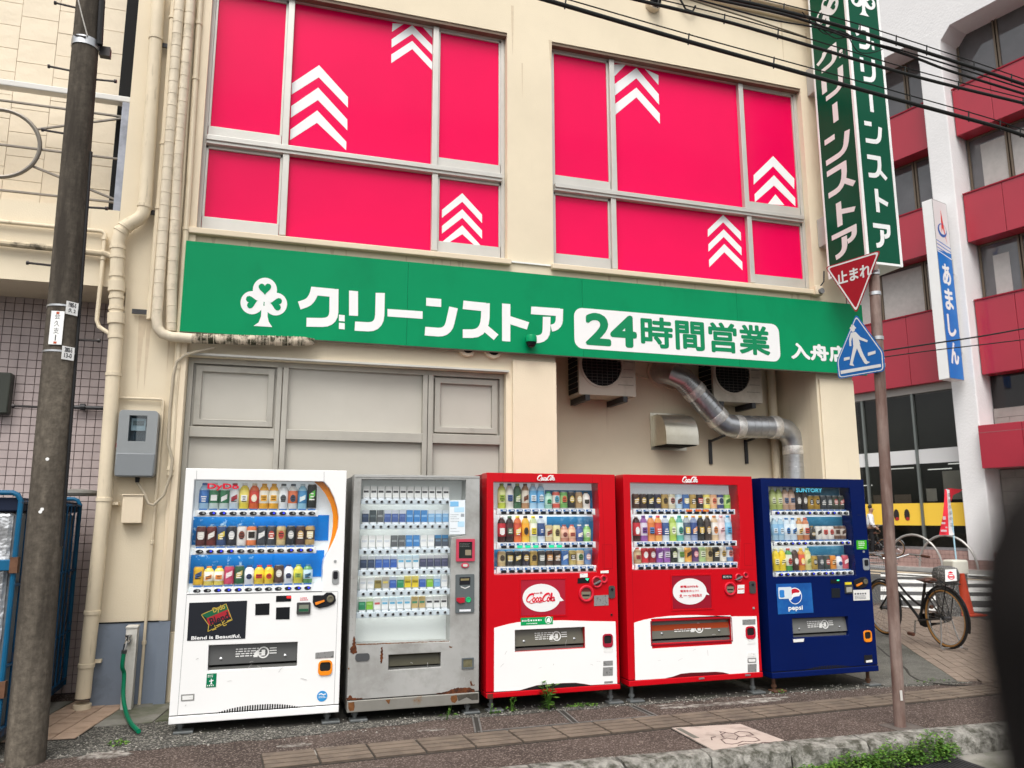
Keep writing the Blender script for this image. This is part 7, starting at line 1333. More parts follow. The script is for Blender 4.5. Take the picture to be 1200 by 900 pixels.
# ------------------------------------------------------------------ far building
fbld = thing('far_building', (P0.x, P0.y, 0), 'white and crimson panelled office building across the side street', 'building')
FWH = mat('white_stucco', (0.74, 0.73, 0.73), 0.85, var=0.03, vs=0.8, bump=0.4, bs=14, bdist=0.02); CRIM = mat('crimson_panel', (0.36, 0.008, 0.028), 0.38, var=0.06, vs=0.7, coat=0.5, spec=0.6); DGL = mat('dark_window_glass', (0.016, 0.015, 0.015), 0.05, spec=0.5, coat=0.0); DGL2 = mat('grey_window_glass', (0.085, 0.085, 0.09), 0.06, spec=0.9, coat=0.4, var=0.3, vs=0.7); BRZ = mat('bronze_frame', (0.17, 0.135, 0.10), 0.4, 0.5); BLIND = mat('pale_blind', (0.42, 0.41, 0.39), 0.7, var=0.08, vs=6)
STONE = mat('grey_stone_block', (0.30, 0.285, 0.265), 0.8, var=0.16, vs=2, bump=0.4, bs=20, bdist=0.01); PTILE = mat('pink_step_tile', (0.40, 0.27, 0.24), 0.6, var=0.12, vs=6)
fb(MB(), -0.36, 0.39, -1.15, 0.0, 0.10, 17.9).build('column', FWH, fbld, smooth=0, bevel=0.03)
# upper wall with chamfered bay openings, built as one slab
def bay(u0, u1, z1): return [(u0, 14.5), (u0, z1-0.45), (u0+0.35, z1), (u1-0.35, z1), (u1, z1-0.45), (u1, 14.5)]
MB().prism(BF, [(-9, 17.0), (-4.6, 17.0), (-4.6, 17.45), (-4.25, 17.87), (-0.72, 17.87), (-0.365, 17.45), (-0.365, 17.0), (0.395, 17.0), (0.43, 17.43), (0.78, 17.82), (4.0, 17.82), (4.4, 17.4), (4.4, 17.0), (9, 17.0), (9, 26), (-9, 26)], -1.15, -0.003).build('upper_wall', FWH, fbld, smooth=0)
MB().prism(BF, rc(-9, 9, 21.0, 21.1), -0.003, 0.02).build('wall_joint', mat('joint_grey', (0.3, 0.3, 0.33), 0.7), fbld, smooth=0)
fb(MB(), -9, 9, -10, -1.17, -0.2, 26).build('core', mat('core_dark', (0.05, 0.045, 0.04), 0.8), fbld, smooth=0)
fb(MB(), -5.3, -4.6, -1.15, -0.001, 0.1, 17.0).build('column', FWH, fbld, smooth=0, bevel=0.03); fb(MB(), 4.4, 5.15, -1.15, -0.001, 0.1, 17.0).build('column', FWH, fbld, smooth=0, bevel=0.03)
def panels(u0, u1, cuts, z0, z1):
    e = [u0]+cuts+[u1]
    for a, b in zip(e[:-1], e[1:]):
        m_ = MB(); fb(m_, a+0.006, b-0.006, -1.0, -0.4, z0, z1); m_.build('panel', CRIM, fbld, smooth=0, bevel=0.012)
    m_ = MB(); fb(m_, u0+0.002, u1-0.002, -1.05, -0.43, z0+0.02, z1-0.02); m_.build('panel_backing', mat('panel_joint', (0.10, 0.004, 0.01), 0.6), fbld, smooth=0)
    fb(MB(), u0, u1, -1.0, -0.37, z1, z1+0.05).build('coping', mat('coping_red', (0.26, 0.01, 0.025), 0.4), fbld, smooth=0)
def windows(u0, u1, mull, z0, z1, blinds=()):
    e = [u0]+mull+[u1]
    for i, (a, b) in enumerate(zip(e[:-1], e[1:])):
        w_ = MB().prism(BF, rc(a+0.02, b-0.02, z0, z1), -1.10, -0.98, holes=[rc(a+0.08, b-0.08, z0+0.06, z1-0.06)]).build('window', BRZ, fbld, smooth=0)
        m_ = MB(); fb(m_, a+0.078, b-0.078, -1.05, -1.03, z0+0.058, z1-0.058); m_.build('pane', DGL2, w_, smooth=0)
        if i in blinds:
            l, r_, dn = blinds[i]
            MB().prism(BF, rc(a+0.09+(b-a-0.18)*l, a+0.09+(b-a-0.18)*r_, z0+0.07, z1-0.07-(z1-z0)*dn), -1.0295, -1.022).build('blind', BLIND, w_, smooth=0)
RB, LB = (0.42, 4.38), (-4.58, -0.38)
for z0, z1 in ((14.05, 15.70), (10.32, 11.95), (5.92, 8.33)):
    panels(RB[0], RB[1], [1.62, 2.85], z0, z1); panels(LB[0], LB[1], [-3.2, -1.9], z0, z1)
for (z0, z1, bl, br) in ((15.76, 17.9, {}, {}), (12.01, 14.04, {}, {0: (0.3, 1, 0.12), 1: (0.0, 1, 0.12)}), (8.39, 10.31, {0: (0, 1, 0.03), 1: (0, 1, 0.03), 2: (0, 1, 0.03)}, {0: (0.3, 0.75, 0.2), 1: (0, 1, 0.1)})):
    windows(RB[0], RB[1], [1.70, 3.0], z0, z1, br); windows(LB[0], LB[1], [-3.1, -1.42], z0, z1, bl)
fb(MB(), RB[0], RB[1], -1.1, -0.9, 4.87, 5.91).build('window_band', DGL, fbld, smooth=0)
m_ = MB()
row = 0
zb_ = 4.28
for (za, zz_) in ((0.15, 2.92), (4.27, 4.86)):
    z_ = za; r_i = 0
    while z_ < zz_-0.05:
        h_ = min(0.42 if za < 1 else 0.295, zz_-z_); u_ = RB[0]+(0.0 if r_i % 2 else -0.45)
        while u_ < RB[1]:
            a, b = max(u_, RB[0]), min(u_+0.9, RB[1])
            if b-a > 0.05: fb(MB(), a+0.005, b-0.005, -1.0, -0.86+random.uniform(-0.004, 0.004), z_+0.005, z_+h_-0.005).build('stone_block', STONE, fbld, smooth=0, bevel=0.006)
            u_ += 0.9
        z_ += h_; r_i += 1
fb(MB(), RB[0], RB[1], -1.1, -0.88, 0.1, 4.86).build('stone_backing', mat('stone_joint', (0.12, 0.115, 0.105), 0.9), fbld, smooth=0)
e = [0.45, 1.7, 3.0, 4.3]
for a, b in zip(e[:-1], e[1:]): fb(MB(), a+0.004, b-0.004, -0.85, 0.25, 2.94, 4.26).build('canopy_panel', CRIM, fbld, smooth=0, bevel=0.012)
fb(MB(), 0.45, 4.3, 0.2502, 0.253, 4.02, 4.035).build('canopy_line', mat('canopy_grey', (0.3, 0.12, 0.13), 0.5), fbld, smooth=0)
CP = Plane(P0+PN*0.2535, PU, (0, 0, 1), PN); text(MB(), '尼信', CP, (1.75, 2.75, 3.3, 3.85), 0.002, 0.03).build('lettering', mat('canopy_letter', (0.55, 0.5, 0.5), 0.4), fbld, smooth=0, norm=False)
fb(MB(), 1.6, 1.75, -0.85, -0.70, 0.15, 2.93).build('door_frame', STEEL, fbld, smooth=0)
# ground floor glazing
fb(MB(), LB[0], LB[1], -1.0, -0.6, 5.66, 5.915).build('soffit_beam', mat('beam_grey', (0.34, 0.32, 0.30), 0.6), fbld, smooth=0)
ui = [-4.55, -3.95, -2.06, -0.40]
gw = MB(); fb(gw, LB[0], LB[1], -0.72, -0.62, 0.40, 0.50); gl_ = gw.build('window', STEEL, fbld, smooth=0); gl_['label'] = 'dark ground floor shop glazing with a yellow band'
for a, b in zip(ui[:-1], ui[1:]):
    fb(MB(), a+0.04, b-0.04, -0.70, -0.68, 0.5, 5.655).build('pane', glass_mat('bank_glass', (0.72, 0.72, 0.70), 0.01, 0.035), gl_, smooth=0)
for u_ in ui[1:-1]: fb(MB(), u_-0.038, u_+0.038, -0.74, -0.60, 0.5, 5.655).build('mullion', mat('mullion_grey', (0.20, 0.22, 0.21), 0.4, 0.5), gl_, smooth=0)
for a, b in zip(ui[:-1], ui[1:]):
    fb(MB(), a+0.042, b-0.042, -0.676, -0.665, 3.26, 3.74).build('white_band', mat('band_white', (0.68, 0.68, 0.68), 0.4), gl_, smooth=0)
    fb(MB(), a+0.042, b-0.042, -0.676, -0.665, 1.20, 1.94).build('yellow_band', mat('band_yellow', (0.92, 0.60, 0.07), 0.4), gl_, smooth=0)
# dim room behind the glass: a ceiling with lit tubes, counters and notices
fb(MB(), LB[0], LB[1], -1.165, -1.155, 0.4, 5.65).build('inner_wall', mat('inner_dark', (0.045, 0.05, 0.042), 0.8, var=0.2, vs=0.8), fbld, smooth=0)
for u0, u1, z_ in ((-3.6, -2.4, 3.14), (-1.9, -1.1, 3.05), (-1.2, -0.5, 3.2), (-4.5, -4.0, 2.6)): fb(MB(), u0, u1, -0.95, -0.92, z_, z_+0.03).build('ceiling_tube', mat('lit_tube', (0.9, 0.92, 0.9), 0.5, emit=0.9), gl_, smooth=0)
for u0, u1, z0, z1, c_ in ((-3.9, -3.3, 1.95, 2.25, (0.22, 0.18, 0.15)), (-3.1, -2.5, 1.95, 2.25, (0.22, 0.18, 0.15)), (-1.95, -1.6, 2.0, 2.42, (0.5, 0.5, 0.47)), (-1.35, -0.72, 2.05, 2.98, (0.42, 0.42, 0.39))): fb(MB(), u0, u1, -0.80, -0.79, z0, z1).build('notice', mat('notice_%g' % u0, c_, 0.7, var=0.1), gl_, smooth=0)
# abstract dark marks on the yellow band in place of its drawings
for u_ in (-3.0, -2.62, -1.25):
    m_ = MB(); m_.prism(BF, ell(u_, 1.55, 0.10, 0.2, 14), -0.664, -0.660); m_.prism(BF, ell(u_+0.02, 1.42, 0.07, 0.06, 10), -0.6598, -0.658, m=1); m_.build('dark_mark', [mat('mark_dark', (0.03, 0.025, 0.025), 0.6), mat('mark_red', (0.4, 0.03, 0.03), 0.6)], gl_, smooth=0)
# two pink tiled steps, tile by tile where they show
for (o1, z0, z1, zn) in ((0.42, -0.1, 0.17, 'step'), (-0.05, 0.17, 0.42, 'step')):
    fb(MB(), -5, 5, -1.1, o1-0.012, z0, z1-0.001).build(zn, mat('step_joint', (0.20, 0.13, 0.12), 0.9), fbld, smooth=0)
    m_ = MB(); u_ = -4.6
    while u_ < 2.4:
        for k in range(2): h_ = (z1-z0)/2; fb(m_, u_+0.006, u_+0.134, o1-0.02, o1, z0+k*h_+0.006, z0+(k+1)*h_-0.004)
        u_ += 0.14
    tag(m_.build('step_tile', PTILE, fbld, smooth=0), kind='stuff')
# blue projecting sign
bsg = thing('bank_sign', tuple(BF.at(0, 5.75, 0.6)), 'tall white and blue projecting sign with white hiragana on the white column', 'shop sign')
su0, su1, so0, so1, sz_0, sz_1 = -0.19, 0.15, 0.16, 1.0, 5.72, 11.62
m_ = MB(); fb(m_, su0, su1-0.01, so0, so1, sz_0, sz_1); m_.build('box', mat('bank_sign_white', (0.78, 0.78, 0.77), 0.4, var=0.02), bsg, smooth=0, bevel=0.01)
SF = Plane(P0+PU*su1, -PN, (0, 0, 1), PU)      # face turned to the street corner; its a runs from outside to the wall: a=-o
fbl = MB().prism(SF, rc(-so1, -so0, sz_0, sz_1), -0.009, 0.0); fbl.build('frame', mat('bank_sign_frame', (0.30, 0.30, 0.30), 0.5, 0.3), bsg, smooth=0)
MB().prism(SF, rc(-so1+0.02, -so0-0.02, sz_0+0.02, 9.9), 0.0003, 0.003).build('blue_panel', mat('bank_blue', (0.012, 0.16, 0.52), 0.35, var=0.05), bsg, smooth=0)
MB().prism(SF, rc(-so1+0.02, -so0-0.02, 9.9, sz_1-0.02), 0.0003, 0.003).build('pale_panel', mat('bank_pale', (0.68, 0.66, 0.66), 0.4), bsg, smooth=0)
for k in range(4): MB().prism(SF, [(-so1+0.02, 10.25-k*0.12), (-so0-0.02, 9.98-k*0.12+0.1), (-so0-0.02, 9.95-k*0.12+0.1), (-so1+0.02, 10.22-k*0.12)], 0.003, 0.0045+0.0002*k).build('stripe', mat('bank_blue', (0.012, 0.16, 0.52)) if k < 3 else LW, bsg, smooth=0)
mid_ = -(so0+so1)/2
MB().prism(SF, [(mid_-0.04, 10.55), (mid_+0.02, 11.35), (mid_+0.16, 10.55), (mid_+0.22, 10.2), (mid_+0.05, 10.72)], 0.003, 0.005).build('emblem_red', mat('bank_red', (0.65, 0.04, 0.03), 0.4), bsg, smooth=0)
MB().prism(SF, [(mid_+x*0.26, 10.62+y_*0.26) for x, y_ in ell(0, 0, 1, 0.9, 24)], 0.0051, 0.0065, holes=[[(mid_+x*0.26+0.03, 10.66+y_*0.26) for x, y_ in ell(0, 0, 0.8, 0.68, 24)]]).build('emblem_ring', mat('bank_ring_blue', (0.02, 0.10, 0.36), 0.4), bsg, smooth=0)
for ch_, v in zip('あましん', (323, 351, 381, 413)):
    zc_ = SF.px(1113, v)[1]; text(MB(), ch_, SF, (mid_-0.24, mid_+0.24, zc_-0.36, zc_+0.36), 0.0034, 0.035).build('lettering', LW, bsg, smooth=0, norm=False)
for z_ in (9.5, 6.9): m_ = MB(); fb(m_, -0.1, 0.1, 0.003, so0-0.002, z_-0.25, z_+0.25); m_.build('bracket', STEEL, bsg, smooth=0)

# ------------------------------------------------------------------ things on the street corner
gp_ = pZ(1083, 654, -0.09)
def rack(u, label):
    p = pZ(u, 653, 0.0); c = BF.px(u, 653, 0.62)[0]; t = thing('bike_rack', BF.at(c, -0.08, 0.62), label, 'bicycle rack', 'steel bicycle hoops across the street')
    MB().tube([BF.at(c-0.9*math.cos(a), -0.08+1.0*math.sin(a) if 0 < a < math.pi else -0.08, 0.62) for a in [i*math.pi/16 for i in range(17)]], 0.035, 8).build('hoop', mat('rack_steel', (0.45, 0.44, 0.42), 0.35, 0.7), t)
rack(1071, 'steel bicycle hoop across the street, left of the red flag'); rack(1110, 'steel bicycle hoop across the street, behind the red flag')
# stone bollard, cone, white box, flag
q = pZ(1113, 723, -0.1); bo = thing('stone_bollard', q, 'dark speckled stone bollard with a white sticker behind the black bicycle', 'bollard')
GRAN = mat('speckled_granite', (0.075, 0.074, 0.07), 0.7, var=0.3, vs=30, bump=0.5, bs=60, bdist=0.006, c2=(0.27, 0.26, 0.25), c2s=45, c2t=0.56, c2w=0.05)
hb = pY(1113, 663, q.y).z-q.z
MB().lathe([(0.17, 0), (0.175, hb*0.3), (0.165, hb*0.64), (0.163, hb*0.68), (0.19, hb*0.72), (0.20, hb*0.84), (0.17, hb*0.96), (0.08, hb)], q, 18).build('shaft', GRAN, bo)
BPn = Plane(q+Vector((-0.11, -0.178, hb*0.83)), Vector((0.94, -0.34, 0)), Vector((0.02, 0.12, 0.99)), Vector((-0.34, -0.94, 0.12)))
MB().prism(BPn, [(-0.085, -0.10), (0.10, -0.08), (0.12, 0.10), (-0.055, 0.09)], 0.0, 0.004).build('sticker', LW, bo, smooth=0)
mb = MB(); mb.prism(BPn, ell(0.02, -0.02, 0.055, 0.045, 18), 0.004, 0.0052, holes=[ell(0.02, -0.02, 0.042, 0.032, 18)]); mb.prism(BPn, rc(-0.03, 0.065, -0.035, -0.012), 0.004, 0.0053); mb.prism(BPn, [(-0.02, 0.04), (0.02, 0.065), (0.06, 0.045), (0.06, 0.035), (-0.02, 0.03)], 0.004, 0.0054); mb.build('sticker_print', RED, bo, smooth=0)
q2 = pZ(1132, 721, -0.1); cn = thing('traffic_cone', q2, 'faded red traffic cone behind the stone bollard', 'traffic cone')
CON = mat('cone_red', (0.45, 0.05, 0.018), 0.5, var=0.15, vs=6); hcn = pY(1127, 672, q2.y).z-q2.z
MB().lathe([(0.13, 0.03), (0.12, 0.06), (0.045, hcn*0.9), (0.04, hcn)], q2, 16).build('cone', CON, cn); MB().box(q2.x-0.22, q2.x+0.22, q2.y-0.22, q2.y+0.22, q2.z, q2.z+0.03).build('base', CON, cn, smooth=0, bevel=0.015)
q3 = pZ(1122, 672, -0.1); q3 = Vector((q.x+0.55, q.y+0.75, -0.1)); zt_ = pY(1120, 656, q3.y).z; a = pY(1110.5, 660, q3.y).x; b = pY(1128.5, 660, q3.y).x
wb_ = thing('signal_box', ((a+b)/2, q3.y, -0.1), 'cream street cabinet post standing behind the stone bollard', 'street cabinet'); MB().box(a, b, q3.y-0.12, q3.y+0.12, zt_-0.25, zt_).build('cap', mat('cream_cap', (0.62, 0.60, 0.52), 0.5), wb_, smooth=0, bevel=0.03); MB().box(a+0.03, b-0.03, q3.y-0.09, q3.y+0.09, -0.1, zt_-0.252).build('post', GRAN, wb_, smooth=0)
fy = 12.6; fl = thing('banner_flag', pZ(1121, 660, -0.1), 'red and white banner flag on a pale blue pole across the street', 'flag')
FP_ = lambda u, v: pY(u, v, fy)
q4 = pY(1121.5, 664, fy); MB().tube([(q4.x, fy, q4.z-0.2), FP_(1117.5, 628), FP_(1115, 600), FP_(1109, 573)], 0.022, 8).build('pole', mat('pale_blue_pole', (0.35, 0.55, 0.65), 0.4), fl)
FR_ = mat('flag_red', (0.68, 0.03, 0.05), 0.7, var=0.1, vs=2); FWt = mat('flag_white', (0.72, 0.68, 0.68), 0.7)
def cloth(outline, y, m, nm):
    mb = MB(); vs = [pY(u, v, y+0.05*math.sin(v*0.35)+0.03*math.sin(u*0.7)) for u, v in outline]; n = len(vs); h = n//2
    fs = [(i, i+1, n-2-i, n-1-i) for i in range(h-1)]; mb.add(vs+[v+Vector((0, 0.01, 0)) for v in vs], fs+[tuple(n+k for k in reversed(f)) for f in fs]); return mb.build(nm, m, fl)
cloth([(1107.5, 573), (1106.5, 590), (1105, 605), (1102.5, 618), (1101, 627), (1112, 627), (1111.5, 618), (1111, 605), (1110.5, 590), (1109.5, 574)], fy, FR_, 'red_cloth')
cloth([(1109.6, 573.5), (1110.6, 590), (1111.2, 605), (1111.7, 618), (1112.2, 627), (1118, 627), (1116.5, 618), (1115.5, 605), (1114, 590), (1112.5, 574)], fy, FWt, 'white_cloth')
cloth([(1109.5, 572.5), (1113, 572.2), (1119, 572.8), (1128.5, 573.5), (1124, 577), (1117, 580), (1114.5, 588), (1112.5, 574)], fy+0.02, FR_, 'top_cloth')
mb = MB(); FPl = YP(fy-0.09)
for k, v in enumerate((580, 587, 594, 601, 608, 615)):
    a = FPl.px(1112.2+k*0.55, v); text(mb, '店舗改装中'[k % 5], FPl, (a[0]-0.045, a[0]+0.055, a[1]-0.055, a[1]+0.055), 0.0)
mb.build('lettering', INK, fl, smooth=0, norm=False)
mb = MB()
for u, v, w_, h_ in ((1106.5, 607, 1.6, 2.0), (1105.5, 613, 2.2, 1.2), (1106, 622, 3.4, 1.2), (1109, 618, 1.2, 0.8)): mb.prism(FPl, [FPl.px(u-w_, v-h_), FPl.px(u+w_, v-h_), FPl.px(u+w_, v+h_), FPl.px(u-w_, v+h_)], 0.0, 0.003)
mb.build('flag_print', mat('flag_pale', (0.55, 0.42, 0.45), 0.7), fl, smooth=0)

# ------------------------------------------------------------------ bicycles
TYRE = mat('tyre_black', (0.02, 0.02, 0.02), 0.7); GUM = mat('gum_wall', (0.30, 0.15, 0.045), 0.7); RIMM = mat('rim_steel', (0.5, 0.5, 0.5), 0.25, 0.9); FRM = mat('black_frame', (0.008, 0.008, 0.009), 0.25, coat=0.5); BRN = mat('brown_saddle', (0.085, 0.035, 0.022), 0.45)
def bicycle(rear, front, R, label, full=True, s=1.0, lean=0.0):
    rear, front = Vector(rear), Vector(front); d = (front-rear); L = d.length; d.normalize(); side = Vector((-d.y, d.x, 0)).normalized(); up = Vector((0, 0, 1))
    t = thing('bicycle', (rear+front)/2, label, 'bicycle'); B = lambda x, z, y_=0.0: rear+d*x+up*z+side*y_
    def wheel(x):
        c = B(x, R); tor = MB(); n = 40; pts = [c+d*(R-0.018)*math.cos(a)+up*(R-0.018)*math.sin(a) for a in [i*2*math.pi/n for i in range(n+1)]]
        w_ = tor.tube(pts, 0.018, 8, cap=False).build('wheel', TYRE, t)
        for sg in (-1, 1): MB().tube([c+side*sg*0.012+d*(R-0.030)*math.cos(a)+up*(R-0.030)*math.sin(a) for a in [i*2*math.pi/n for i in range(n+1)]], 0.010, 6, cap=False).build('tyre_wall', GUM, w_)
        MB().tube([c+d*(R-0.046)*math.cos(a)+up*(R-0.046)*math.sin(a) for a in [i*2*math.pi/n for i in range(n+1)]], 0.010, 6, cap=False).build('rim', RIMM, w_)
        sp_ = MB()
        for k in range(28): a = k*2*math.pi/28; off = 0.35*(1 if k % 2 else -1); sp_.tube([c+side*0.025*(1 if k % 4 < 2 else -1)+d*0.025*math.cos(a+off)+up*0.025*math.sin(a+off), c+d*(R-0.05)*math.cos(a)+up*(R-0.05)*math.sin(a)], 0.0016, 4)
        sp_.build('spokes', RIMM, w_); MB().lathe([(0.028, -0.04), (0.02, -0.02), (0.02, 0.02), (0.028, 0.04)], c, 12, ax=side).build('hub', DIRTM, w_)
        a0, a1 = (200, 10) if x < 0.1 else (170, 20)
        MB().tube([c+d*(R+0.018)*math.cos(math.radians(a))+up*(R+0.018)*math.sin(math.radians(a)) for a in [a0+(a1-a0)*i/20 for i in range(21)]], 0.016, 6).build('mudguard', FRM, t)
    wheel(0.0); wheel(L)
    bb = B(0.44, 0.27); seat = B(0.30, 0.72); headb = B(L-0.20, 0.62); headt = B(L-0.25, 0.80)
    fr = MB(); fr.tube([bb, seat], 0.017, 10)
    fr.tube(bend(headb+Vector((0, 0, 0.03)), bb+d*0.15+up*0.15, bb, 6), 0.018, 10); fr.tube(bend(headt-up*0.05, bb+d*0.16+up*0.22, bb.lerp(seat, 0.38), 6), 0.014, 10); fr.tube([headb, headt], 0.02, 10)
    for sg in (-1, 1): fr.tube([bb+side*0.03*sg, B(0, R, 0.05*sg)], 0.011, 8); fr.tube([seat-up*0.1+side*0.02*sg, B(0, R, 0.05*sg)], 0.009, 8); fr.tube([headb+side*0.03*sg, headb+d*0.03-up*0.1+side*0.045*sg, B(L, R, 0.05*sg)], 0.012, 8)
    fr.build('frame', FRM, t)
    MB().tube([seat, seat+up*0.05], 0.013, 8).build('seat_post', RIMM, t)
    sa = MB(); sa.tube([B(0.16, 0.79), B(0.19, 0.795), B(0.27, 0.79), B(0.36, 0.785), B(0.43, 0.78)], [0.05, 0.085, 0.075, 0.035, 0.02], 12); sa.v = [Vector((p.x, p.y, seat.z+0.035+(p.z-seat.z-0.06)*0.42)) for p in sa.v]; o = sa.build('saddle', BRN, t); 
    hb_ = MB(); hc = headt+up*0.19; hb_.tube([headt, hc], 0.013, 8)
    for sg in (-1, 1): hb_.tube([hc, hc+d*0.05+side*0.1*sg, hc+side*0.24*sg-d*0.02+up*0.05, hc+side*0.28*sg-d*0.22+up*0.04], 0.011, 8)
    hb_.build('handlebar', RIMM, t)
    for sg in (-1, 1): MB().tube([hc+side*0.278*sg-d*0.20+up*0.04, hc+side*0.285*sg-d*0.33+up*0.03], 0.017, 8).build('grip', BRN, t); MB().tube([hc+side*0.26*sg-d*0.10+up*0.04, hc+side*0.27*sg-d*0.20-up*0.03], 0.006, 6).build('brake_lever', RIMM, t)
    ck_ = MB(); ck_.tube([bb+side*0.07, bb+side*0.08+d*0.02-up*0.16], 0.010, 6).tube([bb-side*0.07, bb-side*0.08-d*0.02+up*0.16], 0.010, 6); ck_.build('crank', RIMM, t)
    for sg in (-1, 1): c = bb+side*0.13*sg+d*0.02*sg-up*0.16*sg; MB().tube([c-d*0.045, c+d*0.045], 0.024, 6).build('pedal', BRN, t)
    cc = MB(); cc.prism(Plane(bb-side*0.045, -d, up, -side), clean([(-0.10, 0.0), (-0.07, 0.075), (0.02, 0.08), (0.42, 0.075+R-0.27), (0.47, R-0.27), (0.42, -0.045+R-0.27), (0.02, -0.085), (-0.07, -0.07)]), 0.0, 0.02, holes=[[(0.10, 0.02), (0.34, 0.04), (0.34, 0.015), (0.10, -0.02)]]); cc.build('chain_case', FRM, t)
    rk = MB()
    for sg in (-1, 1): rk.tube([B(-0.22, 2*R+0.06, 0.055*sg), B(0.20, 2*R+0.07, 0.05*sg)], 0.006, 6); rk.tube([B(-0.12, 2*R+0.06, 0.055*sg), B(0.0, R, 0.065*sg)], 0.006, 6); rk.tube([B(0.10, 2*R+0.065, 0.055*sg), B(0.0, R, 0.065*sg)], 0.005, 6)
    for x in (-0.22, -0.08, 0.06): rk.tube([B(x, 2*R+0.06, -0.055), B(x, 2*R+0.06, 0.055)], 0.005, 6)
    rk.build('carrier', FRM, t)
    ks = MB()
    for sg in (-1, 1): ks.tube([B(0.0, R, 0.07*sg), B(-0.02, R*0.5, 0.10*sg), B(-0.05, 0.02, 0.14*sg), B(-0.12, 0.012, 0.15*sg)], 0.008, 6)
    ks.tube([B(-0.05, 0.02, -0.14), B(-0.05, 0.02, 0.14)], 0.006, 6); ks.build('stand', RIMM, t)
    MB().box(0, 0.04, -0.03, 0.03, 0, 0.05).build('tail_reflector', mat('reflector_pale', (0.55, 0.6, 0.65), 0.3), None) if False else None
    if full:
        bk = MB(); c = B(L-0.02, 0.86)
        def bp(a, b_, z): return c+d*a+side*b_+up*z
        for z, k in ((0.0, 0.80), (0.06, 0.85), (0.12, 0.92), (0.19, 1.0)):
            P = [bp(0.17*k, 0.16*k, z), bp(0.17*k, -0.16*k, z), bp(-0.17*k, -0.16*k, z), bp(-0.17*k, 0.16*k, z)]; bk.tube(P+[P[0]], 0.005, 4)
        for i in range(9):
            f = -1+2*i/8
            for sg in (-1, 1): bk.tube([bp(0.136*f, 0.128*sg, 0), bp(0.17*f, 0.16*sg, 0.19)], 0.002, 4); bk.tube([bp(0.136*sg, 0.128*f, 0), bp(0.17*sg, 0.16*f, 0.19)], 0.002, 4)
            bk.tube([bp(0.136*f, -0.128, 0), bp(0.136*f, 0.128, 0)], 0.002, 4)
        bk.build('basket', RIMM, t)
    return t
ra = pZ(1112, 762, -0.06); fa = pZ(1036, 745, -0.06); dirb = (fa-ra); dirb.z = 0; dirb.normalize()
bicycle((ra.x, ra.y, -0.045), (ra.x+dirb.x*1.12, ra.y+dirb.y*1.12, -0.045), 0.345, 'black city bicycle with gum tyres and brown saddle parked beside the blue machine')
sb = BF.at(BF.px(1052, 655, 0.24)[0], 0, 0.24); bicycle((sb.x-0.26, sb.y+0.97, 0.18), (sb.x, sb.y, 0.18), 0.29, 'distant parked bicycle across the street beside the person in a white shirt', full=False)
sb2 = BF.at(BF.px(1036, 655, 0.24)[0], 0, 0.2); bicycle((sb2.x-0.26, sb2.y+0.97, 0.18), (sb2.x, sb2.y, 0.18), 0.29, 'second distant bicycle behind the rusty sign pole beside the white shirted person', full=False)

# ------------------------------------------------------------------ the person across the street
def skin(name, joints, edges, radii, m, parent, sub=2):
    me = bpy.data.meshes.new(name); me.from_pydata([tuple(j) for j in joints], edges, []); o = bpy.data.objects.new(name, me); col.objects.link(o); o.parent = parent; WM[o] = wm(parent).copy()
    md = o.modifiers.new('skin', 'SKIN'); md.use_smooth_shade = True
    if not me.skin_vertices: 
        try: me.skin_vertices.new()
        except Exception: pass
    for i, r in enumerate(radii): me.skin_vertices[0].data[i].radius = r if isinstance(r, tuple) else (r, r)
    me.skin_vertices[0].data[0].use_root = True
    s_ = o.modifiers.new('subdivision', 'SUBSURF'); s_.levels = s_.render_levels = sub; me.materials.append(m); return o
ps = BF.at(BF.px(1023.5, 655, 0.2)[0], 0.17, 0.2); pr = thing('person', ps, 'person in white shirt and black trousers standing by bicycles across the street', 'person')
fx = Vector((0.80, -0.60, 0)); sx = Vector((-0.60, -0.80, 0))   # facing right, shoulders across
def J(f, s, z): return fx*f+sx*s+Vector((0, 0, z*0.985))
SKIN = mat('skin', (0.33, 0.19, 0.13), 0.6); SHIRT = mat('white_shirt', (0.72, 0.73, 0.76), 0.8); TROU = mat('black_trousers', (0.014, 0.014, 0.016), 0.8); HAIR = mat('dark_hair', (0.02, 0.018, 0.016), 0.7)
jb = [J(0, 0, 0.92), J(0, 0, 1.12), J(0.0, 0, 1.34), J(0.015, 0, 1.44), J(0.03, 0, 1.50), J(0.055, 0, 1.58), J(0.06, 0, 1.66), J(0, 0.17, 1.38), J(0.0, 0.21, 1.12), J(0.16, 0.20, 0.96), J(0.23, 0.19, 0.90), J(0, -0.17, 1.38), J(0.0, -0.21, 1.12), J(0.16, -0.20, 0.96), J(0.23, -0.19, 0.90),
      J(0, 0.09, 0.86), J(0.03, 0.10, 0.48), J(-0.01, 0.10, 0.09), J(0.12, 0.11, 0.03), J(0, -0.09, 0.86), J(0.0, -0.10, 0.48), J(-0.05, -0.10, 0.09), J(0.08, -0.11, 0.03)]
eb = [(0, 1), (1, 2), (2, 3), (3, 4), (4, 5), (5, 6), (2, 7), (7, 8), (8, 9), (9, 10), (2, 11), (11, 12), (12, 13), (13, 14), (0, 15), (15, 16), (16, 17), (17, 18), (0, 19), (19, 20), (20, 21), (21, 22)]
rb = [0.12, 0.11, 0.125, 0.07, 0.055, (0.085, 0.075), (0.075, 0.07), 0.055, 0.042, 0.034, 0.035, 0.055, 0.042, 0.034, 0.035, 0.08, 0.055, 0.04, 0.04, 0.08, 0.055, 0.04, 0.04]
skin('body', jb, eb, rb, SKIN, pr)
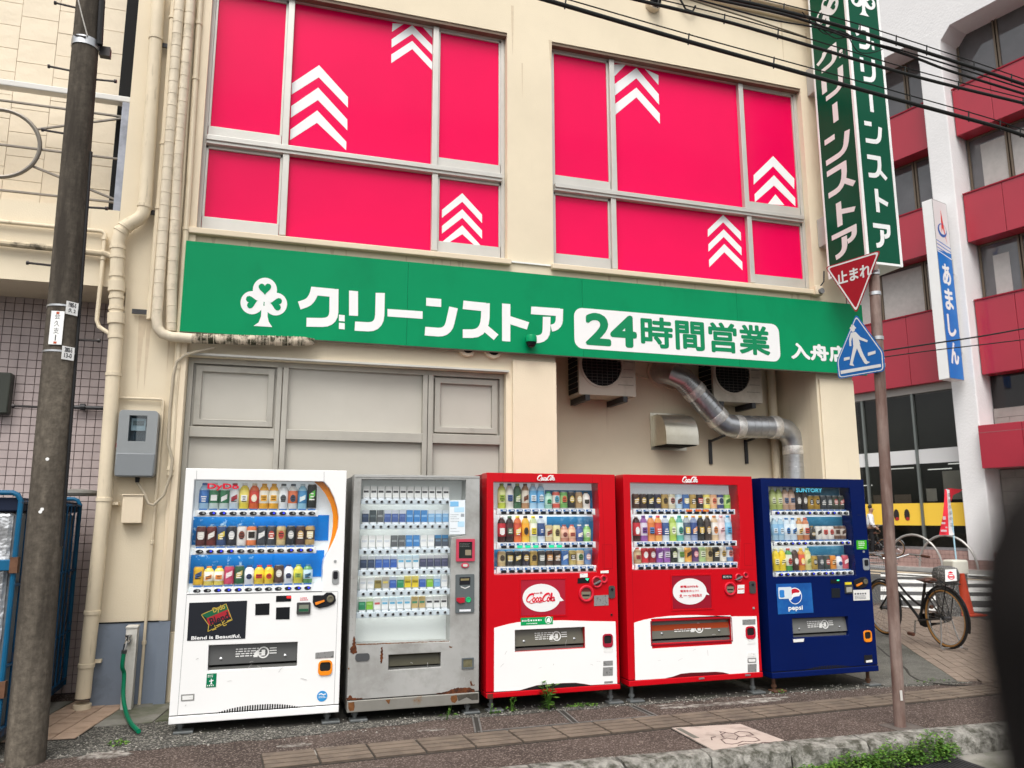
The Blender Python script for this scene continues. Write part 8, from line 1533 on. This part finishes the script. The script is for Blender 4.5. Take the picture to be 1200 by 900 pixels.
skin('shirt', [J(0, 0, 0.93), J(-0.01, 0, 1.12), J(0.0, 0, 1.34), J(0.01, 0, 1.42), J(0, 0.175, 1.38), J(0.0, 0.215, 1.12), J(0.13, 0.205, 0.98), J(0, -0.175, 1.38), J(0.0, -0.215, 1.12), J(0.13, -0.205, 0.98)], [(0, 1), (1, 2), (2, 3), (2, 4), (4, 5), (5, 6), (2, 7), (7, 8), (8, 9)], [0.15, 0.145, 0.15, 0.09, 0.075, 0.062, 0.05, 0.075, 0.062, 0.05], SHIRT, pr)
skin('trousers', [J(0, 0, 0.95), J(0, 0.095, 0.84), J(0.03, 0.10, 0.48), J(-0.01, 0.10, 0.10), J(0, -0.095, 0.84), J(0.0, -0.10, 0.48), J(-0.05, -0.10, 0.10)], [(0, 1), (1, 2), (2, 3), (0, 4), (4, 5), (5, 6)], [0.145, 0.10, 0.075, 0.062, 0.10, 0.075, 0.062], TROU, pr)
skin('shoes', [J(-0.05, 0.10, 0.04), J(0.15, 0.11, 0.03)], [(0, 1)], [0.05, 0.045], TROU, pr, 1); skin('shoes', [J(-0.09, -0.10, 0.04), J(0.11, -0.11, 0.03)], [(0, 1)], [0.05, 0.045], TROU, pr, 1)
skin('hair', [J(0.0, 0, 1.62), J(0.015, 0, 1.70), J(0.08, 0, 1.735)], [(0, 1), (1, 2)], [(0.07, 0.075), (0.085, 0.08), (0.05, 0.055)], HAIR, pr)
skin('nose', [J(0.135, 0, 1.605), J(0.15, 0, 1.585)], [(0, 1)], [0.012, 0.014], SKIN, pr, 1)
hand = ps+J(0.24, 0.19, 0.885)
for k in range(5): skin('finger', [J(0.235, 0.17+0.014*k, 0.885), J(0.265, 0.17+0.014*k, 0.85), J(0.255, 0.17+0.014*k, 0.82)], [(0, 1), (1, 2)], [0.010, 0.009, 0.008], SKIN, pr, 1)

# ------------------------------------------------------------------ overhead cables
CAB = mat('cable_black', (0.012, 0.013, 0.012), 0.6)
def cable(pts, y, r, label, mess=None, ties=()):
    P = [pY(u, v, y) for u, v in curve(*pts, n=5)]; d = (P[-1]-P[-2]).normalized(); P.append(P[-1]+d*9); d0 = (P[0]-P[1]).normalized(); P = [P[0]+d0*6]+P
    t = thing('overhead_cable', P[len(P)//2], label, 'cable', 'overhead cables crossing the upper right')
    MB().tube(P, r, 8).build('cable', CAB, t)
    if mess:
        Mm = [p+Vector((0, 0, mess*(1-0.5*abs(i/(len(P)-1)-0.5)))) for i, p in enumerate(P)]; MB().tube(Mm, 0.006, 5).build('messenger_wire', CAB, t)
        for k in range(2, len(P)-1, 4): MB().tube([Mm[k]+Vector((0, 0, 0.01)), P[k]-Vector((0.015, 0, r+0.012))], 0.007, 5).build('hanger', CAB, t)
    return t
cable([(640, 0), (808, 49), (930, 83), (1027, 110), (1123, 136), (1173, 150), (1200, 159)], -0.55, 0.019, 'lowest thick overhead cable crossing the green projecting sign', 0.085)
cable([(760, 3), (850, 25), (930, 48), (1031, 78), (1105, 98), (1200, 121)], -0.50, 0.0155, 'second lowest overhead cable, passing the upper clover sign', 0.075)
cable([(800, -8), (860, 4), (930, 20), (997, 43), (1065, 65), (1110, 82), (1177, 103), (1200, 110)], -0.42, 0.013, 'third overhead cable just below the topmost thick cable', 0.0)
cable([(830, -6), (880, 4), (930, 16), (986, 31), (1042, 48), (1087, 62), (1155, 84), (1200, 99)], -0.38, 0.0175, 'topmost thick overhead cable crossing the clover emblem', 0.085)
cable([(820, 0), (900, 22), (960, 33), (1000, 46), (1060, 60), (1200, 104)], -0.44, 0.008, 'thin loose overhead wire tangled between the two upper cables')
cable([(1037, 411), (1090, 403), (1150, 394), (1200, 385)], 4.6, 0.014, 'pair of thin wires rising right across the crimson panels')
cable([(1039, 418), (1090, 411), (1150, 404), (1200, 398)], 4.9, 0.010, 'single thin wire below the pair across the crimson panels')
t = thing('cable_coil', pY(935, 30, -0.4), 'loose loops of thin wire hanging below the upper overhead cables', 'cable')
for P in ([(940, 14), (955, 30), (968, 40), (985, 36), (1000, 44)], [(955, 25), (966, 36), (980, 45), (1000, 41)], [(995, 44), (1005, 60), (1020, 62), (1034, 58)]): MB().tube([pY(u, v, -0.43) for u, v in curve(*P, n=4)], 0.005, 5).build('wire', CAB, t)
t = thing('wall_cable', pY(900, 30, 1.0), 'dark cable run along the top of the cream wall to the projecting sign', 'cable')
MB().tube([pY(u, v, 1.0) for u, v in ((795, -5), (835, 8), (880, 22), (925, 37), (945, 44))], 0.010, 6).build('cable', mat('wall_cable_brown', (0.12, 0.10, 0.07), 0.6), t)
p = pY(808, 10, 1.0); MB().tube([p+Vector((-0.12, 0, 0.1)), p+Vector((-0.05, 0, -0.02)), p+Vector((0.04, 0, -0.03)), p+Vector((0.08, 0, 0.05))], 0.012, 6).build('drip_loop', CAB, t)

# ------------------------------------------------------------------ unidentified dark object beside the viewpoint, built as a post
c = CAM+ray(1160, 742)*0.13+CR*0.0190
bp_ = thing('dark_foreground_object', (c.x, c.y, -0.19), 'out of focus black object of unknown kind, built as a post, at the right edge', 'post')
DARKOBJ = mat('dark_object_black', (0.011, 0.0095, 0.009), 0.85, var=0.4, vs=60, spec=0.1)
MB().lathe([(0.0168, -c.z-0.18), (0.0168, -0.20), (0.0170, -0.035), (0.0182, -0.016), (0.0190, -0.003), (0.0190, 0.004), (0.0172, 0.013), (0.0135, 0.021), (0.008, 0.027), (0.002, 0.029)], c, 24).build('shaft', DARKOBJ, bp_)

for o in col.objects:
    if o.name.split('.')[0] == 'door_seam': o['kind'] = 'stuff'

# ------------------------------------------------------------------ grit, drips and scuffs
mb = MB(); GR = random.Random(5)
for _ in range(900):
    x = GR.uniform(-1.2, 6.2); y = GR.uniform(-0.34, 0.12) if x < 1 else GR.uniform(-0.12, 0.16); s = GR.uniform(0.003, 0.010); z = gz(x)+0.008; t = GR.uniform(0, 3)
    c, q = s*math.cos(t), s*math.sin(t)
    mb.add([(x+c, y+q, z), (x-q, y+c, z), (x-c, y-q, z), (x+q, y-c, z), (x+GR.uniform(-s, s)*0.3, y, z+s*0.8)], [(0, 1, 4), (1, 2, 4), (2, 3, 4), (3, 0, 4), (3, 2, 1, 0)], GR.choice((0, 0, 1, 2)))
tag(mb.build('loose_grit', [mat('grit_grey', (0.20, 0.19, 0.175), 0.9), mat('grit_pale', (0.36, 0.34, 0.30), 0.9), mat('grit_dark', (0.06, 0.055, 0.05), 0.9)], smooth=0, norm=False), kind='stuff')
DRIP = mat('drip_stain', (0.615, 0.51, 0.37), 0.9, var=0.08, vs=12)
mb = MB()
for k in range(46):
    x, zt_ = GR.choice([(GR.uniform(-0.7, 2.15), 3.962), (GR.uniform(2.7, 5.85), 3.962), (GR.uniform(-1.2, -0.82), 3.2), (GR.uniform(-0.6, 6.1), 7.4), (GR.uniform(5.95, 6.25), 7.3)])
    if zt_ > 6: zt_ -= GR.uniform(0, 1.2) if 2.2 < x < 2.68 else 0
    l = 0.085 if zt_ == 3.962 else GR.uniform(0.15, 0.7); w_ = GR.uniform(0.006, 0.022)
    mb.prism(W, [(x-w_, zt_), (x+w_, zt_), (x+w_*0.7, zt_-l*0.5), (x+w_*0.15, zt_-l), (x-w_*0.25, zt_-l*0.8)], 0.0002, 0.0009+k*0.00002)
tag(mb.build('drip_stain', DRIP, store, smooth=0), kind='stuff')
for t_, x0, x1, z0, z1, n in ((vw, -0.5, 0.5, 0.16, 0.55, 9), (v1, 1.78, 2.7, 0.25, 0.5, 8), (v2, 3.0, 4.05, 0.25, 0.5, 5), (vg, 0.7, 1.55, 0.22, 0.42, 12)):
    mb = MB()
    for k in range(n):
        x, z = GR.uniform(x0, x1), GR.uniform(z0, z1); a = GR.uniform(-0.6, 0.6)+(1.2 if GR.random() < 0.5 else 0); l = GR.uniform(0.01, 0.05)
        mb.prism(M0, stroke([(x, z), (x+l*math.cos(a)*0.5, z+l*math.sin(a)*0.5+0.003), (x+l*math.cos(a), z+l*math.sin(a))], GR.uniform(0.0012, 0.003)), 0.0026, 0.0031)
    tag(mb.build('scuff_marks', mat('scuff_grey', (0.42, 0.41, 0.40), 0.6), t_, smooth=0), kind='stuff')
